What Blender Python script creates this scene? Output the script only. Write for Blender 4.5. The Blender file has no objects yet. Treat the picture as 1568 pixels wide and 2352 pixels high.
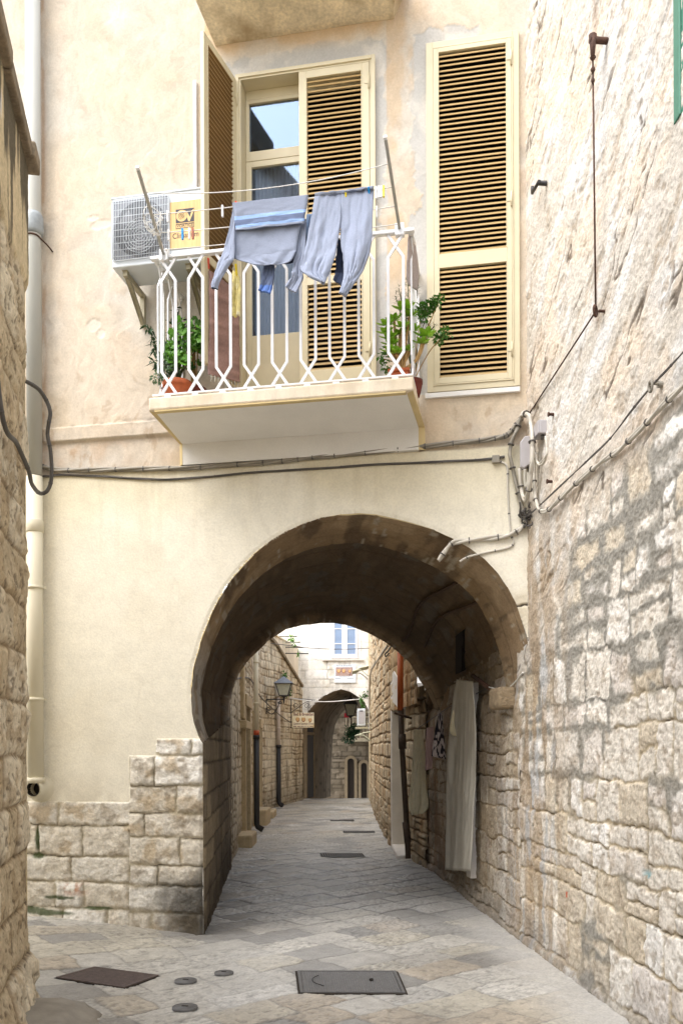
import bpy, math, random
import numpy as np
from mathutils import Vector
SC = bpy.context.scene
COL = SC.collection
RNG = random.Random(7)
# ---------------------------------------------------------------- camera model
EYE = 1.6; F0 = 2000.0; CU, CV = 784.0, 1720.0; ROLL = 0.004
def ray(u, v):
    """direction (x, 1, z) of the sight line through a point of the 1568 x 2352 photograph"""
    du, dv = u - CU, v - CV
    return Vector(((du - ROLL * dv) / F0, 1.0, -(dv + ROLL * du) / F0))
def at(u, v, Y):
    d = ray(u, v); return Vector((d.x * Y, Y, EYE + d.z * Y))
def on_ground(u, v):
    d = ray(u, v); t = EYE / -d.z; return Vector((d.x * t, t, 0))
# facade plane: A is the foot of the arch pier, UD runs right along the wall, ND out of it
ANG = math.radians(10.3)
A0 = on_ground(469, 2144); UD = Vector((math.cos(ANG), -math.sin(ANG), 0)); ND = Vector((-math.sin(ANG), -math.cos(ANG), 0))
ZU = Vector((0, 0, 1))
def P(u, v, p=0.0):
    """point on the plane parallel to the facade, p metres in front of it"""
    d = ray(u, v); O = Vector((0, 0, EYE))
    t = ((A0 + ND * p) - O).dot(ND) / d.dot(ND)
    return O + d * t
def S(u, v, p=0.0):
    q = P(u, v, p) - A0
    return (q.dot(UD), q.z)
def W(s, z, p=0.0):
    return A0 + UD * s + ND * p + ZU * z
# right-hand wall line
RW = [(1.78, 3.9), (1.705, 5.128), (1.636, 5.92), (1.548, 6.867), (1.463, 7.80), (1.359, 9.09), (1.218, 11.31), (1.10, 12.0)]
RWY = np.array([q[1] for q in RW]); RWX = np.array([q[0] for q in RW])
def rwx(y): return float(np.interp(y, RWY, RWX))
def R(u, v, off=0.0):
    """point on the right-hand wall (off metres out of it) on a sight line"""
    d = ray(u, v); lo, hi = 3.0, 12.0
    g = lambda y: d.x * y - (rwx(y) - off if y > 3.9 else 1.78 + (3.9 - y) * .065 - off)
    for _ in range(50):
        m = (lo + hi) / 2
        if g(m) < 0: lo = m
        else: hi = m
    return Vector((d.x * lo, lo, EYE + d.z * lo))
# ---------------------------------------------------------------- noise (numpy)
_tab = np.random.RandomState(11).rand(512, 512).astype(np.float32)
def vn(x, y, seed=0):
    x = x + seed * 37.31; y = y + seed * 91.7
    xi = np.floor(x).astype(np.int64); yi = np.floor(y).astype(np.int64)
    fx = (x - xi); fy = (y - yi); fx = fx * fx * (3 - 2 * fx); fy = fy * fy * (3 - 2 * fy)
    x0 = xi & 511; x1 = (xi + 1) & 511; y0 = yi & 511; y1 = (yi + 1) & 511
    return (_tab[x0, y0] * (1 - fx) + _tab[x1, y0] * fx) * (1 - fy) + (_tab[x0, y1] * (1 - fx) + _tab[x1, y1] * fx) * fy
def fbm(x, y, o=4, seed=0, g=.5):
    t = 0.0; a = 1.0; n = 0.0
    for i in range(o):
        t = t + a * vn(x, y, seed + i * 3); n += a; a *= g; x = x * 2.03 + 1.7; y = y * 2.03 + 4.1
    return t / n
def ss(a, b, x):
    t = np.clip((x - a) / (b - a), 0, 1); return t * t * (3 - 2 * t)
def mixc(c, d, m):
    m = np.asarray(m)[..., None]; return c * (1 - m) + np.asarray(d, dtype=np.float32) * m
def lin(*c):
    return tuple(((x / 255 + .055) / 1.055) ** 2.4 if x > 10 else x / 255 / 12.92 for x in c)
# ---------------------------------------------------------------- masonry pattern
def masonry(a, z, seed=0, ch=(.2, .3), sw=(.25, .6), warp=.02, rag=.006, rows=None, split=0.0, quirk=0.0):
    """(stone id, distance to the nearest joint, per-stone random) for points a (along), z (up)"""
    r = random.Random(seed)
    aw = a + warp * 2 * (fbm(a * 3.1, z * 3.1, 3, seed + 1) - .5) + rag * 2 * (fbm(a * 22, z * 22, 2, seed + 2) - .5)
    zw = z + warp * 2 * (fbm(a * 2.3, z * 2.3, 3, seed + 5) - .5) + rag * 2 * (fbm(a * 22, z * 22, 2, seed + 7) - .5)
    a0, a1 = float(a.min()) - .5, float(a.max()) + .5; z0, z1 = float(z.min()) - .3, float(z.max()) + .3
    if rows is None:
        rows = []; zz = z0
        while zz < z1:
            h = r.uniform(*ch); b = [a0 - r.uniform(0, sw[0])]
            while b[-1] < a1: b.append(b[-1] + r.uniform(*sw))
            rows.append((zz, zz + h, b)); zz += h
    sid = np.zeros(a.shape, np.int64); d = np.full(a.shape, -.01, np.float32); base = 1
    for (za, zb, b) in rows:
        m = (zw >= za) & (zw < zb)
        if not m.any(): base += len(b) + 40; continue
        bb = np.array(b); am = aw[m]; zm = zw[m]
        j = np.clip(np.searchsorted(bb, am) - 1, 0, len(bb) - 2)
        q = np.array([r.uniform(-1, 1) for _ in bb]) * quirk      # per-stone step of the bed joint
        dl = am - bb[j]; dr = bb[j + 1] - am
        dz = np.minimum(zm - za - np.maximum(q[j], 0), zb - zm + np.minimum(q[j], 0) * 0 )
        dd = np.minimum(np.minimum(dl, dr), dz); ids = base + j
        if split:
            sp = np.array([r.random() < split for _ in bb]); f = np.array([r.uniform(.4, .6) for _ in bb])
            mid = za + (zb - za) * f[j]; up = zm > mid; s_ = sp[j]
            dd = np.where(s_, np.minimum(dd, np.abs(zm - mid)), dd); ids = np.where(s_ & up, ids + 5000, ids)
        d[m] = dd; sid[m] = ids; base += len(b)
    rn = _tab[(sid * 7 + seed) & 511, (sid * 13 + seed * 5) & 511]
    rn2 = _tab[(sid * 17 + seed + 3) & 511, (sid * 5 + seed * 3 + 9) & 511]
    return sid, d, rn, rn2
# ---------------------------------------------------------------- object helpers
ORG = {}
def _link(o, parent, org):
    COL.objects.link(o); ORG[o.name] = Vector(org)
    if parent is not None:
        o.parent = parent; o.location = Vector(org) - ORG[parent.name]
    else:
        o.location = org
    return o
def tag(o, label=None, cat=None, group=None, kind=None):
    if label: o['label'] = label
    if cat: o['category'] = cat
    if group: o['group'] = group
    if kind: o['kind'] = kind
    return o
def empty(name, loc, label=None, cat=None, group=None):
    o = bpy.data.objects.new(name, None); o.empty_display_size = .1
    _link(o, None, loc); return tag(o, label, cat, group)
class MB:
    def __init__(s): s.v = []; s.f = []; s.sm = []
    def add(s, vs, fs, smooth=False):
        b = len(s.v); s.v += [tuple(x) for x in vs]
        for f in fs: s.f.append(tuple(b + i for i in f)); s.sm.append(smooth)
        return s
    def box(s, O, X, Y, Z):
        """box spanned from corner O by three edge vectors"""
        O, X, Y, Z = Vector(O), Vector(X), Vector(Y), Vector(Z)
        c = [O, O + X, O + X + Y, O + Y, O + Z, O + X + Z, O + X + Y + Z, O + Y + Z]
        fs = [(0, 3, 2, 1), (4, 5, 6, 7), (0, 1, 5, 4), (1, 2, 6, 5), (2, 3, 7, 6), (3, 0, 4, 7)]
        if X.cross(Y).dot(Z) < 0: fs = [f[::-1] for f in fs]
        return s.add(c, fs)
    def cbox(s, C, X, Y, Z, hx, hy, hz):
        X, Y, Z = Vector(X).normalized(), Vector(Y).normalized(), Vector(Z).normalized()
        return s.box(Vector(C) - X * hx - Y * hy - Z * hz, X * 2 * hx, Y * 2 * hy, Z * 2 * hz)
    def wbox(s, s0, s1, z0, z1, p0, p1):
        return s.box(W(s0, z0, p0), UD * (s1 - s0), ND * (p1 - p0), ZU * (z1 - z0))
    def tube(s, pts, r, n=8, caps=True, smooth=True):
        pts = [Vector(p) for p in pts]; N = len(pts)
        rs = r if isinstance(r, (list, tuple)) else [r] * N
        up = None; vs = []
        for i, p in enumerate(pts):
            t = (pts[min(i + 1, N - 1)] - pts[max(i - 1, 0)])
            if t.length < 1e-9: t = Vector((0, 0, 1))
            t.normalize()
            if up is None:
                up = Vector((0, 0, 1)) if abs(t.z) < .9 else Vector((1, 0, 0))
            x = up.cross(t)
            if x.length < 1e-6: x = Vector((1, 0, 0)).cross(t)
            x.normalize(); y = t.cross(x).normalized(); up = y
            for k in range(n):
                a = 2 * math.pi * k / n; vs.append(p + x * math.cos(a) * rs[i] + y * math.sin(a) * rs[i])
        fs = [(i * n + k, i * n + (k + 1) % n, (i + 1) * n + (k + 1) % n, (i + 1) * n + k) for i in range(N - 1) for k in range(n)]
        s.add(vs, fs, smooth)
        if caps:
            b = len(s.v) - N * n
            s.f.append(tuple(b + k for k in range(n))[::-1]); s.sm.append(False)
            s.f.append(tuple(b + (N - 1) * n + k for k in range(n))); s.sm.append(False)
        return s
    def lathe(s, C, prof, n=24, axis=ZU, smooth=True):
        C = Vector(C); ax = Vector(axis).normalized(); x = ax.orthogonal().normalized(); y = ax.cross(x)
        vs = [C + ax * h + (x * math.cos(2 * math.pi * k / n) + y * math.sin(2 * math.pi * k / n)) * r for (r, h) in prof for k in range(n)]
        m = len(prof)
        return s.add(vs, [(i * n + k, i * n + (k + 1) % n, (i + 1) * n + (k + 1) % n, (i + 1) * n + k) for i in range(m - 1) for k in range(n)], smooth)
    def prism(s, poly, D):
        """closed planar outline extruded by vector D"""
        poly = [Vector(p) for p in poly]; D = Vector(D); n = len(poly)
        nn = Vector((0, 0, 0))
        for i in range(n): nn += poly[i].cross(poly[(i + 1) % n])
        if nn.dot(D) > 0: poly = poly[::-1]
        s.add(poly + [p + D for p in poly], [tuple(range(n)), tuple(range(2 * n - 1, n - 1, -1))] + [(i, n + i, n + (i + 1) % n, (i + 1) % n) for i in range(n)])
        return s
    def build(s, name, mat, parent=None, label=None, cat=None, group=None, kind=None, bevel=0.0, org=None):
        if org is None:
            c = np.array(s.v); org = (float((c[:, 0].min() + c[:, 0].max()) / 2), float((c[:, 1].min() + c[:, 1].max()) / 2), float(c[:, 2].min()))
        org = Vector(org)
        me = bpy.data.meshes.new(name)
        me.from_pydata([tuple(Vector(v) - org) for v in s.v], [], s.f); me.polygons.foreach_set('use_smooth', s.sm)
        me.materials.append(mat); me.update()
        o = bpy.data.objects.new(name, me); _link(o, parent, org)
        if bevel:
            m = o.modifiers.new('Bevel', 'BEVEL'); m.width = bevel; m.segments = 2; m.limit_method = 'ANGLE'; m.angle_limit = .6
            m.harden_normals = False
        return tag(o, label, cat, group, kind)
SATUR = {'rough limestone': .74, 'old lime plaster': .72, 'worn paving stone': .7}
def gridobj(name, pos, col, mat, parent=None, org=None, fmask=None, flip=False, smooth=True, **tg):
    """one dense sheet from a (n, m, 3) array, with a colour per vertex"""
    n, m = pos.shape[:2]
    idx = np.arange(n * m).reshape(n, m)
    q = np.stack([idx[:-1, :-1], idx[1:, :-1], idx[1:, 1:], idx[:-1, 1:]], -1)
    if flip: q = q[..., ::-1]
    if fmask is not None: q = q[fmask]
    q = q.reshape(-1, 4)
    used = np.zeros(n * m, bool); used[q.ravel()] = True
    remap = np.cumsum(used) - 1
    co = pos.reshape(-1, 3)[used].astype(np.float32); cc = col.reshape(-1, 3)[used].astype(np.float32); q = remap[q].astype(np.int32)
    if mat.name in SATUR: g_ = cc @ np.array([.3, .59, .11], np.float32); cc = g_[:, None] + (cc - g_[:, None]) * SATUR[mat.name]
    if org is None: org = (float(co[:, 0].mean()), float(co[:, 1].mean()), float(co[:, 2].min()))
    co = co - np.array(org, np.float32)
    me = bpy.data.meshes.new(name)
    me.vertices.add(len(co)); me.vertices.foreach_set('co', co.ravel())
    me.loops.add(q.size); me.loops.foreach_set('vertex_index', q.ravel())
    me.polygons.add(len(q)); me.polygons.foreach_set('loop_start', np.arange(0, q.size, 4, dtype=np.int32))
    me.polygons.foreach_set('use_smooth', np.full(len(q), smooth, bool))
    me.update(calc_edges=True)
    at_ = me.color_attributes.new('Col', 'FLOAT_COLOR', 'POINT')
    at_.data.foreach_set('color', np.concatenate([np.clip(cc, 0, 1), np.ones((len(cc), 1), np.float32)], 1).ravel())
    me.materials.append(mat)
    o = bpy.data.objects.new(name, me); _link(o, parent, org)
    return tag(o, **tg)
# ---------------------------------------------------------------- materials
def nodes(name):
    m = bpy.data.materials.new(name); m.use_nodes = True; nt = m.node_tree
    return m, nt, nt.nodes['Principled BSDF']
def N_(nt, t, **kw):
    n = nt.nodes.new(t)
    for k, v in kw.items():
        if k in n.inputs.keys(): n.inputs[k].default_value = v
        else: setattr(n, k, v)
    return n
def noise(nt, scale, detail=4, stretch=None, rough=.55):
    tc = N_(nt, 'ShaderNodeTexCoord'); n = N_(nt, 'ShaderNodeTexNoise', Scale=scale, Detail=detail, Roughness=rough)
    if stretch:
        mp = N_(nt, 'ShaderNodeMapping'); mp.inputs['Scale'].default_value = stretch
        nt.links.new(tc.outputs['Object'], mp.inputs[0]); nt.links.new(mp.outputs[0], n.inputs['Vector'])
    else: nt.links.new(tc.outputs['Object'], n.inputs['Vector'])
    return n
def varied(name, base, rough=.8, var=.12, scale=12, bump=.0, bscale=60, metal=0.0, spec=.5, vcol=False, dist=.01, tint=None, stretch=None, fine=0.0, trans=0.0):
    """paint, plaster, cloth or stone: one colour (or a vertex colour) broken up by noise, and a bump"""
    m, nt, b = nodes(name); L = nt.links.new
    n = noise(nt, scale, 5, stretch)
    mr = N_(nt, 'ShaderNodeMapRange'); mr.inputs['From Min'].default_value = .3; mr.inputs['From Max'].default_value = .7
    mr.inputs['To Min'].default_value = 1 - var; mr.inputs['To Max'].default_value = 1 + var; L(n.outputs['Fac'], mr.inputs['Value'])
    mx = N_(nt, 'ShaderNodeMix', data_type='RGBA', blend_type='MULTIPLY'); mx.inputs['Factor'].default_value = 1
    if vcol:
        va = N_(nt, 'ShaderNodeVertexColor', layer_name='Col'); L(va.outputs['Color'], mx.inputs['A'])
    else: mx.inputs['A'].default_value = (*base, 1)
    L(mr.outputs[0], mx.inputs['B']); out = mx.outputs['Result']
    if fine:
        n2 = noise(nt, bscale, 3); m2 = N_(nt, 'ShaderNodeMapRange'); m2.inputs['From Min'].default_value = .32; m2.inputs['From Max'].default_value = .68
        m2.inputs['To Min'].default_value = 1 - fine; m2.inputs['To Max'].default_value = 1 + fine * .7; L(n2.outputs['Fac'], m2.inputs['Value'])
        x2 = N_(nt, 'ShaderNodeMix', data_type='RGBA', blend_type='MULTIPLY'); x2.inputs['Factor'].default_value = 1
        L(out, x2.inputs['A']); L(m2.outputs[0], x2.inputs['B']); out = x2.outputs['Result']
    if tint is not None:
        n3 = noise(nt, scale * .35, 4); cr = N_(nt, 'ShaderNodeMapRange'); cr.inputs['From Min'].default_value = .52; cr.inputs['From Max'].default_value = .68; L(n3.outputs['Fac'], cr.inputs['Value'])
        x3 = N_(nt, 'ShaderNodeMix', data_type='RGBA'); L(cr.outputs[0], x3.inputs['Factor']); L(out, x3.inputs['A']); x3.inputs['B'].default_value = (*tint, 1); out = x3.outputs['Result']
    L(out, b.inputs['Base Color']); b.inputs['Roughness'].default_value = rough; b.inputs['Metallic'].default_value = metal; b.inputs['Specular IOR Level'].default_value = spec
    if bump:
        nb = noise(nt, bscale, 5); bp = N_(nt, 'ShaderNodeBump', Strength=bump, Distance=dist); L(nb.outputs['Fac'], bp.inputs['Height']); L(bp.outputs[0], b.inputs['Normal'])
    if trans: 
        tl = N_(nt, 'ShaderNodeBsdfTranslucent'); L(out, tl.inputs['Color']); ms = N_(nt, 'ShaderNodeMixShader'); ms.inputs[0].default_value = trans
        L(b.outputs[0], ms.inputs[1]); L(tl.outputs[0], ms.inputs[2]); L(ms.outputs[0], nt.nodes['Material Output'].inputs['Surface'])
    return m
M = {}
M['masonry'] = varied('rough limestone', (1, 1, 1), .92, .10, 9, .6, 48, vcol=True, dist=.014, spec=.2, fine=.16)
M['oldplaster'] = varied('old lime plaster', (1, 1, 1), .93, .05, 7, .35, 60, vcol=True, dist=.006, spec=.2, fine=.07)
M['paving'] = varied('worn paving stone', (1, 1, 1), .40, .08, 14, .45, 55, vcol=True, dist=.007, spec=.45, fine=.16)
M['cream'] = varied('cream painted metal', lin(207, 195, 163), .42, .05, 6, .03, 200, spec=.5)
M['louvre'] = varied('louvre paint', lin(178, 150, 102), .5, .07, 7, spec=.4, stretch=(1, 1, 4))
M['white_metal'] = varied('white gloss paint', (.82, .82, .84), .35, .05, 20, .05, 150)
M['grey_metal'] = varied('dull aluminium', (.42, .41, .38), .45, .1, 30, metal=.3)
M['pvc_grey'] = varied('grey pipe paint', lin(180, 180, 174), .55, .06, 5, spec=.3, stretch=(1, 1, .3))
M['pvc_cream'] = varied('cream pipe paint', lin(214, 207, 186), .6, .05, 5, spec=.3, stretch=(1, 1, .3))
M['collar'] = varied('weathered pvc collar', lin(150, 156, 160), .5, .14, 20)
M['rust'] = varied('rusty iron', (.075, .035, .022), .85, .4, 40, .3, 120)
M['iron'] = varied('dark iron', (.035, .034, .036), .55, .3, 40)
M['soffit'] = varied('grey render', lin(228, 226, 222), .9, .04, 4, .2, 120, dist=.004, fine=.04)
M['fascia'] = varied('balcony fascia render', lin(222, 209, 188), .9, .15, 9, .25, 90, dist=.004, fine=.06, stretch=(1, 1, .22), tint=lin(206, 190, 164))
M['yrender'] = varied('yellow render', lin(204, 184, 138), .9, .08, 6, .25, 90, dist=.004)
M['aged'] = varied('aged stone slab', lin(212, 198, 170), .93, .2, 5, .5, 40, dist=.01, fine=.15, tint=lin(158, 136, 102))
M['coping'] = varied('lichened coping stone', lin(142, 126, 104), .95, .25, 9, .6, 40, dist=.012, fine=.2, tint=lin(96, 84, 66))
M['dressed'] = varied('dressed pale stone', lin(188, 170, 138), .92, .14, 8, .4, 40, dist=.008, fine=.1)
M['shaded_stone'] = varied('shaded dressed stone', lin(136, 120, 96), .92, .15, 8, .4, 40)  # dressed stone with shade put into its colour, for dim places
M['louvre_brown'] = varied('dark brown louvre', lin(112, 84, 46), .5, .12, 7, spec=.4, stretch=(1, 1, 4))  # darker brown than the other slats, used on the open leaf
M['ac_white'] = varied('white appliance paint', (.62, .66, .70), .4, .04, 6, spec=.5)
M['ac_dark'] = varied('dark fan housing', (.035, .035, .045), .6, .2, 20)
M['ac_label'] = varied('wood print sticker', lin(214, 178, 120), .6, .15, 14, stretch=(3, 3, .35))
M['print_dark'] = varied('dark print', (.03, .026, .04), .6, .1, 20)
M['bracket'] = varied('galvanised bracket', lin(170, 162, 138), .55, .12, 30, metal=.2)
M['cable'] = varied('grey cable sheath', lin(140, 134, 122), .6, .12, 14)
M['cable_pale'] = varied('pale cable sheath', lin(196, 190, 178), .6, .08, 14)
M['cable_dark'] = varied('dark cable', lin(88, 84, 80), .6, .15, 14)
M['jbox'] = varied('grey plastic box', lin(178, 174, 176), .5, .05, 10)
M['wire_white'] = varied('plastic clothes line', (.72, .70, .66), .5, .05, 10)
M['terracotta'] = varied('terracotta', lin(178, 92, 52), .8, .16, 14, .2, 60, dist=.004, tint=lin(150, 90, 62))
M['terracotta_dark'] = varied('dark terracotta', lin(104, 44, 34), .8, .16, 14, .2, 60, dist=.004)
M['soil'] = varied('potting soil', (.03, .022, .015), .95, .3, 40, .5, 60)
M['knit'] = varied('grey marl knit', lin(160, 167, 184), .95, .10, 160, .5, 260, dist=.003, vcol=True, spec=.1, trans=.12)
M['sheer'] = varied('sheer curtain', (.86, .89, .93), .9, .05, 20, spec=.1, trans=.4)
M['cloth_cream'] = varied('cream cotton', lin(214, 205, 176), .92, .08, 12, .2, 200, dist=.002, spec=.1, trans=.12)
M['cloth_white'] = varied('white cotton sheet', lin(206, 202, 190), .92, .07, 8, .2, 200, dist=.002, spec=.1, trans=.12)
M['cloth_pink'] = varied('faded pink cloth', lin(176, 150, 146), .92, .1, 12, spec=.1)
M['towel'] = varied('yellow dish towel', lin(238, 226, 160), .95, .16, 25, .5, 120, dist=.006, spec=.1, tint=lin(246, 240, 214), trans=.12)
M['rug'] = varied('striped rag rug', lin(146, 118, 112), .95, .22, 22, .6, 160, dist=.006, spec=.1, stretch=(.4, .4, 2.2), tint=lin(96, 66, 78))
M['greycloth'] = varied('grey woven cloth', lin(160, 150, 148), .95, .14, 60, .4, 200, dist=.003, spec=.1)
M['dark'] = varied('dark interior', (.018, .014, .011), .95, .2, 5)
M['doorwood'] = varied('dark door wood', (.03, .02, .014), .6, .3, 8, stretch=(3, 3, .4))
M['green_shutter'] = varied('green shutter paint', lin(78, 132, 112), .5, .08, 10, .1, 60)
M['grey_green'] = varied('lantern roof', (.10, .115, .14), .5, .15, 20)
M['whiteplaster'] = varied('white limewash', lin(214, 208, 200), .92, .07, 5, .3, 60, dist=.006, fine=.04)
M['pipe_orange'] = varied('orange pipe paint', lin(190, 98, 46), .55, .12, 9, stretch=(1, 1, .3))
M['pipe_black'] = varied('black cast iron', (.022, .021, .022), .55, .3, 20, .15, 60)
M['pipe_brown'] = varied('brown cast iron', lin(70, 56, 44), .7, .25, 20, .2, 60)
M['pipe_pale'] = varied('pale painted pipe', lin(206, 194, 184), .6, .08, 9)
M['manhole'] = varied('cast iron cover', (.125, .122, .12), .5, .15, 30, .3, 80)
M['awning'] = varied('corrugated sheet', lin(196, 196, 170), .5, .08, 14)
M['signboard'] = varied('painted sign panel', lin(244, 232, 200), .5, .10, 14, tint=lin(232, 208, 152))
M['signwhite'] = varied('printed board', (.78, .84, .90), .4, .03, 10)
M['signphoto'] = varied('printed photo', lin(176, 150, 142), .5, .25, 26, tint=lin(120, 90, 92))
M['mask'] = varied('carved stone print', lin(218, 176, 120), .6, .18, 40)
M['mask_line'] = varied('carved stone shade print', lin(150, 86, 46), .6, .18, 40)
M['sign_red'] = varied('maroon lettering', lin(110, 22, 34), .6, .1, 20)
M['sign_blue'] = varied('slate lettering', lin(92, 108, 134), .6, .1, 20)
M['wood'] = varied('weathered wood', (.09, .055, .035), .85, .3, 20, .3, 60)
M['lampglass'] = varied('frosted lamp glass', lin(222, 224, 206), .3, .08, 14, trans=.4)
M['stem'] = varied('brown plant stem', lin(176, 142, 92), .8, .2, 30)
M['stem_green'] = varied('green plant stem', (.05, .07, .025), .8, .2, 30)
for nm, c in (('leaf_dark', (.022, .062, .020)), ('leaf_mid', (.07, .19, .025)), ('leaf_bright', (.12, .30, .03)), ('leaf_succ', (.24, .44, .035)), ('leaf_fern', (.035, .075, .025)), ('leaf_grey', (.10, .17, .085))):
    M[nm] = varied(nm.replace('_', ' '), c, .42 if nm != 'leaf_fern' else .6, .35, 22, spec=.5, trans=.22)
for nm, c in (('white', (.8, .8, .8)), ('red', lin(214, 66, 34)), ('brown', lin(176, 104, 84)), ('yellow', lin(222, 200, 20)), ('blue', lin(24, 150, 222))):
    M['peg_' + nm] = varied('peg ' + nm, c, .4, .05, 30)
def glassmat(name, tint, fac, body):
    m, nt, b = nodes(name); L = nt.links.new
    g = N_(nt, 'ShaderNodeBsdfGlossy', Roughness=.02); g.inputs['Color'].default_value = (*tint, 1)
    t = N_(nt, 'ShaderNodeBsdfTransparent'); t.inputs['Color'].default_value = (*body, 1)
    ms = N_(nt, 'ShaderNodeMixShader'); ms.inputs[0].default_value = fac
    L(t.outputs[0], ms.inputs[1]); L(g.outputs[0], ms.inputs[2]); L(ms.outputs[0], nt.nodes['Material Output'].inputs['Surface'])
    return m
M['glass'] = glassmat('window glass', (.27, .35, .47), .26, (.92, .95, 1.0))
M['pane_blue'] = varied('painted sky pane', lin(136, 156, 186), .12, .12, 3, spec=.6)  # reflected sky put into the pane's base colour
# ================================================================ GROUND
def gz(x, y):
    z = .10 * np.clip(-1.25 - x, 0, 1.4) * ss(9.0, 7.2, y)
    return z - .09 * np.clip(y - 28.2, 0, 40)
def make_ground():
    ys = np.concatenate([np.arange(-8, 4.2, .3), np.arange(4.2, 9, .014), np.arange(9, 14, .025), np.arange(14, 30, .06), np.arange(30, 60, .6)])
    xs = np.concatenate([np.arange(-14, -3.2, .4), np.arange(-3.2, 1.95, .0125), np.arange(1.95, 10, .4)])
    X, Y = np.meshgrid(xs, ys, indexing='ij')
    th = math.radians(41); bend = .25 * (fbm(X * .25, Y * .25, 2, 4) - .5)
    a = (X + bend) * math.cos(th) + Y * math.sin(th); b = -(X + bend) * math.sin(th) + Y * math.cos(th)
    sid, d, rn, rn2 = masonry(a, b, 3, (.25, .40), (.28, .64), .05, .008)
    d = d + .004
    ins = ss(7.6, 8.9, Y) * ss(17, 13, Y) * ss(-2.2, -1.1, X)
    jt = ss(.003, .016, d) * (1 - ins) + ss(.002, .034, d) * ins
    chis = ss(.52, .68, fbm(a * 22 + 4 * vn(a * 3, b * 3, 9), b * 60, 3, 12)) * ss(.35, .6, rn2)
    pit = ss(.60, .74, fbm(a * 34, b * 34, 2, 15)) * ss(.2, .5, rn)
    wear = fbm(X * .8, Y * .8, 4, 21)
    flat = ss(4.4, 5.2, Y) * ss(7.2, 6.6, Y)
    h = jt * .008 + (rn - .5) * .009 + .010 * (fbm(X * 5, Y * 5, 4, 31) - .5) * jt - .006 * chis * jt - .005 * pit * jt + .006 * (fbm(X * 17, Y * 17, 3, 35) - .5) * jt + .02 * (fbm(X * .7, Y * .7, 2, 33) - .5) * (1 - flat)
    c = np.zeros(X.shape + (3,), np.float32) + np.array(lin(188, 183, 172), np.float32)
    c = mixc(c, lin(188, 179, 157), .8 * ss(.55, .75, rn)); c = mixc(c, lin(212, 208, 199), .8 * ss(.74, .9, rn2)); c = mixc(c, lin(176, 158, 134), .7 * ss(.86, .95, rn))
    c = mixc(c, lin(140, 137, 132), ss(.4, .12, rn) * .9)
    c *= (.80 + .40 * fbm(X * 11, Y * 11, 5, 41))[..., None]
    c = mixc(c, lin(92, 90, 88), .45 * chis * jt); c = mixc(c, lin(86, 82, 78), .4 * pit)
    c = mixc(c, lin(128, 125, 120), (1 - jt) * .8); c = mixc(c, lin(78, 75, 72), (1 - ss(.0, .010, d)) * ss(.36, .56, fbm(X * 2, Y * 2, 3, 51)) * .9)
    c = mixc(c, lin(206, 203, 198), .35 * ss(.55, .75, wear)); c = mixc(c, lin(120, 114, 106), .35 * ss(.42, .25, wear))
    # greyer slabs with painted glints inside the passage, pale dusty concrete along the foot of the right wall
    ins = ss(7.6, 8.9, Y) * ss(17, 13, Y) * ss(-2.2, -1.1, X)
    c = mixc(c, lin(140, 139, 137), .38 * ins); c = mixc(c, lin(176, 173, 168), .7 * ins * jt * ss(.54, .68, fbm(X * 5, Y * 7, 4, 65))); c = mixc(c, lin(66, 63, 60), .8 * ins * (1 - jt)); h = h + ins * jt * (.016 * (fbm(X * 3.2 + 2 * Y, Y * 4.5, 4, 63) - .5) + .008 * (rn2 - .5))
    rw = np.interp(Y, RWY, RWX); foot = ss(.55, .2, (rw - X) + .25 * (fbm(X * 3, Y * 3, 3, 61) - .5)) * ss(9.5, 7.5, Y) * (Y > 3.5)
    c = mixc(c, lin(188, 185, 179), .75 * foot); h = h * (1 - .5 * foot)
    pos = np.stack([X, Y, h - .006 + gz(X, Y)], -1)
    gridobj('street_paving', pos, c, M['paving'], org=(0, 0, 0), kind='structure', label='worn grey limestone slabs laid diagonally down the lane')
make_ground()
# ================================================================ ARCHED HOUSE
house = empty('arched_house', (float(W(.6, 0).x), float(W(.6, 0).y), 0), 'cream and pink plastered house over the archway with louvred shutters', 'house')
ARCH_PX = [(469, 2150), (468, 1950), (468, 1707), (457, 1692), (446, 1660), (441.5, 1636), (438.7, 1581.5), (443, 1540), (452, 1505), (464, 1462), (482, 1418), (503, 1374), (531, 1331), (559, 1297), (591, 1266), (622, 1243), (656, 1222.5), (696, 1204), (738, 1190), (781, 1182), (825, 1179), (864, 1182), (901, 1190), (945, 1201), (988, 1214), (1037, 1236), (1076, 1258), (1113, 1285), (1142, 1316), (1167, 1353), (1183, 1384), (1194.5, 1418), (1208, 1458), (1216, 1500), (1221, 1560), (1225, 1650), (1230, 1800)]
FAR_PX = [(529, 1760), (528, 1700), (528, 1650), (529, 1608), (535, 1586), (547, 1548), (567, 1520), (589, 1497), (617, 1470), (655.5, 1444.7), (696, 1434.7), (732, 1431.5), (768, 1431), (801.7, 1435.8), (846.7, 1452.6), (880, 1471.8), (907, 1492), (939, 1521), (961, 1556), (984, 1591), (997.5, 1623.6), (1001, 1650), (1004, 1760)]
QB = 4.2
arch2 = np.array([S(u, v) for u, v in ARCH_PX]); arch2[0, 1] = -.2; arch2[-1] = (arch2[-1, 0] + .1, -.2)
def in_poly(px, pz, poly):
    ins = np.zeros(px.shape, bool); n = len(poly)
    for i in range(n):
        x0, z0 = poly[i]; x1, z1 = poly[(i + 1) % n]
        if z0 == z1: continue
        c = ((z0 > pz) != (z1 > pz)) & (px < (x1 - x0) * (pz - z0) / (z1 - z0) + x0); ins ^= c
    return ins
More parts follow.
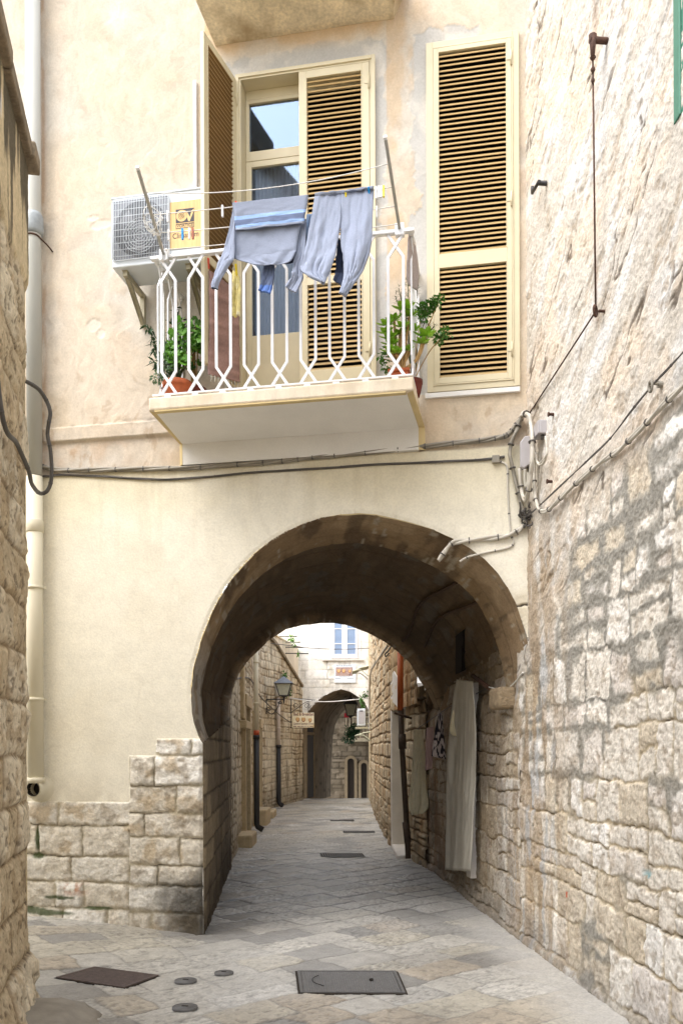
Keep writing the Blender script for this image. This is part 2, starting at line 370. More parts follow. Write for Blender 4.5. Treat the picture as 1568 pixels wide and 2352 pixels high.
def rect_px(u0, v0, u1, v1):
    """(s0, s1, z0, z1) of a facade rectangle given two opposite corners in the photograph"""
    a = S(u0, v0); b = S(u1, v1); return (min(a[0], b[0]), max(a[0], b[0]), min(a[1], b[1]), max(a[1], b[1]))
DOOR = (S(547, 500)[0], S(860, 500)[0], S(700, 890)[1], S(700, 158)[1])            # french door opening, outer frame
WIN = (S(980, 500)[0], S(1192, 500)[0], S(1085, 897)[1], S(1085, 90)[1])           # shuttered window
ZL = S(600, 1062)[1]                                                                # top of the lower cream paint
def smin(h0, h1): return h0
def explicit_rows(tab, u_ref, ox=0, oy=2700, k=1.742):
    out = []
    for (ya, yb, xs) in tab:
        za = S(u_ref, (oy + yb / k) / 1.7009)[1]; zb = S(u_ref, (oy + ya / k) / 1.7009)[1]
        out.append((za, zb, [S((ox + x / k) / 1.7009, 1900)[0] for x in xs]))
    return out
def make_facade():
    st = .0105
    ss_ = np.arange(-2.3, 2.95, st); zs = np.arange(-.1, 8.75, st)
    # grid lines exactly on the window edges
    for e in (DOOR[0] + .02, DOOR[1] - .02, WIN[0] + .02, WIN[1] - .02): ss_[np.argmin(abs(ss_ - e))] = e
    for e in (DOOR[3] - .02, WIN[2] + .02, WIN[3] - .02): zs[np.argmin(abs(zs - e))] = e
    s, z = np.meshgrid(ss_, zs, indexing='ij'); s = s.copy(); z = z.copy()
    # snap to the arch outline
    best = np.full(s.shape, 9.0); bs = s.copy(); bz = z.copy()
    for i in range(len(arch2) - 1):
        ax, az = arch2[i]; bx, bz_ = arch2[i + 1]; L2 = (bx - ax) ** 2 + (bz_ - az) ** 2
        t = np.clip(((s - ax) * (bx - ax) + (z - az) * (bz_ - az)) / L2, 0, 1)
        qx = ax + t * (bx - ax); qz = az + t * (bz_ - az); dd = np.hypot(s - qx, z - qz)
        k = dd < best; best = np.where(k, dd, best); bs = np.where(k, qx, bs); bz = np.where(k, qz, bz)
    sn = best < st * .72; s[sn] = bs[sn]; z[sn] = bz[sn]
    arch_d = best
    # ---- stone region
    pier_rows = explicit_rows([(318, 438, [1030, 1318, 1430]), (438, 640, [880, 1062, 1430]), (640, 828, [860, 1202, 1430]), (828, 1000, [860, 988, 1430]), (1000, 1190, [860, 1228, 1430]), (1190, 1327, [860, 1078, 1430]), (1327, 1505, [860, 1430]), (1505, 1720, [860, 1042, 1430])], 400)
    base_rows = explicit_rows([(740, 915, [-900, -200, 200, 407, 900]), (915, 1122, [-900, -100, 272, 570, 900]), (1122, 1300, [-900, 100, 490, 900]), (1300, 1480, [-900, 0, 378, 572, 900]), (1480, 1700, [-900, 60, 430, 730, 900])], 280)
    sx = S(300, 1900)[0]; zp1 = S(400, 1737)[1]; zp2 = S(420, 1698)[1]; sx2 = S(363, 1716)[0]; zbase = S(200, 1843)[1]
    wob = .012 * (fbm(s * 9, z * 9, 3, 71) - .5) * 2
    pier = (((s > sx + wob) & (z < zp1 + wob * .4)) | ((s > sx2 + wob + .03 * (z < zp1 + .03)) & (z < zp2 + wob * .3))) & (s < .25)
    base = (s <= sx + wob) & (z < zbase + wob * .5)
    i1, d1, r1, q1 = masonry(s, z, 101, rows=pier_rows, warp=.020, rag=.011)
    i2, d2, r2, q2 = masonry(s, z, 102, rows=base_rows, warp=.020, rag=.011)
    sid = np.where(pier, i1, i2 + 900); d = np.where(pier, d1, d2); rn = np.where(pier, r1, r2); rq = np.where(pier, q1, q2)
    rough = fbm(s * 7, z * 7, 5, 81); fine = fbm(s * 30, z * 30, 3, 83)
    jt = ss(.002, .020 + .02 * ss(.4, .7, fbm(s * 3, z * 3, 3, 79)), d); jt2 = ss(.0, .012, d)
    hs = jt * .012 + (rn - .5) * .014 + .034 * (rough - .5) * jt + .012 * (fine - .5) + .004 * ss(0, .07, d)
    hs = np.where(pier, hs + .022, hs + .012)
    cs = np.zeros(s.shape + (3,), np.float32) + np.array(lin(216, 206, 187), np.float32)
    cs = mixc(cs, lin(233, 228, 218), ss(.45, .7, rn)); cs = mixc(cs, lin(190, 164, 120), .7 * ss(.58, .72, fbm(s * 5, z * 5, 4, 85)))
    cs = mixc(cs, lin(150, 132, 106), .55 * ss(.58, .72, fbm(s * 12, z * 12, 4, 87))); cs = mixc(cs, lin(222, 218, 208), .5 * ss(.6, .75, fbm(s * 3 + rn * 9, z * 3, 3, 89)))
    cs *= (.84 + .32 * fbm(s * 18, z * 18, 3, 88))[..., None]
    cs = mixc(cs, lin(178, 164, 132), (1 - jt) * .8); cs = mixc(cs, lin(62, 52, 40), (1 - ss(-.002, .009, d)) * ss(.42, .6, fbm(s * 3, z * 3, 3, 91)))
    # damp, soot and moss low down
    soot = ss(.72, .40, z + .7 * (fbm(s * 3, z * 3, 4, 93) - .5)) * ss(-.62, -.12, s + .3 * (fbm(s * 4, z * 4, 3, 94) - .5))
    cs = mixc(cs, lin(36, 31, 24), .86 * soot)
    rust = np.exp(-(((s - S(165, 1)[0]) / .11) ** 2 + ((z - S(160, 2040)[1]) / .06) ** 2)) * ss(.4, .6, fbm(s * 20, z * 20, 3, 95)); cs = mixc(cs, lin(176, 104, 36), .9 * rust)
    moss = 0
    for (u, v, a, b) in ((92, 1965, .07, .04), (90, 1925, .025, .12), (110, 2095, .28, .03), (140, 2060, .16, .02), (80, 2090, .15, .04), (230, 2085, .16, .018)):
        c0 = S(u, v); moss = np.maximum(moss, np.exp(-(((s - c0[0]) / a) ** 2 + ((z - c0[1]) / b) ** 2)))
    moss = ss(.3, .6, moss * (.5 + fbm(s * 16, z * 16, 3, 97))); cs = mixc(cs, lin(58, 82, 22), .85 * moss)
    # ---- plaster
    up = ss(-.012, .012, z - ZL - .03 * (fbm(s * 2, z * 2, 3, 99) - .5))
    big = fbm(s * 1.1, z * 1.1, 5, 111); med = fbm(s * 4, z * 4, 5, 113); brush = fbm(s * 26 + 9 * med, z * 9, 4, 115)
    cu = np.zeros(s.shape + (3,), np.float32) + np.array(lin(200, 184, 162), np.float32)
    cu = mixc(cu, lin(206, 196, 180), ss(.45, .62, big)); cu = mixc(cu, lin(202, 176, 144), .5 * ss(.54, .68, med)); cu = mixc(cu, lin(216, 196, 166), .5 * ss(.5, .35, big))
    low = ss(1.6, .1, z - ZL); cu = mixc(cu, lin(206, 182, 142), .55 * low * ss(.4, .6, fbm(s * 2.4, z * 2.4, 4, 117)))
    cu *= (.90 + .20 * brush)[..., None]
    cu = mixc(cu, lin(170, 138, 100), .5 * ss(.64, .74, fbm(s * 14 + 3 * med, z * 7, 4, 119)) * (.3 + .7 * low))
    # grey cement repairs round the door and the window
    def near(rc, t, l, r_, b, sd):
        w = .10 * (fbm(s * 6, z * 6, 4, sd) - .5) * 2
        return ((s > rc[0] - l + w) & (s < rc[1] + r_ + w) & (z > rc[2] - b) & (z < rc[3] + t + w)).astype(np.float32)
    cem = np.maximum(near(DOOR, .17, .02, .09, 0, 121), near((WIN[0], WIN[0] + .45, WIN[2], WIN[3]), .12, .10, .0, 0, 123))
    cem = np.maximum(cem, near((DOOR[0] - .3, DOOR[1] - .5, DOOR[3] - .1, DOOR[3]), .13, .0, .0, 0, 125))
    cem2 = ss(.40, .60, fbm(s * 5, z * 5, 4, 127) + .12)
    cu = mixc(cu, lin(186, 184, 179), cem * (.5 + .4 * cem2)); edge = cem * (1 - cem2)
    cu = mixc(cu, lin(224, 218, 206), .4 * edge)
    mid_z = (z > WIN[2]) & (s > DOOR[1] + .1) & (s < WIN[0] - .1); cu = mixc(cu, lin(206, 170, 118), .6 * mid_z * ss(.42, .6, fbm(s * 6, z * 2.2, 4, 129)))
    top = ss(DOOR[3] + .12, DOOR[3] + .3, z) * (s > DOOR[0] - .3) * ss(WIN[0] + .1, WIN[0] - .3, s); cu = mixc(cu, lin(212, 170, 106), .75 * top * (.4 + .6 * ss(.35, .6, med)))
    # chips in the plaster left of the balcony
    chip = 0
    for (u, v, a, b) in ((215, 745, .07, .07), (232, 765, .05, .05), (232, 515, .11, .05), (215, 500, .06, .025)):
        c0 = S(u, v); chip = np.maximum(chip, np.exp(-(((s - c0[0]) / a) ** 2 + ((z - c0[1]) / b) ** 2)))
    chip = ss(.42, .5, chip * (.65 + .7 * fbm(s * 22, z * 22, 3, 131))); cu = mixc(cu, lin(214, 200, 178), chip)
    # string course, left
    zc = S(250, 992)[1]; lc = (s < S(418, 990)[0]); ledge = ss(zc - .075, zc - .06, z) * ss(zc + .07, zc + .06, z) * lc * ss(-2.0, -1.6, s)
    mould = np.exp(-((z - zc - .075) / .025) ** 2) * ss(.42, .6, fbm(s * 3.5, z * 10, 4, 133)) * lc; cu = mixc(cu, lin(92, 86, 76), .75 * mould)
    cu = mixc(cu, lin(196, 156, 112), .5 * ss(zc - .06, zc - .12, z) * ss(zc - .40, zc - .15, z) * lc * ss(.4, .6, med))
    blw = ss(WIN[2], WIN[2] - .05, z) * (s > DOOR[1]); cu = mixc(cu, lin(204, 176, 138), .55 * blw * ss(.4, .6, med))
    # stain line beside the drainpipe
    dp = np.exp(-((s - S(100, 400)[0]) / .025) ** 2) * ss(.4, .6, fbm(s * 20, z * 4, 4, 135)) * up; cu = mixc(cu, lin(186, 142, 96), .7 * dp)
    hu = .006 * (brush - .5) + .012 * (med - .5) + .03 * ledge - .005 * chip - .004 * cem
    cl = np.zeros(s.shape + (3,), np.float32) + np.array(lin(234, 226, 203), np.float32)
    cl = mixc(cl, lin(220, 205, 162), .7 * ss(ZL - .8, ZL - .05, z) * ss(.3, .6, fbm(s * 1.2, z * 1.2, 3, 137)))
    cl = mixc(cl, lin(218, 204, 172), .25 * ss(.55, .7, fbm(s * 2, z * 2, 4, 139)))
    cl = mixc(cl, lin(196, 178, 136), .18 * ss(.54, .72, fbm(s * 13, z * .9, 4, 149)) * ss(ZL - 1.3, ZL, z)); cl = mixc(cl, lin(190, 176, 148), .35 * ss(zbase + .35, zbase, z + .25 * (med - .5)) * ss(.4, .65, fbm(s * 5, z * 5, 4, 151)))
    hc = ss(.008, .003, abs(fbm(s * 1.3, z * 1.3, 4, 153) - .5)) * ss(.52, .62, fbm(s * .8, z * .8, 2, 155)); cl = mixc(cl, lin(170, 154, 122), .10 * hc)
    rub = ss(S(1090, 1)[0], S(1130, 1)[0], s) * ss(2.95, 2.8, z)
    cl = mixc(cl, lin(204, 188, 150), .6 * rub * ss(.4, .6, med)); crk = 0
    for (u0, v0, u1, v1) in ((1165, 1396, 1222, 1388), (1190, 1472, 1222, 1466)):
        a_, b_ = S(u0, v0), S(u1, v1); t = np.clip((s - a_[0]) / (b_[0] - a_[0]), 0, 1); zz = a_[1] + t * (b_[1] - a_[1]) + .02 * (fbm(s * 20, z * 0 + v0, 3, 141) - .5)
        crk = np.maximum(crk, ss(.010, .004, abs(z - zz)) * (s > a_[0]))
    cl = mixc(cl, lin(60, 44, 24), .9 * crk)
    hl = .012 + .004 * (fbm(s * 1.5, z * 1.5, 3, 143) - .5) + .0015 * (fbm(s * 30, z * 30, 3, 145) - .5) + rub * .03 * (fbm(s * 6, z * 6, 5, 147) - .5) - .03 * crk
    stone = pier | base
    sm = stone.astype(np.float32)
    h = np.where(stone, hs, hl * (1 - up) + hu * up); c = np.where(stone[..., None], cs, cl * (1 - up)[..., None] + cu * up[..., None])
    h = np.where(arch_d < .02, h * .6, h)
    pos = np.stack([A0.x + UD.x * s + ND.x * h, A0.y + UD.y * s + ND.y * h, z], -1)
    cs_ = (s[:-1, :-1] + s[1:, 1:]) / 2; cz = (z[:-1, :-1] + z[1:, 1:]) / 2
    hole = in_poly(cs_, cz, list(map(tuple, arch2)))
    for rc in (DOOR, WIN): hole |= (cs_ > rc[0] + .02) & (cs_ < rc[1] - .02) & (cz > rc[2] + .02) & (cz < rc[3] - .02)
    stf = stone[:-1, :-1]
    gridobj('plaster_wall', pos, c, M['oldplaster'], house, fmask=~hole & ~stf, flip=False)
    gridobj('stone_base', pos, c, M['masonry'], house, fmask=~hole & stf, label='bare limestone blocks below the cream plaster', flip=False)
make_facade()
# ---- vault of the passage
def resample(pts, n):
    p = np.array([tuple(q) for q in pts]); L = np.concatenate([[0], np.cumsum(np.linalg.norm(np.diff(p, axis=0), axis=1))]); t = np.linspace(0, L[-1], n)
    return np.stack([np.interp(t, L, p[:, k]) for k in range(3)], -1)
def make_vault():
    n = 260
    fr = resample([P(u, v) for u, v in ARCH_PX[2:]], n); bk = resample([P(u, v, -QB) for u, v in FAR_PX[1:]], n)
    bk[-12:] += np.array([.05, 0, 0]) * np.linspace(0, 1, 12)[:, None]
    qs = np.concatenate([[-.014], np.arange(0, .78, .025), np.arange(.78, .90, .012), np.arange(.9, 3.85, .035), np.arange(3.85, 3.95, .012), np.arange(3.95, QB + .01, .03)])
    t = qs / QB
    pos = fr[None] * (1 - t)[:, None, None] + bk[None] * t[:, None, None]
    # outward swell of the middle bay (the two end rings stand proud of it)
    swell = ss(.78, .88, qs) * ss(3.93, 3.86, qs) * .11
    cen = np.array([(A0 + UD * 1.3)[:]]) [0]; cz = 1.9
    ctr = np.stack([pos[:, :, 0].mean(1), pos[:, :, 1].mean(1), np.full(len(qs), cz)], -1)[:, None]
    dirv = pos - ctr; dirv[..., 1] = 0; dirv /= np.linalg.norm(dirv, axis=-1, keepdims=True) + 1e-6
    q2, k2 = np.meshgrid(qs, np.linspace(0, 1, n) * 5.8, indexing='ij')
    nz = fbm(q2 * 3, k2 * 3, 5, 201); cr = fbm(q2 * 1.2, k2 * 5, 4, 203)
    sid, d, rn, rq = masonry(k2, q2, 205, (.35, .5), (.3, .5), .03, .008)
    jt = ss(.003, .02, d); mid = (swell > .05)
    mid2 = ss(.0, .11, swell)[:, None] * np.ones_like(q2)
    hh = swell[:, None] * np.ones_like(q2) - .03 * (nz - .5) - .012 * jt * mid2 - .006 * (1 - mid2) * jt
    pos = pos + dirv * hh[..., None]
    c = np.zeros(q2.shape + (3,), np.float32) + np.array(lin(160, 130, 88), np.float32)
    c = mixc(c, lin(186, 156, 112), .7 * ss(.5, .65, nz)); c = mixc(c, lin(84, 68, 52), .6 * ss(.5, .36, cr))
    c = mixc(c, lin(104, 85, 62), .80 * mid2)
    flake = ss(.62, .68, fbm(q2 * 3.5, k2 * 7, 4, 207)) * mid2; c = mixc(c, lin(120, 110, 98), .7 * flake)
    scr = ss(.665, .70, fbm(q2 * 3, k2 * 18, 3, 209)) * (1 - mid2); c = mixc(c, lin(190, 176, 150), .8 * scr)
    kk = np.linspace(0, 1, n)[None]; leg = ss(.20, .08, kk) * (1 - mid2); c = mixc(c, lin(190, 186, 178), .8 * leg * (.4 + .8 * ss(.4, .6, nz)))  # grey left reveal, the light on it put into a paler colour
    rgt = ss(.78, .88, kk) * (1 - mid2 * .5); c = mixc(c, lin(158, 136, 100), .5 * rgt)  # light on the right flank painted as paler brown
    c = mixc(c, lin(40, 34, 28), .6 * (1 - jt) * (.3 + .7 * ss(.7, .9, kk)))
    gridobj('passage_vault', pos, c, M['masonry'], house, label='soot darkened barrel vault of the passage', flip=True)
    global VF, VB; VF, VB = fr, bk
    # left side wall of the passage
    g = np.arange(-.04, QB + .02, .02); zz = np.linspace(-.05, 1, 130)
    q, w = np.meshgrid(g, zz, indexing='ij'); top = 1.66 + .38 * q / QB; z = w * top
    f0 = np.array(P(468, 1950)[:2]); b0 = np.array(P(528.5, 1700, -QB)[:2])
    sid, d, rn, rq = masonry(q, z, 215, (.20, .32), (.3, .6), .014, .006); jt = ss(.003, .02, d)
    h = jt * .014 + .02 * (fbm(q * 6, z * 6, 4, 217) - .5) + .01 * (rn - .5); h *= ss(0, .03, q)
    x = f0[0] + (b0[0] - f0[0]) * q / QB + h; y = f0[1] + (b0[1] - f0[1]) * q / QB
    c = np.zeros(q.shape + (3,), np.float32) + np.array(lin(134, 118, 94), np.float32); c = mixc(c, lin(158, 140, 108), ss(.5, .7, rn)); c *= (.75 + .5 * fbm(q * 8, z * 8, 4, 219))[..., None]
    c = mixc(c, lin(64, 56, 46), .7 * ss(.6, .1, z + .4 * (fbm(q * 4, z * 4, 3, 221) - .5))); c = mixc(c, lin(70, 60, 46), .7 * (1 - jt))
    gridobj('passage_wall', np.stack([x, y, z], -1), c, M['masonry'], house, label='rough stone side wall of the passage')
    # solid mass of the house over the passage (roof, back and floor of the rooms), keeps the sky out
    mb = MB()
    for q0 in (QB,):
        a = W(-2.3, 0, -q0); b = W(3.0, 0, -q0)
    ztop = 8.7
    mb.add([W(-2.3, ztop, -.05), W(3.0, ztop, -.05), W(3.2, ztop, -QB), W(-2.6, ztop, -QB)], [(0, 1, 2, 3)])
    pr = [Vector(p) for p in bk]; up = [Vector((p[0] + (p[0] - .0) * 0, p[1], ztop)) for p in pr]
    m = len(pr); mb.add([tuple(p) for p in pr] + [tuple(p) for p in up], [(i, i + 1, m + i + 1, m + i) for i in range(m - 1)])
    e0 = pr[0] + Vector((-.09, .0, 0)); mb.add([W(-2.6, 0, -QB), Vector((e0.x, e0.y, 0)), Vector((e0.x, e0.y, ztop)), W(-2.6, ztop, -QB)], [(0, 1, 2, 3)]); mb.add([pr[-1], W(3.2, 0, -QB), W(3.2, ztop, -QB), up[-1]], [(0, 1, 2, 3)])
    mb.build('rear_wall', M['yrender'], house)
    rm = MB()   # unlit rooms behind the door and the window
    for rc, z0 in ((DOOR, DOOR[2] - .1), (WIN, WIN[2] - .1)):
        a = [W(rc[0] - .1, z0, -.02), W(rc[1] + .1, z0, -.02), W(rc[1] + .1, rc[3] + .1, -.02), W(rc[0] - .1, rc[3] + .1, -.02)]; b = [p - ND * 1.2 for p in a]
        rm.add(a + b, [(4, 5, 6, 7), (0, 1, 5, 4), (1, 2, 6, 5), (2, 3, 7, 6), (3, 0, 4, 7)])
    pl = MB(); b0 = P(528.5, 1700, -QB); pl.box(Vector((b0.x - .45, b0.y - .12, -.05)), Vector((.44, 0, 0)), Vector((0, .25, 0)), ZU * 2.3); pl.build('passage_end_plug', M['shaded_stone'], house)  # added plug that stops light leaking past the passage wall
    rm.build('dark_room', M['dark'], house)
make_vault()
# ================================================================ RIGHT-HAND STONE HOUSE
rhouse = empty('stone_house', (2.0, 6.0, 0), 'tall pale stone house with mortar smeared rubble wall right of the archway', 'house')
def make_right():
    ya = np.concatenate([np.arange(-3, 3.8, .2), np.arange(3.8, 12.01, .0115)]); zs = np.arange(-.1, 8.9, .0085)
    for part in (0, 1):
        yy = ya[ya <= 7.32] if part == 0 else ya[ya >= 7.30]; zz = zs if part == 0 else zs[zs < 3.75]
        Y, z = np.meshgrid(yy, zz, indexing='ij')
        X0 = np.where(Y > 3.9, np.interp(Y, RWY, RWX), 1.78 + (3.9 - Y) * .065)
        a = Y * 1.0
        sid, d, rn, rq = masonry(a, z, 301, (.18, .37), (.16, .55), .055, .016, split=.30)
        big = fbm(a * 1.3, z * 1.3, 4, 303); rough = fbm(a * 8, z * 8, 5, 305); fine = fbm(a * 34, z * 34, 3, 307)
        # render survives above a ragged line
        zb = np.interp(Y, [3.5, 4.5, 6.8, 7.3], [3.6, 3.35, 2.6, 2.35]) + .9 * (fbm(a * 1.6, z * 1.2, 4, 309) - .5)
        ren = ss(-.12, .12, z - zb + .25 * (fbm(a * 9, z * 9, 3, 311) - .5)); ren = ren * ss(7.7, 7.2, Y)
        # grey cement smeared over the joints
        cemz = np.exp(-((z - np.interp(Y, [4, 7.2], [2.75, 2.05])) / .85) ** 2) * .9 + .36
        cemw = ss(.475, .63, fbm(a * 1.9, z * 2.2, 4, 313) * .62 + .40 * cemz) * ss(7.9, 6.9, Y)
        jd = .014 + .11 * cemw * ss(.2, .9, fbm(a * 4, z * 4, 4, 315))
        jt = ss(.25 * jd, jd, d + .030 * (fbm(a * 12, z * 12, 4, 317) - .5) * (.3 + cemw)); stone = jt
        h = stone * (.007 + .013 * (rn - .4)) + .022 * (rough - .5) * (.4 + .6 * stone) + .010 * (fine - .5) + .002 * ss(0, .05, d) * stone
        cemin = (1 - stone) * cemw; h += cemin * (.012 + .006 * (fbm(a * 6, z * 6, 3, 319) - .5)); h -= (1 - stone) * (1 - cemw) * .004
        c = np.zeros(Y.shape + (3,), np.float32) + np.array(lin(232, 223, 207), np.float32)
        c = mixc(c, lin(243, 239, 231), ss(.45, .7, rn)); c = mixc(c, lin(210, 190, 154), .7 * ss(.76, .92, rq)); c = mixc(c, lin(218, 206, 196), .6 * ss(.3, .1, rq))
        c = mixc(c, lin(170, 148, 116), .5 * ss(.56, .70, fbm(a * 14, z * 14, 4, 321))); c *= (.86 + .28 * rough)[..., None]
        pit = ss(.60, .72, fbm(a * 40, z * 40, 2, 323)); c = mixc(c, lin(150, 126, 104), .35 * pit); h -= .004 * pit
        joint = mixc(np.zeros_like(c) + np.array(lin(206, 186, 148), np.float32), lin(154, 149, 137), np.clip(cemw * 1.1, 0, 1)); joint *= (.84 + .32 * fine)[..., None]
        c = c * stone[..., None] + joint * (1 - stone)[..., None]
        gap = (1 - ss(-.004, .007, d + .012 * (fbm(a * 16, z * 16, 3, 325) - .5))) * ss(.50, .62, fbm(a * 2.5, z * 3.5, 3, 327)) * (1 - .6 * cemw); c = mixc(c, lin(66, 50, 34), .85 * gap); h -= .014 * gap
        # surviving render: pale, hacked with slanting tool cuts, their shadows painted darker
        ang = .62; p_ = a * math.cos(ang) * -1 + z * math.sin(ang) * 1.0; q_ = a * math.sin(ang) + z * math.cos(ang)
        cut = fbm(p_ * 5 + 1.5 * big, q_ * 13 + 1.5 * rough, 4, 331); cutm = ss(.56, .70, cut) * ss(.40, .58, fbm(a * 1.1, z * 1.1, 3, 333) + .12)
        lump = fbm(p_ * 2, q_ * 6, 4, 335)
        hr = .016 + .010 * (lump - .5) - .006 * cutm + .010 * (fine - .5) + .011 * (rough - .5)
        cr_ = np.zeros_like(c) + np.array(lin(207, 197, 181), np.float32)
        cr_ = mixc(cr_, lin(218, 214, 207), ss(.48, .62, lump)); cr_ = mixc(cr_, lin(230, 206, 176), .65 * ss(.56, .7, fbm(a * 1.8 + 3, z * 2.6, 4, 337))); cr_ = mixc(cr_, lin(214, 204, 190), .55 * ss(.5, .62, fbm(a * 5, z * 5, 4, 339)))
        cr_ = mixc(cr_, lin(172, 148, 116), .6 * cutm * ss(.35, .6, fine)); crack = ss(.018, .005, abs(fbm(p_ * 1.1, q_ * 3.6, 4, 341) - .5)) * ss(.42, .54, fbm(a * 2.0, z * 2.0, 2, 343)); cr_ = mixc(cr_, lin(92, 74, 54), .8 * crack); hr -= .007 * crack
        rs = np.exp(-((Y - R(1372, 400).y) / .035) ** 2) * ss(3.9, 4.6, z) * ss(.4, .6, fbm(a * 10, z * 3, 3, 345)); cr_ = mixc(cr_, lin(150, 112, 76), .5 * rs)
        h = h - .07 * ss(1.95, 2.3, z) * ss(7.3, 7.6, Y); h = h * (1 - ren) + hr * ren; c = c * (1 - ren)[..., None] + cr_ * ren[..., None]
        # weathered ochre strip beside the archway corner
        oc = ss(5.7, 6.9, Y) * ss(3.9, 3.0, z) * ss(.36, .58, fbm(a * 9, z * 1.4, 4, 351)); c = mixc(c, lin(170, 140, 98), .7 * oc * ss(8.5, 7.0, Y)); oc2 = ss(5.9, 6.8, Y) * ss(3.4, 2.8, z) * ss(.56, .66, fbm(a * 8 + 5, z * 1.7, 4, 352)) * ss(8.5, 7.2, Y); c = mixc(c, lin(186, 188, 190), .7 * oc2)
        # darker, browner and blotched inside the passage
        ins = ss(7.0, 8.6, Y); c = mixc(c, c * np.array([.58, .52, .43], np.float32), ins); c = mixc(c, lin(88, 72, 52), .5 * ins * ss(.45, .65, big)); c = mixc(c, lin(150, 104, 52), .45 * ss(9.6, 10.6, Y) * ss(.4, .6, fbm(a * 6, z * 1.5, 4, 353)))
        gr = ss(.32, .0, z + .25 * (fbm(a * 3, z * 3, 3, 355) - .5)) ; c = mixc(c, lin(110, 104, 96), .55 * gr); h += .03 * ss(.12, 0, z)
        orng = np.exp(-(((Y - R(1303, 2055).y) / .02) ** 2 + ((z - R(1303, 2055).z) / .025) ** 2)); c = mixc(c, lin(214, 92, 30), ss(.3, .5, orng))
        bl = np.exp(-(((Y - R(1490, 2010).y) / .06) ** 2 + ((z - R(1490, 2010).z) / .03) ** 2)) * ss(.5, .6, fbm(a * 30, z * 18, 3, 357)); c = mixc(c, lin(110, 176, 186), .8 * bl)
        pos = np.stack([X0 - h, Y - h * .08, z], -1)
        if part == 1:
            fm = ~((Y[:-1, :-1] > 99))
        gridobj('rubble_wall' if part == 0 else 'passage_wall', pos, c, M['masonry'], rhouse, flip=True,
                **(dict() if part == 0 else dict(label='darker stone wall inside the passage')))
    mb = MB(); mb.add([(2.3, -3, -.1), (8, -3, -.1), (8, -3, 8.8), (2.3, -3, 8.8), (1.5, 7.3, 8.8), (8, 7.3, 8.8), (8, 7.3, -.1)], [(0, 1, 2, 3), (3, 2, 5, 4), (1, 6, 5, 2)])
    mb.build('rear_wall', M['yrender'], rhouse)
make_right()
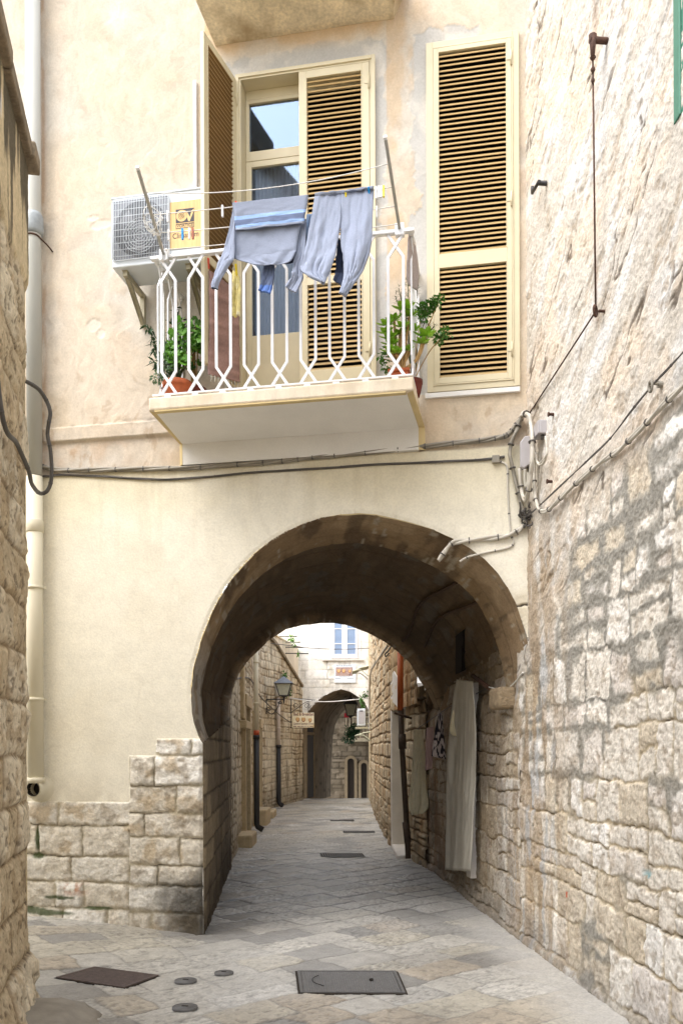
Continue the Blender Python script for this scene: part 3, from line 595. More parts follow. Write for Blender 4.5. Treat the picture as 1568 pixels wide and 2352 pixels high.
# ================================================================ LEFT-HAND STONE HOUSE
lhouse = empty('stone_house', (-2.2, 4.9, 0), 'near stone house at the left edge with mouldy plaster under its coping', 'house')
def make_left():
    c1 = np.array([-1.96, 5.42]); c0 = np.array([-1.755, 4.36]); dn = (c1 - c0) / np.linalg.norm(c1 - c0); nr = np.array([dn[1], -dn[0]]) * 1.0
    if nr[0] < 0: nr = -nr
    L = np.concatenate([np.arange(-6.5, -.4, .12), np.arange(-.4, 1.085, .010)]); zs = np.arange(-.05, 5.29, .010)
    a, z = np.meshgrid(L, zs, indexing='ij')
    rows = []; r = random.Random(5); zz = -.3
    while zz < 5.4:
        b = [-7.]
        while b[-1] < 1.5: b.append(b[-1] + r.uniform(.28, .62))
        hh = r.uniform(.26, .33); rows.append((zz, zz + hh, b)); zz += hh
    sid, d, rn, rq = masonry(a, z, 401, rows=rows, warp=.02, rag=.006)
    jt = ss(.0, .05, d); rough = fbm(a * 6, z * 6, 5, 403); fine = fbm(a * 30, z * 30, 3, 405)
    h = .020 * np.sqrt(np.clip(jt, 0, 1)) + .055 * (rough - .5) * (.3 + .7 * jt) + .012 * (fine - .5) + .02 * (rn - .5)
    c = np.zeros(a.shape + (3,), np.float32) + np.array(lin(204, 182, 142), np.float32)
    c = mixc(c, lin(222, 206, 174), ss(.4, .7, rn)); c = mixc(c, lin(176, 148, 104), .6 * ss(.52, .66, fbm(a * 9, z * 9, 4, 407))); c *= (.78 + .44 * rough)[..., None]
    c = mixc(c, lin(140, 112, 72), .7 * (1 - ss(.0, .02, d))); pit = ss(.62, .72, fbm(a * 30, z * 30, 2, 409)); c = mixc(c, lin(84, 64, 44), .6 * pit); h -= .006 * pit
    pl = ss(4.40, 4.46, z + .25 * (fbm(a * 2.5, z * 2, 4, 411) - .5)); cp = np.zeros_like(c) + np.array(lin(220, 196, 146), np.float32); cp *= (.86 + .28 * fbm(a * 16, z * 1.6, 4, 413))[..., None]
    wp = ss(.5, .58, fbm(a * 9, z * 5, 4, 417)) * ss(.22, .10, abs(a - .02)) * ss(4.85, 4.98, z); cp = mixc(cp, lin(226, 228, 232), wp)
    mo = ss(.42, .62, fbm(a * 12, z * 1.3, 4, 415) + .35 * ss(4.7, 5.1, z) - .12 + .18 * ss(.7, 1.05, a)); cp = mixc(cp, lin(58, 52, 42), .85 * mo)
    c = c * (1 - pl)[..., None] + cp * pl[..., None]; h = h * (1 - pl) + (.03 + .006 * fine) * pl
    h = h + .09 * ss(.55, .0, z) * (.5 + rough * .6); h *= ss(1.075, 1.03, a) * .85 + .15
    pos = np.stack([c0[0] + dn[0] * a + nr[0] * h, c0[1] + dn[1] * a + nr[1] * h, z], -1)
    gridobj('block_wall', pos, c, M['masonry'], lhouse, flip=False)
    e1 = Vector((c1[0] + nr[0] * .0, c1[1], 0)); s0 = Vector((*(c0 + dn * -6.5), 0)); far = Vector((-8, 6.4, 0)); bb = Vector((-9, 0, 0))
    mb = MB(); T = Vector((0, 0, 5.28)); E = Vector((c1[0], c1[1] + .01, 0))
    mb.add([E, far, far + T, E + T], [(0, 1, 2, 3)]); mb.add([E + T, far + T, bb + T, s0 + T], [(0, 1, 2, 3)])
    mb.build('end_wall', M['yrender'], lhouse)
    cp_ = MB(); D = Vector((dn[0], dn[1], 0)); Nn = Vector((nr[0], nr[1], 0)); o = Vector((*c0, 0)); rr = random.Random(3)
    t = -6.4
    while t < 1.06:
        l = min(rr.uniform(.45, .7), 1.10 - t); pr = .085 + rr.uniform(-.012, .012); z0 = 5.19 + rr.uniform(-.008, .008)
        cp_.box(o + D * t - Nn * .35 + ZU * z0, D * (l - .006), Nn * (.35 + pr), ZU * (.10)); t += l
    cp_.build('coping', M['coping'], lhouse, bevel=.012)
    bd = MB(); b0 = on_ground(110, 2352)
    n = 9; vs = []; 
    for i in range(n):
        for k in range(14):
            th = math.pi * i / (n - 1) / 2; ph = 2 * math.pi * k / 14; rr_ = 1 + .12 * math.sin(3 * ph + i) 
            vs.append((-1.78 + .36 * math.sin(th) * math.cos(ph) * rr_, 5.02 + .40 * math.sin(th) * math.sin(ph) * rr_, -.02 + .15 * math.cos(th)))
    bd.add(vs, [(i * 14 + k, (i + 1) * 14 + k, (i + 1) * 14 + (k + 1) % 14, i * 14 + (k + 1) % 14) for i in range(n - 1) for k in range(14)], True)
    tag(bd.build('corner_stone', varied('grey kerb stone', lin(150, 144, 134), .85, .16, 9, .4, 50, dist=.01), None), 'low rounded grey stone at the foot of the left house corner', 'stone')
make_left()
# ================================================================ SHUTTERS, DOOR, WINDOW (parts of the arched house)
def frame_bars(mb, O, Rv, Nv, w, h, bw, d0, d1, bt=None, bb=None):
    """rectangular frame: two stiles, two rails butted between them"""
    bt = bt or bw; bb = bb or bw; dN = Nv * (d1 - d0); o = O + Nv * d0
    mb.box(o, Rv * bw, dN, ZU * h); mb.box(o + Rv * (w - bw), Rv * bw, dN, ZU * h)
    mb.box(o + Rv * bw, Rv * (w - 2 * bw), dN, ZU * bb); mb.box(o + Rv * bw + ZU * (h - bt), Rv * (w - 2 * bw), dN, ZU * bt)
def shutter(O, Rv, Nv, w, h, mid, label, bw=.062, th=.034, bottom=.10, pitch=.0405, hinge_side=1, turned=False):
    """louvred leaf: O is its lower corner, Rv along its width, Nv out of its face"""
    f = MB(); o = O
    frame_bars(f, o, Rv, Nv, w, h, bw, 0, th, bb=bottom)
    f.box(o + Rv * bw + ZU * mid[0], Rv * (w - 2 * bw), Nv * th, ZU * (mid[1] - mid[0]))
    # thin inner beads
    for x in (bw, w - bw - .008): f.box(o + Rv * x + Nv * (th - .004) + ZU * bottom, Rv * .008, Nv * .007, ZU * (mid[0] - bottom)); f.box(o + Rv * x + Nv * (th - .004) + ZU * mid[1], Rv * .008, Nv * .007, ZU * (h - bw - mid[1]))
    fr = f.build('shutter', M['cream'], house, label, bevel=.0025)
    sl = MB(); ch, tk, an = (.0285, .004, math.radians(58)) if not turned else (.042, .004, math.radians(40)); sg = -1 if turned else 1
    up = ZU * math.sin(an) - Nv * (sg * math.cos(an)); nn = ZU * math.cos(an) + Nv * (sg * math.sin(an))
    for za, zb in ((bottom, mid[0]), (mid[1], h - bw)):
        n = int((zb - za) / pitch); pt = (zb - za) / n
        for i in range(n):
            b = o + Rv * (bw + .001) + ZU * (za + i * pt + JR.uniform(-.0022, .0022)) + Nv * (th * (.80 if not turned else .2))
            L = Rv * (w - 2 * bw - .002) + ZU * JR.uniform(-.003, .003)
            sl.box(b, L, up * ch, nn * tk)
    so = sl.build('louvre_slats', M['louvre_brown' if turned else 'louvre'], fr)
    if turned:
        ed = MB()
        for za, zb in ((bottom, mid[0]), (mid[1], h - bw)):
            n = int((zb - za) / pitch); pt = (zb - za) / n
            for i in range(n): ed.box(o + Rv * (bw + .001) + ZU * (za + i * pt) + Nv * (th * .2) + up * ch, Rv * (w - 2 * bw - .002), up * .004, nn * .0045)
        ed.build('slat_edge_glints', M['louvre'], fr)  # pale strips added for the light caught along the slat edges
    for z in (.22, h * .52, h - .18):
        hg = MB()
        x = w - .004 if hinge_side > 0 else -.012
        hg.box(o + Rv * (w - .04 if hinge_side > 0 else .005) + Nv * (th + .001) + ZU * z, Rv * .035, Nv * .004, ZU * .06)
        hg.tube([o + Rv * (w - .002 if hinge_side > 0 else .0) + Nv * (th + .006) + ZU * (z - .045), o + Rv * (w - .002 if hinge_side > 0 else 0) + Nv * (th + .006) + ZU * (z + .075)], .008, 8)
        hg.build('hinge', M['cream'], fr)
    return fr
JR = random.Random(31)
def make_openings():
    s0, s1, z0, z1 = DOOR
    f = MB(); frame_bars(f, W(s0, z0), UD, ND, s1 - s0, z1 - z0, .034, -.13, .022, bb=.03)
    f.box(W(s0 - .012, z0, .022), UD * .03, ND * .012, ZU * (z1 - z0 + .012)); f.box(W(s1 - .018, z0, .022), UD * .03, ND * .012, ZU * (z1 - z0 + .012)); f.box(W(s0 + .018, z1 - .018, .022), UD * (s1 - s0 - .036), ND * .012, ZU * .03)
    fr = f.build('door_frame', M['cream'], house, bevel=.002)
    w = (s1 - s0 - .068) / 2; hh = z1 - z0 - .066; zb = z0 + .03
    m0, m1 = S(770, 652)[1] - zb, S(770, 634)[1] - zb
    sm = S(688, 400)[0]
    shutter(W(sm, zb, -.012), UD, ND, s1 - .034 - sm - .004, hh, (m0, m1), 'closed louvred door shutter with laundry in front of it')
    # open leaf, swung a little past square
    sw = math.radians(11); r2 = ND * math.cos(sw) - UD * math.sin(sw); n2 = UD * math.cos(sw) + ND * math.sin(sw)
    lw = .54
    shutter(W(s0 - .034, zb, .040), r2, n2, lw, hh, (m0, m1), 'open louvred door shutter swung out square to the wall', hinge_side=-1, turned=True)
    # glazed door leaf set back in the reveal
    a = s0 + .036; b = s1 - .036; p = -.115
    g = MB(); mid = (a + b) / 2; zt = S(620, 222, p)[1] - .01
    zr0, zr1 = S(620, 366, p)[1], S(620, 344, p)[1]; zp = S(620, 768, p)[1]
    for x0, x1 in ((a, mid),):
        frame_bars(g, W(x0, zb), UD, ND, x1 - x0 - .003, zr0 - zb, .05, p - .04, p, bb=zp - zb)
        frame_bars(g, W(x0, zr0 + .004), UD, ND, x1 - x0 - .003, zt - zr0, .032, p - .04, p, bb=zr1 - zr0)
    g.box(W(a, zt + .004, p - .03), UD * (b - a), ND * .03, ZU * (z1 - zt - .038))
    gl = g.build('glazed_door', M['cream'], house, 'glazed door leaf behind the shutters', bevel=.003)
    for i, (x0, x1) in enumerate(((a, mid),)):
        q = MB(); q.wbox(x0 + .05, x1 - .053, zp, zr0 - .05, p - .026, p - .022); q.build('window_pane', M['glass'], gl)
        q = MB(); q.wbox(x0 + .032, x1 - .035, zr1 + .004, zt - .028, p - .026, p - .022); q.build('window_pane', M['glass'], gl)
    n, m = 90, 6; cv = MB(); xs = np.linspace(a + .06, mid - .06, n); vs = []
    for i, x in enumerate(xs):
        for j, z in enumerate(np.linspace(zp - .02, zr0 + .02, m)): vs.append(W(x, z, p - .10 + .014 * math.sin(i * .9) + .006 * math.sin(i * .37 + j)))
    cv.add(vs, [(i * m + j, (i + 1) * m + j, (i + 1) * m + j + 1, i * m + j + 1) for i in range(n - 1) for j in range(m - 1)], True)
    cv.build('curtain', M['sheer'], gl)
    # shuttered window, right
    s0, s1, z0, z1 = WIN
    f = MB(); frame_bars(f, W(s0, z0), UD, ND, s1 - s0, z1 - z0, .05, -.05, .030); frame_bars(f, W(s0 + .048, z0 + .048), UD, ND, s1 - s0 - .096, z1 - z0 - .096, .012, -.03, .038)
    f.build('window_frame', M['cream'], house, bevel=.003)
    h = z1 - z0 - .122; zb = z0 + .061; x0 = s0 + .061
    m0, m1 = S(1085, 614)[1] - zb, S(1085, 582)[1] - zb
    shutter(W(x0, zb, .004), UD, ND, s1 - s0 - .122, h, (m0, m1), 'tall closed louvred shutter right of the balcony', bw=.036, bottom=S(1085, 866)[1] - zb)
    si = MB(); si.wbox(s0 - .02, s1 + .0, z0 - .045, z0 - .004, -.02, .028); si.build('window_sill', M['soffit'], house, bevel=.004)
make_openings()
# ================================================================ BALCONY
PB = .66
SL0 = S(341, 925, PB)[0]; SL1 = S(949, 880, PB)[0]; ZT = S(640, 889, PB)[1]; ZF = S(640, 920, PB)[1]; ZW = S(640, 1058)[1]; ZS = S(640, 1010)[1]
def make_balcony():
    sb0, sb1 = S(420, 1040)[0], S(964, 1010)[0]
    m = MB(); m.wbox(SL0, SL1, ZF, ZT, -.02, PB)
    slab = m.build('balcony', M['fascia'], house, 'pale balcony slab with white X-pattern railing', bevel=.014)
    so = MB()    # haunched underside, edged in yellow
    a0, a1 = SL0 + .045, SL1 - .055; b0, b1 = S(424, 1018)[0], S(962, 990)[0]
    v = [W(a0, ZF - .003, PB - .05), W(a1, ZF - .003, PB - .05), W(b1, ZS, .05), W(b0, ZS, .05), W(b0, ZW, .05), W(b1, ZW, .05), W(b0, ZW, -.03), W(b1, ZW, -.03), W(a0, ZF - .003, -.03), W(a1, ZF - .003, -.03)]
    so.add(v, [(0, 3, 2, 1), (3, 4, 5, 2), (4, 6, 7, 5), (0, 8, 6, 4, 3), (1, 2, 5, 7, 9)])
    so.build('soffit', M['soffit'], slab)
    ye = MB()
    for s_in, s_out, t_in, t_out in ((a0, SL0 + .004, b0, b0 - .035), (a1, SL1 - .004, b1, b1 + .05)):
        v = [W(s_in, ZF - .001, PB - .05), W(s_out, ZF - .001, PB - .004), W(t_out, ZS + .01, .02), W(t_in, ZS + .004, .052), W(t_out, ZW, .02), W(t_in, ZW, .053), W(s_out, ZF - .001, -.02), W(t_out, ZW, -.02)]
        ye.add(v, [(0, 1, 2, 3), (3, 2, 4, 5), (1, 6, 7, 4, 2)]); ye.add(v, [(3, 2, 1, 0), (5, 4, 2, 3), (2, 4, 7, 6, 1)])
    ye.wbox(SL0 + .05, SL1 - .06, ZF - .012, ZF - .001, PB - .05, PB - .002)
    ye.build('soffit_edge', M['yrender'], slab)
    # railing
    pr = PB - .045; r0, r1 = S(357, 905, pr)[0], S(943, 850, pr)[0]; zb = ZT + .028; zt = S(650, 566, pr)[1]
    rl = MB(); t = .011
    rl.box(W(r0 - .02, zb - .006, pr - .016), UD * (r1 - r0 + .04), ND * .032, ZU * .012)
    for s_ in (r0, r1): rl.box(W(s_ - .016, zb - .006, 0), UD * .032, ND * (pr - .016), ZU * .012)
    for k in range(9):
        s_ = r0 + (r1 - r0) * (k + .5) / 9; rl.box(W(s_ - .03, ZT - .004, pr - .014), UD * .05, ND * .028, ZU * (zb - ZT - .003))
    rl.build('bottom_rail', M['white_metal'], slab)
    tr = MB(); tr.box(W(r0 - .03, zt, pr - .022), UD * (r1 - r0 + .06), ND * .044, ZU * .026)
    for s_ in (r0, r1): tr.box(W(s_ - .02, zt, 0), UD * .04, ND * (pr - .022), ZU * .022)
    tr.build('top_rail', M['white_metal'], slab, bevel=.003)
    Hh = zt - zb - .006; N = 9; hw = (r1 - r0) / N / 4 * 1.02
    def bal(name, C, along, out, hw):
        b = MB(); wv = .0105; q = .0065
        for sg, dp in ((1, .0), (-1, .0045)):
            pts = [(-1.05 * sg, 0), (1 * sg, .165), (1 * sg, .835), (-1.05 * sg, 1)]
            path = [C + along * (x * hw) + ZU * (y * Hh) for x, y in pts]
            # flat bar following the path: offset polygon
            L, Rr = [], []
            for i, p in enumerate(path):
                d0 = (path[i] - path[i - 1]).normalized() if i else None; d1 = (path[i + 1] - path[i]).normalized() if i < 3 else None
                d = ((d0 or d1) + (d1 or d0)).normalized(); nn = out.cross(d).normalized(); k = 1 / max(.5, d.dot(d1 or d0))
                L.append(p + nn * wv * k); Rr.append(p - nn * wv * k)
            n0 = out * (-q + dp); dd = out * (2 * q)
            vs = [p + n0 for p in L] + [p + n0 for p in Rr] + [p + n0 + dd for p in L] + [p + n0 + dd for p in Rr]
            fs = []
            for i in range(3): fs += [(i, i + 1, 5 + i, 4 + i), (8 + i, 12 + i, 13 + i, 9 + i), (i, 8 + i, 9 + i, i + 1), (4 + i, 5 + i, 13 + i, 12 + i)]
            fs += [(0, 4, 12, 8), (3, 11, 15, 7)]
            b.add(vs, fs)
        return b.build(name, M['white_metal'], slab, org=C)
    base = bal('baluster', W(r0 + hw * 2.0, zb + .006, pr), UD, ND, hw)
    for k in range(1, N):
        o = base.copy(); COL.objects.link(o); ORG[o.name] = ORG[base.name] + UD * ((r1 - r0) / N * k); o.location = base.location + UD * ((r1 - r0) / N * k)
    sp = .215
    for s_, u in ((r0, ND), (r1, ND)):
        sb = bal('baluster', W(s_, zb + .006, pr - .12), u, UD, .052)
        for k in (1, 2):
            o = sb.copy(); COL.objects.link(o); o.location = sb.location - ND * (sp * k)
    # upper balcony: only its underside shows
    ub = MB(); p2 = .47; u0 = S(444, 16, p2)[0]; u1 = S(905, 40)[0]; z0 = S(700, 74)[1]
    a = [W(u0, z0 + .06, p2), W(u1 + .10, z0 + .06, p2), W(u1, z0, .02), W(u0 + .03, z0, .02)]
    ub.add([W(u0 + .03, z0, -.02), W(u1, z0, -.02), W(u1, z0, .06), W(u0 + .03, z0, .06), W(u0, z0 + .055, p2 - .05), W(u1 + .08, z0 + .055, p2 - .05), W(u1 + .08, z0 + .085, p2 - .04), W(u0, z0 + .085, p2 - .04), W(u1 + .1, z0 + .1, p2), W(u0 - .01, z0 + .1, p2), W(u0 - .01, z0 + .22, p2), W(u1 + .1, z0 + .22, p2), W(u0 - .01, z0 + .22, -.02), W(u1 + .1, z0 + .22, -.02)],
           [(0, 1, 2, 3), (3, 2, 5, 4), (4, 5, 6, 7), (7, 6, 8, 9), (9, 8, 11, 10), (10, 11, 13, 12), (0, 3, 4, 7, 9, 10, 12), (1, 13, 11, 8, 6, 5, 2)])
    ub.build('upper_balcony', M['aged'], house, 'stained underside of the stone balcony above the door')
make_balcony()
# ================================================================ AIR CONDITIONER
def text_into(mb, s, O, Rv, Uv, size, Nv, depth=.0015, width=None):
    """flat raised lettering added to a mesh builder; O is the lower left corner"""
    cu = bpy.data.curves.new('lettering', 'FONT'); cu.body = s; cu.size = 1
    o = bpy.data.objects.new('lettering', cu); COL.objects.link(o)
    dg = bpy.context.evaluated_depsgraph_get(); me = o.evaluated_get(dg).to_mesh()
    vs = [tuple(v.co) for v in me.vertices]; fs = [tuple(p.vertices) for p in me.polygons]; o.evaluated_get(dg).to_mesh_clear()
    bpy.data.objects.remove(o); bpy.data.curves.remove(cu)
    xs = [v[0] for v in vs]; x0, x1 = min(xs), max(xs); kx = size if width is None else width / (x1 - x0)
    mb.add([Vector(O) + Rv * ((v[0] - x0) * kx) + Uv * (v[1] * size) + Nv * depth for v in vs], fs)
def make_ac():
    pf = .46; s0, s1 = S(257, 520, pf)[0], S(257, 520, pf)[0] + .80; z1 = S(330, 447, pf)[1]; z0 = S(330, 607, pf)[1]
    ac = empty('air_conditioner', W((s0 + s1) / 2, z0, .3), 'white air conditioner unit bracketed to the pink wall beside the balcony', 'air conditioner')
    H = z1 - z0
    b = MB(); b.wbox(s0, s1, z0, z1, .14, pf - .004); b.wbox(s0 - .006, s1 + .006, z1 - .012, z1 + .006, .13, pf + .004)
    body = b.build('casing', M['ac_white'], ac, bevel=.008)
    gs0, gs1 = S(261, 520, pf)[0], S(388, 520, pf)[0]; gz0, gz1 = z0 + .05, z1 - .03; cx, cz, rad = (gs0 + gs1) / 2, (gz0 + gz1) / 2, min(gs1 - gs0, gz1 - gz0) / 2 - .012
    k = MB(); k.wbox(gs0, gs1, gz0, gz1, pf - .003, pf - .0005); k.build('grille_recess', varied('shaded grey plastic', (.19, .20, .23), .6, .1, 20), ac)
    k = MB(); k.lathe(W(cx, cz, pf - .002), [(0, .002), (rad, .002), (rad, .004)], 40, ND); k.build('fan_opening', M['ac_dark'], ac)
    fan = MB()
    for i in range(3):
        a = 2 * math.pi * i / 3 + .4
        pts = [W(cx + math.cos(a + t) * r_ * rad, cz + math.sin(a + t) * r_ * rad, pf + .002 + .004 * j) for j, (t, r_) in enumerate(((-.1, .15), (-.35, .85), (.35, .9), (.5, .3)))]
        fan.add(pts, [(0, 1, 2, 3)])
    fan.lathe(W(cx, cz, pf + .002), [(rad * .22, 0), (rad * .2, .008), (0, .012)], 20, ND); fan.build('fan', varied('grey fan blade', (.10, .10, .115), .5, .1, 20), ac)
    g = MB(); q = .0022; pg = pf + .018
    n = 34
    for i in range(n + 1):
        s_ = gs0 + (gs1 - gs0) * i / n; e = .012 if i in (0, n) else 0
        g.tube([W(s_, gz0 + e, pg), W(s_, gz1 - e, pg)], q, 5)
    for j in range(9):
        z = gz0 + (gz1 - gz0) * (j + .5) / 9; g.tube([W(gs0, z, pg - .003), W(gs1, z, pg - .003)], q, 5)
    for rr in (.12, .22, .32, .42, .52, .62):
        g.tube([W(cx + math.cos(a) * rad * rr, cz - rad * .28 + math.sin(a) * rad * rr, pg + .003) for a in np.linspace(0, 2 * math.pi, 28)], q * .8, 4, caps=False)
    fr = [W(gs0 - .006, gz0 + .02, pg - .008), W(gs0 - .006, gz1 - .02, pg - .008), W(gs0 + .014, gz1 + .004, pg - .008), W(gs1 - .014, gz1 + .004, pg - .008), W(gs1 + .006, gz1 - .02, pg - .008), W(gs1 + .006, gz0 + .02, pg - .008), W(gs1 - .014, gz0 - .004, pg - .008), W(gs0 + .014, gz0 - .004, pg - .008), W(gs0 - .006, gz0 + .02, pg - .008)]
    g.tube(fr, .005, 6, caps=False); g.build('fan_grille', M['ac_white'], ac)
    l0, l1 = S(391, 520, pf)[0], S(391, 520, pf)[0] + .275; lz0, lz1 = S(420, 571, pf)[1], S(420, 462, pf)[1]
    lb = MB(); lb.wbox(l0, l1, lz0, lz1, pf - .001, pf + .0015); st = lb.build('sticker', M['ac_label'], ac)
    lg = MB(); e = pf + .002
    x0, x1, y0, y1 = l0 + .055, l0 + .235 , S(420, 511, e)[1], S(420, 480, e)[1]; x0, x1 = S(404, 500, e)[0], S(446, 500, e)[0]
    lg.wbox(x0, x1, y0, y1, e - .001, e + .001)
    lg.build('logo_panel', M['print_dark'], st)
    w = x1 - x0; h = y1 - y0; R_ = h * .44; c0 = (x0 + R_ * 1.06, y0 + h * .5)
    em = MB()
    ring = lambda ra, rb, n=40: em.add([W(c0[0] + math.cos(a) * r_, c0[1] + math.sin(a) * r_, e + .0022) for r_ in (ra, rb) for a in np.linspace(0, 2 * math.pi, n)], [(i, i + 1, n + i + 1, n + i) for i in range(n - 1)])
    em.add([W(c0[0] + math.cos(a) * R_ * .98, c0[1] + math.sin(a) * R_ * .98, e + .0018) for a in np.linspace(0, 2 * math.pi, 40)[:-1]], [tuple(range(39))])
    vx0 = c0[0] + R_ * .55; vb = .5 * (x0 + x1) + w * .24
    em.add([W(vx0, c0[1] + R_ * .86, e + .0018), W(vx0 + w * .12, c0[1] + R_ * .62, e + .0018), W(vb + w * .035, y0 + h * .32, e + .0018), W(vb + w * .0, y0 + h * .04, e + .0018), W(vb - w * .05, y0 + h * .04, e + .0018)], [(0, 1, 2, 3, 4)])
    em.add([W(vb - w * .05, y0 + h * .04, e + .002), W(vb + w * .03, y0 + h * .04, e + .002), W(x1 - w * .02, y0 + h * .72, e + .002), W(x1 - w * .0, y0 + h * .92, e + .002), W(x1 - w * .12, y0 + h * .80, e + .002)], [(0, 1, 2, 3, 4)])
    em.build('logo_letters', M['ac_label'], st)
    sp = MB(); n = 70
    pts = [W(c0[0] + math.cos(a) * R_ * .62 * (a / 17), c0[1] + math.sin(a) * R_ * .62 * (a / 17), e + .003) for a in np.linspace(.5, 17, n)]; sp.tube(pts, .0014, 4)
    f = .0035; yb0, yb1 = S(420, 524, e)[1], S(420, 513.5, e)[1]
    sp.wbox(x0, x1, yb0, yb0 + f, e - .001, e + .001); sp.wbox(x0, x1, yb1 - f, yb1, e - .001, e + .001); sp.wbox(x0, x0 + f, yb0 + f, yb1 - f, e - .001, e + .001); sp.wbox(x1 - f, x1, yb0 + f, yb1 - f, e - .001, e + .001)
    text_into(sp, 'VORTICE', W(x0 + .008, yb0 + .010, e), UD, ZU, (yb1 - yb0) * .86, ND, .001, width=w - .016)
    sp2 = MB(); text_into(sp2, 'Climatium', W(S(397, 540, e)[0], S(420, 546, e)[1], e), UD, ZU, .062, ND, .001, width=S(453, 540, e)[0] - S(397, 540, e)[0] + .012)
    sp.build('lettering', M['print_dark'], st)
    sp2.build('lettering', M['print_dark'], st)
    for s_ in (S(299, 640, .3)[0], s1 - .16):
        br = MB()
        br.wbox(s_ - .02, s_ + .02, z0 - .045, z0 - .006, .0, pf - .06); br.wbox(s_ - .022, s_ + .022, z0 - .30, z0 - .045, .012, .05)
        br.prism([W(s_ - .014, z0 - .05, pf - .10), W(s_ - .014, z0 - .05, pf - .17), W(s_ - .014, z0 - .29, .05), W(s_ - .014, z0 - .22, .05)], UD * .028)
        br.wbox(s_ - .024, s_ + .024, z0 - .006, z0 + .0, pf - .10, pf - .05)
        br.build('wall_bracket', M['bracket'], ac, bevel=.003)
    d = MB(); d.wbox(S(447, 300)[0], S(453.5, 300)[0], z1 + .0, S(450, 190)[1], .004, .03)
    tag(d.build('cable_duct', M['white_metal'], None), 'thin white vertical duct on the wall above the air conditioner', 'duct')
    hs = MB(); pts = [W(SL0 + .32, z0 - .02, .30), W(SL0 + .36, z0 - .10, .22), W(SL0 + .43, z0 - .25, .12), W(SL0 + .47, z0 - .45, .08), W(SL0 + .47, z0 - .75, .07), W(SL0 + .46, z0 - 1.0, .07)]
    pts = [Vector(np.array([np.interp(t, range(6), [p[i] for p in pts]) for i in range(3)])) for t in np.linspace(0, 5, 60)]
    hs.tube(pts, [.022 if i % 2 else .018 for i in range(60)], 8); tag(hs.build('drain_hose', M['cloth_white'], None), 'ribbed pale hose hanging below the air conditioner', 'hose')
make_ac()
# ================================================================ DRAINPIPE, LEFT
def make_pipe():
    r = .066; pc = r + .03; sp = S(79, 800, pc)[0]
    root = empty('drainpipe', W(sp, S(78, 1810)[1], 0), 'thick grey and cream drainpipe at the left end of the facade', 'drainpipe')
    zc1, zc0 = S(85, 515)[1], S(85, 548)[1]; zcap = ZL
    a = MB(); a.tube([W(sp, ZL - .02, pc), W(sp, 8.8, pc)], r, 20); a.build('upper_pipe', M['pvc_grey'], root)
    zlow = S(85, 1790)[1]
    b = MB(); b.tube([W(sp, zlow, pc), W(sp, ZL - .03, pc)], r + .003, 20); 
    zj = S(85, 1215)[1]; b.tube([W(sp, zj - .06, pc), W(sp, zj - .05, pc), W(sp, zj + .045, pc), W(sp, zj + .055, pc)], [r + .003, r + .012, r + .012, r + .003], 20)
    b.build('lower_pipe', M['pvc_cream'], root)
    c = MB(); c.tube([W(sp, zc0 - .03, pc), W(sp, zc0, pc), W(sp, zc1, pc), W(sp, zc1 + .03, pc)], [r + .006, r + .022, r + .018, r + .004], 20); c.build('collar', M['collar'], root)
    w = MB(); zz = zc0 - .07; w.tube([W(sp + math.sin(t) * (r + .006), zz + .02 * math.cos(t), pc + math.cos(t) * (r + .006)) for t in np.linspace(-1.5, 1.6, 14)] + [W(sp + r + .03, zz - .02, pc - .05), W(sp + r + .055, zz - .05, .03), W(sp + r + .07, zz - .075, .01)], .007, 6); w.build('wire_strap', M['rust'], root)
    for v in (1355, 1608):
        k = MB(); z = S(85, v)[1]; k.tube([W(sp, z - .013, pc), W(sp, z + .013, pc)], r + .011, 20); k.cbox(W(sp + r + .016, z, pc - .02), UD, ND, ZU, .012, .008, .012); k.build('clamp', M['pvc_cream'], root)
    e = MB(); ze = S(82, 1811)[1]; ro = .068
    e.tube([W(sp, zlow + .02, pc), W(sp, zlow - .012, pc), W(sp, zlow - .03, pc)], [r + .014, r + .014, r + .004], 20)
    e.lathe(W(sp, ze, -.03), [(.145, .03), (.115, .05), (ro + .014, .075), (ro + .014, .17), (ro - .006, .172), (ro - .010, .06)], 28, ND); e.build('outlet_elbow', M['pvc_cream'], root)
    dk = MB(); dk.lathe(W(sp, ze, .03), [(0, 0), (ro - .008, 0), (ro - .008, .125)], 24, ND); dk.build('outlet_bore', M['dark'], root)
make_pipe()
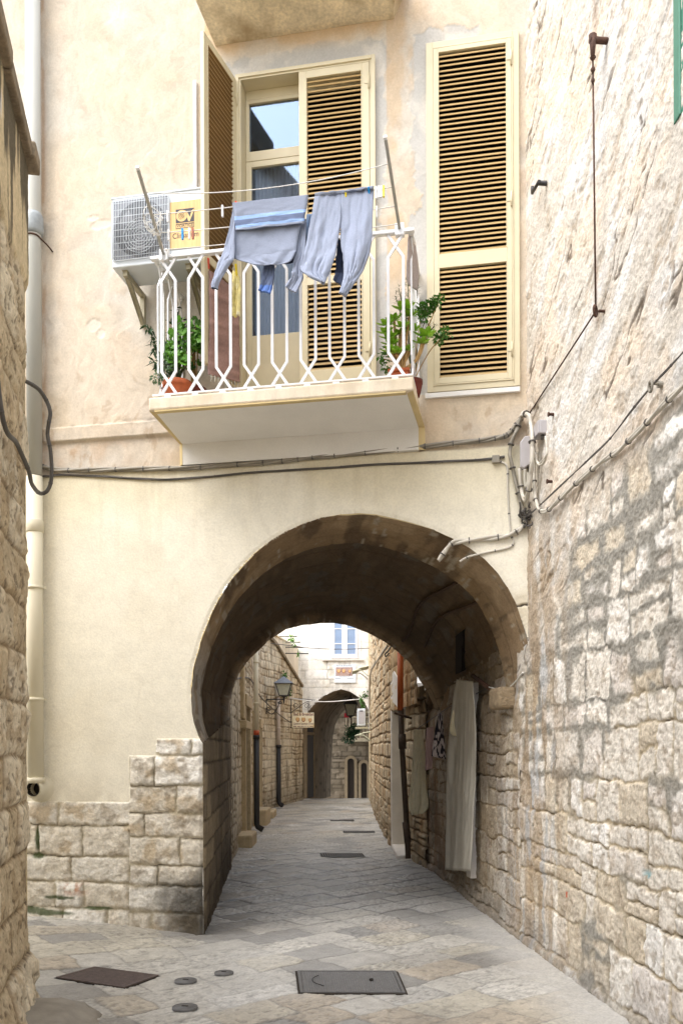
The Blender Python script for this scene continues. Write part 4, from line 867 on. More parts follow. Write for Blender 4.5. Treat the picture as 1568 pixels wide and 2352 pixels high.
# ================================================================ CABLES ON THE FACADE AND THE RIGHT WALL
def smooth(pts, n=8):
    """Catmull-Rom through 3D points"""
    pts = [Vector(p) for p in pts]; out = []
    for i in range(len(pts) - 1):
        p0 = pts[max(i - 1, 0)]; p1 = pts[i]; p2 = pts[i + 1]; p3 = pts[min(i + 2, len(pts) - 1)]
        for k in range(n):
            t = k / n; out.append(.5 * ((2 * p1) + (p2 - p0) * t + (2 * p0 - 5 * p1 + 4 * p2 - p3) * t * t + (3 * p1 - p0 - 3 * p2 + p3) * t ** 3))
    out.append(pts[-1]); return out
def cable(name, pts, r, mat, label, cat='cable', ties=0, group=None, twist=None):
    m = MB(); q = smooth(pts)
    if twist:
        k, amp = twist; offs = [(math.cos(2 * math.pi * j / k), math.sin(2 * math.pi * j / k)) for j in range(k)]
        for (a, b) in offs:
            m.tube([p + ND * (amp * (a * math.cos(i * .22) - b * math.sin(i * .22))) + ZU * (amp * (a * math.sin(i * .22) + b * math.cos(i * .22))) for i, p in enumerate(q)], r, 6)
    else: m.tube(q, r, 8)
    o = m.build(name, mat); tag(o, label, cat, group)
    if ties:
        L = len(q); R_ = r * 1.12 + (twist[1] * .9 if twist else 0)
        for i in range(ties):
            t = MB()
            j = int((i + .5) / ties * (L - 2)) + 1; d = (q[j + 1] - q[j - 1]).normalized(); t.tube([q[j] - d * .005, q[j] + d * .005], R_, 8)
            t.build('cable_tie', M['cable_dark'], o)
    return o
def pp(l, p): return [P(u, v, p) for u, v in l]
cable('facade_cable', pp([(70, 1062), (100, 1072), (140, 1080), (230, 1079), (330, 1077), (430, 1075), (560, 1066), (640, 1060), (700, 1052), (780, 1045), (900, 1033), (1000, 1022), (1100, 1012), (1150, 1004), (1168, 996), (1185, 975), (1200, 957)], .03), .012, M['cable'], 'thick cable bundle running under the balcony and climbing to the wall corner', ties=26, twist=(3, .011))
cable('facade_cable', pp([(74, 1093), (110, 1094), (140, 1091), (230, 1094), (310, 1099), (390, 1101), (480, 1095), (600, 1084), (720, 1077), (850, 1068), (1000, 1061), (1100, 1056), (1132, 1053), (1158, 1049)], .022), .005, M['cable_dark'], 'thin twisted cable strung below the thick bundle', ties=16, twist=(3, .006))
bx = MB(); c = P(1138, 1055, .03); bx.cbox(c, UD, ZU, ND, .03, .03, .018); tag(bx.build('cable_clamp', M['cable'], bevel=.004), 'small grey clamp box at the right end of the thin cable', 'clamp')
cable('facade_cable', pp([(1128, 1060), (1152, 1062), (1164, 1075), (1165, 1120), (1168, 1180), (1172, 1225), (1178, 1240), (1176, 1252), (1160, 1260), (1120, 1268), (1075, 1279), (1055, 1290)], .018), .009, M['cable_pale'], 'pale cable dropping beside the archway and bending back over it', ties=7)
cable('facade_cable', pp([(1006, 1288), (1020, 1268), (1036, 1249), (1060, 1243), (1110, 1238), (1160, 1231), (1185, 1222), (1200, 1208), (1208, 1192)], .026), .014, M['cable_pale'], 'double cable curling into the archway just above its right shoulder', ties=6, twist=(2, .012))
# coils in the corner
k1 = [P(1196, 960, .05), P(1188, 982, .06), P(1176, 1010, .06), P(1170, 1040, .06), P(1176, 1075, .06), P(1184, 1110, .05), P(1193, 1145, .05), P(1200, 1170, .05), P(1207, 1192, .04)]
cable('corner_cable', k1, .014, M['cable'], 'left strand of the cable loop hanging in the wall corner', ties=5, twist=(2, .013))
k2 = [P(1196, 958, .06), P(1204, 950, .09), R(1213, 956, .08), R(1218, 975, .08), R(1221, 1010, .10), R(1221, 1050, .10), R(1218, 1090, .10), R(1213, 1128, .09), R(1206, 1146, .08), P(1198, 1135, .07), P(1194, 1105, .07), P(1192, 1080, .06)]
cable('corner_cable', k2, .016, M['cable_pale'], 'fat pale cable looping down between the two corner boxes', ties=4, twist=(2, .013))
k3 = [R(1222, 985, .06), R(1225, 1020, .06), R(1226, 1060, .05), R(1226, 1100, .05), R(1228, 1140, .05), R(1236, 1168, .05), R(1248, 1175, .05), R(1265, 1166, .05), R(1290, 1140, .045), R(1318, 1114, .04), R(1350, 1085, .04), R(1390, 1054, .04), R(1420, 1034, .04), R(1450, 1005, .04), R(1490, 965, .04), R(1530, 922, .04), R(1570, 884, .04), R(1620, 835, .04)]
cable('wall_cable', k3, .012, M['cable_pale'], 'thick pale cable climbing the right wall to the edge', ties=14, twist=(2, .008))
k4 = [R(1206, 1190, .05), R(1222, 1176, .04), R(1250, 1150, .05), R(1300, 1103, .06), R(1350, 1056, .06), R(1400, 1007, .06), R(1450, 942, .07), R(1496, 886, .08), R(1530, 850, .06), R(1570, 806, .05), R(1620, 750, .05)]
cable('wall_cable', k4, .004, M['cable_dark'], 'thin dark twisted wire climbing the right wall through an iron hook', ties=9, twist=(2, .004))
cable('corner_cable', [R(1252, 1004, .08), R(1255, 1030, .08), R(1252, 1052, .08), R(1240, 1066, .07), R(1232, 1062, .06), R(1229, 1040, .06)], .010, M['cable_pale'], 'short pale cable looping below the small upper box', twist=(2, .010))
cable('corner_cable', [P(1205, 1078, .10), P(1204, 1105, .09), P(1207, 1118, .09), P(1211, 1105, .09), P(1210, 1085, .09)], .011, M['cloth_white'], 'short white cable end hooked under the large corner box')
# tangle of wire ends at the corner
tg = MB(); rr = random.Random(8); c0 = P(1210, 1185, .05)
for i in range(22):
    a = c0 + Vector((rr.uniform(-.05, .07), rr.uniform(-.05, .02), rr.uniform(-.08, .05))); pts = [a]
    for k in range(4): pts.append(pts[-1] + Vector((rr.uniform(-.045, .045), rr.uniform(-.04, .03), rr.uniform(-.045, .045))))
    tg.tube(smooth(pts, 4), rr.uniform(.004, .009), 6)
tag(tg.build('cable_knot', M['cable_dark']), 'dark knot of clamps and wire ends at the archway corner', 'cable knot')
def jbox(C, a, out, w, h, d, label):
    """sloping faced service box: wide lid that narrows below"""
    r = empty('junction_box', C - ZU * h / 2, label, 'junction box')
    m = MB(); o = C; pts = [(-w / 2, h * .32), (-w * .12, h / 2), (w / 2, h / 2), (w / 2, -h * .40), (w * .1, -h * .40), (-w * .22, -h / 2), (-w / 2, -h * .42)]
    m.prism([o + a * x + ZU * y for x, y in pts], out * d); m.build('box', M['jbox'], r, bevel=.008)
    l = MB(); l.prism([o + out * (d + .001) + a * x * .9 + ZU * y * .93 for x, y in pts], out * .008); l.build('lid', M['jbox'], r, bevel=.003)
    g = MB(); g.tube([o + a * (w * .22) - ZU * (h * .40) + out * d * .5, o + a * (w * .22) - ZU * (h * .40 + .035) + out * d * .5], .014, 10); g.build('gland', M['cable_dark'], r)
jbox(P(1208, 1044, .05), UD, ND, .105, .27, .05, 'large grey junction box in the wall corner among the cable loops')
rn_ = Vector((-.997, -.08, 0)); ra = Vector((.08, -.997, 0))
jbox(R(1252, 989, .0), ra, rn_, .15, .115, .07, 'small grey junction box higher up on the right wall')
# ironwork on the right wall
def ironwork():
    r = empty('guy_wire', R(1366, 713, .05), 'rusty wire dropping from a bracket to an eyelet on the right wall', 'wire')
    b = MB(); a = R(1360, 92, .11); b.tube([a - rn_ * .16, a + rn_ * .02], .020, 10); b.tube([a + ZU * .03, a - ZU * .12], [.026, .010], 8); b.build('bracket', M['rust'], r)
    w = MB(); top = R(1360, 110, .10); bot = R(1367, 706, .07); w.tube([top, bot], .006, 6); w.tube([R(1364, 720, .07), P(1216, 948, .07)], .006, 6); w.build('wire', M['rust'], r)
    t = MB()
    for v, q in ((132, .02), (160, .016), (185, .013)): c = R(1360.5, v, .10); t.tube([c + ZU * .02, c, c - ZU * .02], [.006, q, .006], 8)
    t.build('turnbuckle', M['rust'], r)
    e = MB(); c = R(1366, 714, .07); e.tube([c + (ra * math.cos(t) * .6 + ZU * math.sin(t) + rn_ * math.cos(t) * .5) * .032 for t in np.linspace(0, 2 * math.pi, 18)], .009, 6, caps=False); e.tube([c - rn_ * .10, c - rn_ * .02], .009, 6); e.build('eyelet', M['rust'], r)
    k = empty('iron_hook', R(1500, 885, .05), 'grey iron hook holding the thin wire on the right wall', 'hook')
    m = MB(); c = R(1493, 887, .09); q = R(1518, 883, .02); m.tube([q - rn_ * .05, q + rn_ * .02], .02, 8); m.tube(smooth([q, (q + c) / 2 + ZU * .008, c + ZU * .02] + [c + (ra * .7 * math.cos(t) + ZU * math.sin(t)) * .028 for t in np.linspace(1.6, 7, 10)], 4), .008, 6); m.build('hook', M['cable'], k)
    k = MB(); c = R(1232, 440, .06); k.tube([c + rn_ * .02 - ra * .05 + ZU * .02, c + rn_ * .02 + ra * .12 - ZU * .0], .014, 6); k.tube([c + rn_ * .02 - ra * .05 + ZU * .02, c + rn_ * .02 - ra * .05 + ZU * .07], .012, 6); k.tube([c + rn_ * .02 + ra * .10, c - rn_ * .1 + ra * .10], .018, 6)
    tag(k.build('iron_bracket', M['iron']), 'short black iron bracket on the pale wall right of the tall shutter', 'bracket')
    for (u, v, l) in ((1275, 952, 'upper rusty stud above the small junction box'), (1272, 1106, 'lower rusty stud beside the climbing wires')):
        m = MB(); c = R(u, v, 0); m.tube([c - rn_ * .03, c + rn_ * .05], .012, 7); m.tube([c + rn_ * .05, c + rn_ * .058], .018, 7); tag(m.build('iron_stud', M['rust']), l, 'stud')
    sb = MB()   # projecting stone corbel at the mouth of the passage
    c = R(1190, 1600, -.03); sb.box(c - ZU * .10 - ra * .02, ra * -.35, rn_ * .17, ZU * .19); sb.build('corbel', varied('corbel stone', lin(150, 132, 106), .95, .25, 12, .7, 40, dist=.02, fine=.2), rhouse, bevel=.03)
    g = empty('green_shutter', R(1562, 120, .1), 'green painted shutter edge at the top right border', 'shutter')
    m = MB(); a = R(1540, 0, .03); y0 = 4.49; x0 = rwx(y0) + .030; z0, z1 = 4.81, 7.4
    m.box(Vector((x0, y0, z0)), Vector((-.04, 0, 0)), Vector((0, -.9, 0)), ZU * (z1 - z0)); m.box(Vector((x0 - .04, y0, z0)), Vector((-.012, 0, 0)), Vector((0, -.08, 0)), ZU * (z1 - z0)); m.build('shutter_leaf', M['green_shutter'], g, bevel=.004)
    m = MB(); m.box(Vector((x0 - .03, y0 + .0, 6.0)), Vector((-.02, 0, 0)), Vector((0, .03, 0)), ZU * .06); m.build('hinge', M['iron'], g)
ironwork()
# cable hanging at the left wall corner
lc = [Vector((-1.74, 4.30, 4.05)), at(4, 945, 4.30), at(40, 1020, 4.70), at(66, 1080, 5.02), at(74, 1112, 5.25), at(92, 1133, 5.58), at(110, 1126, 5.62), at(119, 1095, 5.62), at(117, 1040, 5.62), at(110, 1000, 5.62), at(112, 975, 5.60), at(116, 948, 5.60), at(108, 922, 5.60), at(92, 897, 5.56), at(75, 884, 5.50), at(52, 872, 5.46)]
cable('corner_cable', lc, .013, M['cable_dark'], 'dark cable drooping in a loop round the left house corner', ties=8)
# ================================================================ CLOTHES RACK AND LAUNDRY
PR = PB - .045; QA = .62
LB, LT, RB, RT = P(378, 590, PR), P(317, 388, PR + QA), P(918, 531, PR), P(885, 318, PR + QA)
rack = empty('clothes_rack', (LB + RB) / 2, 'clothes line rack with two grey arms leaning out from the balcony railing', 'clothes rack')
for a, b in ((LB, LT), (RB, RT)):
    m = MB(); d = (b - a).normalized(); x = d.cross(UD).normalized()
    m.cbox((a + b) / 2, d, UD, x, (b - a).length / 2, .011, .011); arm = m.build('rack_arm', M['grey_metal'], rack, bevel=.002)
    c = MB(); c.cbox(b + d * .006, d, UD, x, .010, .012, .012); c.build('end_cap', M['white_metal'], arm)
    k = MB(); k.cbox(a - d * .0 + ZU * .005, UD, ND, ZU, .035, .026, .045); k.build('clamp', M['white_metal'], arm, bevel=.004)
def lp(t, f, sag=.02): return (LB + (LT - LB) * t).lerp(RB + (RT - RB) * t, f) - ZU * (sag * 4 * f * (1 - f))
SAGS = {.75: .075, .5: .012, .29: .02, .085: .012}
for t, sg in SAGS.items():
    m = MB(); m.tube([lp(t, f, sg) for f in np.linspace(0, 1, 24)], .0036, 5); m.build('clothes_line', M['wire_white'], rack)
m = MB(); rr = random.Random(4); c = LB + (LT - LB) * .38
for i in range(5):
    m.tube([c + (LT - LB) * (.05 * math.sin(a * 1.7 + i) + .04 * i - .08) + (UD * math.cos(a) + ZU * math.sin(a)) * (.035 + .01 * i) for a in np.linspace(0, 5.2 + .4 * i, 22)], .003, 4)
m.build('spare_line', M['wire_white'], rack)
def line_at(t, u):
    """point on rack line t seen above column u of the photograph"""
    best = min(((abs(CU + ROLL * 0 + F0 * lp(t, f, SAGS[t]).x / lp(t, f, SAGS[t]).y - (u + 5)), f) for f in np.linspace(0, 1, 400)))
    return lp(t, best[1], SAGS[t])
def peg_mesh():
    m = MB()
    for s_ in (-1, 1):
        m.prism([(s_ * .0008, 0, -.045), (s_ * .007, 0, -.045), (s_ * .0078, 0, -.005), (s_ * .0095, 0, .032), (s_ * .005, 0, .034), (s_ * .0008, 0, .0)], (0, .010, 0))
    m.tube([(-.009, .005, .0), (.009, .005, .0)], .0055, 8)
    return m
PEGN = [0]
def peg(loc, colour, label, tilt=0.0, along=ND):
    if PEGN[0] == 0:
        o = peg_mesh().build('clothes_peg', M['peg_white'], None, org=(0, 0, 0)); peg.proto = o
    else:
        o = peg.proto.copy(); COL.objects.link(o)
    PEGN[0] += 1
    o.location = loc; o.rotation_euler = (0, tilt, math.atan2(along.y, along.x)); o.scale = (1.25, 1.25, 1.1)
    o.material_slots[0].link = 'OBJECT'; o.material_slots[0].material = M['peg_' + colour]
    tag(o, label, 'clothes peg', 'clothes pegs on the rack lines')
DR = ZU * .0
for t, u, c, lb, ti in ((.5, 385, 'white', 'white peg on the upper line in front of the fan grille', 0), (.29, 386, 'white', 'white peg on the lower line in front of the fan grille', 0),
        (.29, 418, 'blue', 'blue peg in front of the air conditioner sticker', 0), (.29, 434, 'white', 'white peg beside a brick red peg by the air conditioner sticker', 0), (.29, 441, 'brown', 'brick red peg in front of the air conditioner sticker', .05),
        (.5, 510, 'white', 'white peg alone on the line left of the pullover', 0), (.5, 541, 'red', 'orange red peg on the left corner of the pullover', 0), (.5, 696, 'brown', 'brown peg on the right corner of the pullover', -.08),
        (.5, 737, 'yellow', 'bright yellow peg on the left of the trouser waistband', .1), (.5, 793, 'yellow', 'pale yellow peg at the middle of the trouser waistband', .25), (.5, 846, 'blue', 'blue tilted peg on the right end of the trouser waistband', .6),
        (.5, 861, 'white', 'white peg nearest the blue peg right of the trousers', 0), (.5, 868, 'white', 'middle white peg of the cluster right of the trousers', -.03), (.5, 874, 'white', 'white peg touching the yellow one right of the trousers', -.08), (.5, 879, 'yellow', 'yellow peg at the right end of the peg cluster', -.1),
        (.29, 863, 'white', 'white peg hanging on the line below the peg cluster', 0)):
    q = line_at(t, u); peg(q - ZU * (.018 if c != 'red' else .0) + ND * .002, c, lb, ti)
for k, (du, lb) in enumerate(((-6, 'left one of two white pegs clipped at the foot of the left arm'), (6, 'right one of two white pegs clipped at the foot of the left arm'))): peg(P(376 + du, 582, PR + .04), 'white', lb)
def ZD(x, y): return ((780 + x / 2.24) / 1.7009, (680 + y / 2.24) / 1.7009)
def cloth(name, rows, p, mat, label=None, cat=None, parent=None, n=26, sub=10, fold=.012, freq=9.0, seed=0, thick=.006, zoom=True, colfn=None, pts=None, lean=0.0, drape=None):
    """hanging cloth from left/right edge pairs, top row first"""
    if pts is None:
        T = ZD if zoom else (lambda x, y: (x, y))
        Pq = [(P(*T(a, b), p + lean * i / len(rows)), P(*T(c, d), p + lean * i / len(rows))) for i, (a, b, c, d) in enumerate(rows)]
    else: Pq = pts
    Ls = smooth([q[0] for q in Pq], sub); Rs = smooth([q[1] for q in Pq], sub); m = len(Ls)
    pos = np.zeros((n, m, 3)); col = np.zeros((n, m, 3), np.float32)
    FF, GG = np.meshgrid(np.linspace(0, 1, n), np.linspace(0, 1, m), indexing='ij')
    NZ = (fbm(FF * freq * .55 + seed * 7.3 + 1.2 * GG, GG * 1.3 + seed, 3, 701) - .5) * 2.6 + (fbm(FF * freq * 1.1 + GG * 5 + seed, GG * 7 - FF * 3, 3, 703) - .5) * 1.1
    for j in range(m):
        for i in range(n):
            f = i / (n - 1); q = Ls[j].lerp(Rs[j], f); g = j / (m - 1); w = min(1, .25 + 1.2 * g)
            out = ND if drape is None else drape
            ph = seed * 1.7 + .5 * math.sin(g * 2.3 + seed)
            d = fold * w * (1.5 * float(NZ[i, j]) + .45 * math.sin(f * freq * .8 + ph + 1.2 * g)) + fold * .5 * math.sin(g * 5 + f * 3 + seed)
            pos[i, j] = q + out * d; col[i, j] = colfn(f, g) if colfn else KN
    o = gridobj(name, pos, col, mat, parent, label=label, cat=cat)
    s = o.modifiers.new('Solidify', 'SOLIDIFY'); s.thickness = thick; s.offset = 0
    return o
KN = np.array(lin(158, 166, 186), np.float32); KD = np.array(lin(116, 128, 158), np.float32); KB = np.array(lin(160, 190, 236), np.float32); NAVY = np.array(lin(52, 58, 78), np.float32)
PL = PR + QA * .5
sw = empty('pullover', P(620, 460, PL), 'grey marl pullover with pale blue stripes pegged upside down on the line', 'pullover')
cloth('body', [(288, 262, 940, 190), (306, 380, 925, 330), (300, 490, 890, 430), (300, 600, 860, 560), (300, 690, 848, 650), (305, 740, 835, 700), (410, 775, 790, 770), (480, 795, 690, 795)], PL + .0, M['knit'], parent=sw, fold=.009, seed=1)
def band(f, g):
    if .40 < g < .52 or .74 < g < .86: return KB
    if .52 <= g <= .74: return KD
    if g > .86: return KN
    return KN * .9
cloth('folded_hem', [(286, 256, 946, 182), (300, 330, 938, 270), (304, 400, 925, 335), (312, 455, 918, 395), (316, 492, 914, 432)], PL + .025, M['knit'], parent=sw, fold=.006, freq=12, seed=2, colfn=band, sub=16, thick=.01)
cloth('sleeve', [(290, 300, 312, 420), (262, 450, 305, 600), (225, 600, 303, 745), (178, 730, 262, 790), (136, 850, 212, 880), (108, 950, 168, 945), (112, 1000, 150, 1003)], PL + .02, M['knit'], parent=sw, fold=.012, freq=5, seed=3, thick=.02, colfn=lambda f, g: NAVY if g > .985 else KN)
cloth('sleeve', [(868, 440, 932, 400), (856, 560, 928, 540), (850, 680, 922, 680), (826, 770, 900, 790), (812, 850, 898, 870), (806, 900, 896, 930), (752, 985, 842, 1040)], PL - .03, M['knit'], parent=sw, fold=.012, freq=6, seed=4, thick=.02)
cloth('sleeve', [(572, 740, 662, 740), (565, 800, 658, 810), (552, 880, 650, 890), (540, 950, 640, 960), (510, 1010, 622, 1052)], PL - .06, M['knit'], parent=sw, fold=.009, freq=7, seed=5, thick=.02, colfn=lambda f, g: np.array(lin(100, 130, 196), np.float32) if g > .82 else KD * (.62 + .3 * g))
cloth('lining', [(700, 690, 846, 640), (690, 740, 842, 720), (690, 792, 820, 780)], PL - .035, M['knit'], parent=sw, fold=.004, seed=6, colfn=lambda f, g: NAVY)
tr = empty('tracksuit_trousers', P(790, 440, PL), 'grey marl trousers billowing on the line right of the pullover', 'trousers')
cloth('waistband', [(1008, 176, 1520, 106), (1010, 200, 1518, 128)], PL + .012, M['knit'], parent=tr, fold=.004, freq=30, seed=7, thick=.022, colfn=lambda f, g: KN * .86)
cloth('trouser_leg', [(1012, 196, 1240, 162), (986, 340, 1238, 330), (958, 480, 1228, 460), (936, 620, 1206, 600), (912, 730, 1188, 720), (882, 820, 1150, 830), (930, 880, 1116, 905), (1070, 948, 1088, 966)], PL, M['knit'], parent=tr, fold=.016, freq=10, seed=8, thick=.02, lean=.10)
cloth('trouser_leg', [(1240, 164, 1518, 126), (1234, 330, 1514, 290), (1230, 470, 1508, 430), (1236, 600, 1496, 590), (1252, 730, 1462, 730), (1264, 850, 1410, 850), (1256, 950, 1350, 940), (1228, 1050, 1272, 1060)], PL, M['knit'], parent=tr, fold=.016, freq=11, seed=9, thick=.02, lean=.12)
cloth('trouser_lining', [(1210, 560, 1250, 600), (1196, 700, 1252, 720), (1190, 840, 1262, 830), (1168, 930, 1256, 985)], PL - .05, M['knit'], parent=tr, fold=.012, freq=5, seed=10, thick=.015, colfn=lambda f, g: NAVY * (.8 + g) + (KD * .35 if g > .75 else 0))
# second blue garment glimpsed between them
cloth('blue_garment', [(936, 352, 984, 350), (930, 460, 975, 460), (924, 580, 950, 580), (922, 680, 935, 680)], PL - .10, M['knit'], 'blue cloth glimpsed between the pullover and the trousers', 'garment', fold=.006, seed=11, colfn=lambda f, g: np.array(lin(120, 140, 170), np.float32))
tw = cloth('dish_towel', [(536, 622, 548, 634), (531, 650, 551, 655), (530, 690, 552, 690), (530, 724, 553, 730)], .40, M['towel'], 'crumpled yellow towel hanging inside the railing below the pullover', 'towel', zoom=False, fold=.018, freq=7, seed=12, thick=.012)
peg(P(541, 618, .42), 'yellow', 'yellow peg holding the crumpled yellow towel', .35); peg(P(477, 604, .52), 'red', 'red peg at the top of the striped rug', .1)
ra0, ra1 = P(480, 700, .53), P(549, 700, .06)
def rz(u, v, p): return P(u, v, p).z
def vcol3(a, z): return Vector((a.x, a.y, z))
rugp = [(vcol3(ra0, rz(476, 622, .53)), vcol3(ra1, rz(546, 676, .04))), (vcol3(ra0, rz(476, 720, .53)), vcol3(ra1, rz(546, 740, .04))), (vcol3(ra0, rz(478, 800, .53)), vcol3(ra1, rz(547, 820, .04))), (vcol3(ra0, rz(479, 860, .53)), vcol3(ra1, rz(548, 880, .04)))]
def rugcol(f, g):
    k = vn(np.array(g * 26.0), np.array(f * 1.5 + 3), 5); return np.array(lin(150, 122, 116), np.float32) * (.85 + .8 * float(k))
M['rugv'] = varied('striped rag rug weave', (1, 1, 1), .95, .16, 60, .6, 160, dist=.006, spec=.1, vcol=True)
rug = cloth('rug', None, 0, M['rugv'], 'faded brown striped rug hanging beside the open shutter', 'rug', pts=rugp, fold=.010, freq=4, seed=13, thick=.012, drape=UD, colfn=rugcol, sub=30)
fm = MB()
for i in range(9):
    q = rugp[-1][0].lerp(rugp[-1][1], (i + .5) / 9); fm.tube([q, q - ZU * .03 + UD * .004, q - ZU * .055 - UD * .003], [.006, .005, .003], 5)
fm.build('rug_fringe', M['cloth_white'], rug)
cloth('floor_cloth', None, 0, M['greycloth'], 'grey cloth slung over the right end of the railing', 'cloth', pts=[(P(938, 545, .60), P(950, 545, .42)), (P(936, 585, .60), P(958, 600, .40)), (P(934, 630, .60), P(960, 645, .40)), (P(938, 655, .58), P(957, 668, .42))], fold=.008, freq=4, seed=14, thick=.01)
# ================================================================ POTS AND PLANTS
def leaf(mb, b, d, n, L, w, fold=.25, bend=.2):
    d = d.normalized(); s = d.cross(n)
    if s.length < 1e-4: s = d.orthogonal()
    s.normalize(); n = s.cross(d).normalized()
    m1 = b + d * L * .45 - n * (bend * L * .12); tip = b + d * L - n * (bend * L * .5)
    mb.add([b, m1 + s * w * .5 + n * fold * w * .5, m1, m1 - s * w * .5 + n * fold * w * .5, tip], [(0, 2, 1), (0, 3, 2), (2, 4, 1), (3, 4, 2)], False)
def rv(r, a=1.0): return Vector((r.uniform(-a, a), r.uniform(-a, a), r.uniform(-a, a)))
def cloud(mb, u, v, p, ru, rvv, rp, n, L, w, r, droop=.2, outward=.6, core=None):
    c = P(u, v, p); k = (P(u + 10, v, p) - c).length / 10
    for i in range(n):
        while True:
            q = rv(r)
            if q.length < 1: break
        pos = c + UD * (q.x * ru * k) + ZU * (q.z * rvv * k) + ND * (q.y * rp)
        d = (UD * q.x + ND * q.y + ZU * (q.z + .25)) * outward + rv(r, .7) - ZU * droop
        l = L * r.uniform(.7, 1.25); leaf(mb, pos, d, ZU + rv(r, .6), l, w * l / L * r.uniform(.8, 1.15), bend=r.uniform(0, .8))
def rleaf(mb, c, n, R_, r):
    """rounded, lobed geranium leaf"""
    n = n.normalized(); x = n.orthogonal().normalized(); y = n.cross(x); k = 11; a0 = r.uniform(0, 6)
    vs = [c] + [c + (x * math.cos(a0 + 5.4 * i / (k - 1)) + y * math.sin(a0 + 5.4 * i / (k - 1))) * R_ * (1 if i % 2 else .82) + n * R_ * (.18 + .1 * math.sin(3 * i)) for i in range(k)]
    mb.add(vs, [(0, i, i + 1) for i in range(1, k)], False)
def pot(parent, C, r, h, mat, square=False):
    m = MB()
    if square:
        for (a, b, z0, z1) in ((r * .82, r, 0, h * .8), (r * 1.12, r * 1.12, h * .8, h)):
            v = [C + UD * (x * a) + ND * (y * a) + ZU * z0 for x, y in ((-1, -1), (1, -1), (1, 1), (-1, 1))] + [C + UD * (x * b) + ND * (y * b) + ZU * z1 for x, y in ((-1, -1), (1, -1), (1, 1), (-1, 1))]
            m.add(v, [(0, 3, 2, 1), (4, 5, 6, 7), (0, 1, 5, 4), (1, 2, 6, 5), (2, 3, 7, 6), (3, 0, 4, 7)])
        o = m.build('pot', mat, parent, bevel=.006)
    else:
        m.lathe(C, [(0, 0), (r * .72, 0), (r * .86, h * .3), (r * .97, h * .62), (r * 1.0, h * .76), (r * 1.04, h * .78), (r * 1.04, h), (r * .94, h), (r * .92, h * .88), (0, h * .87)], 28); o = m.build('pot', mat, parent)
    return o
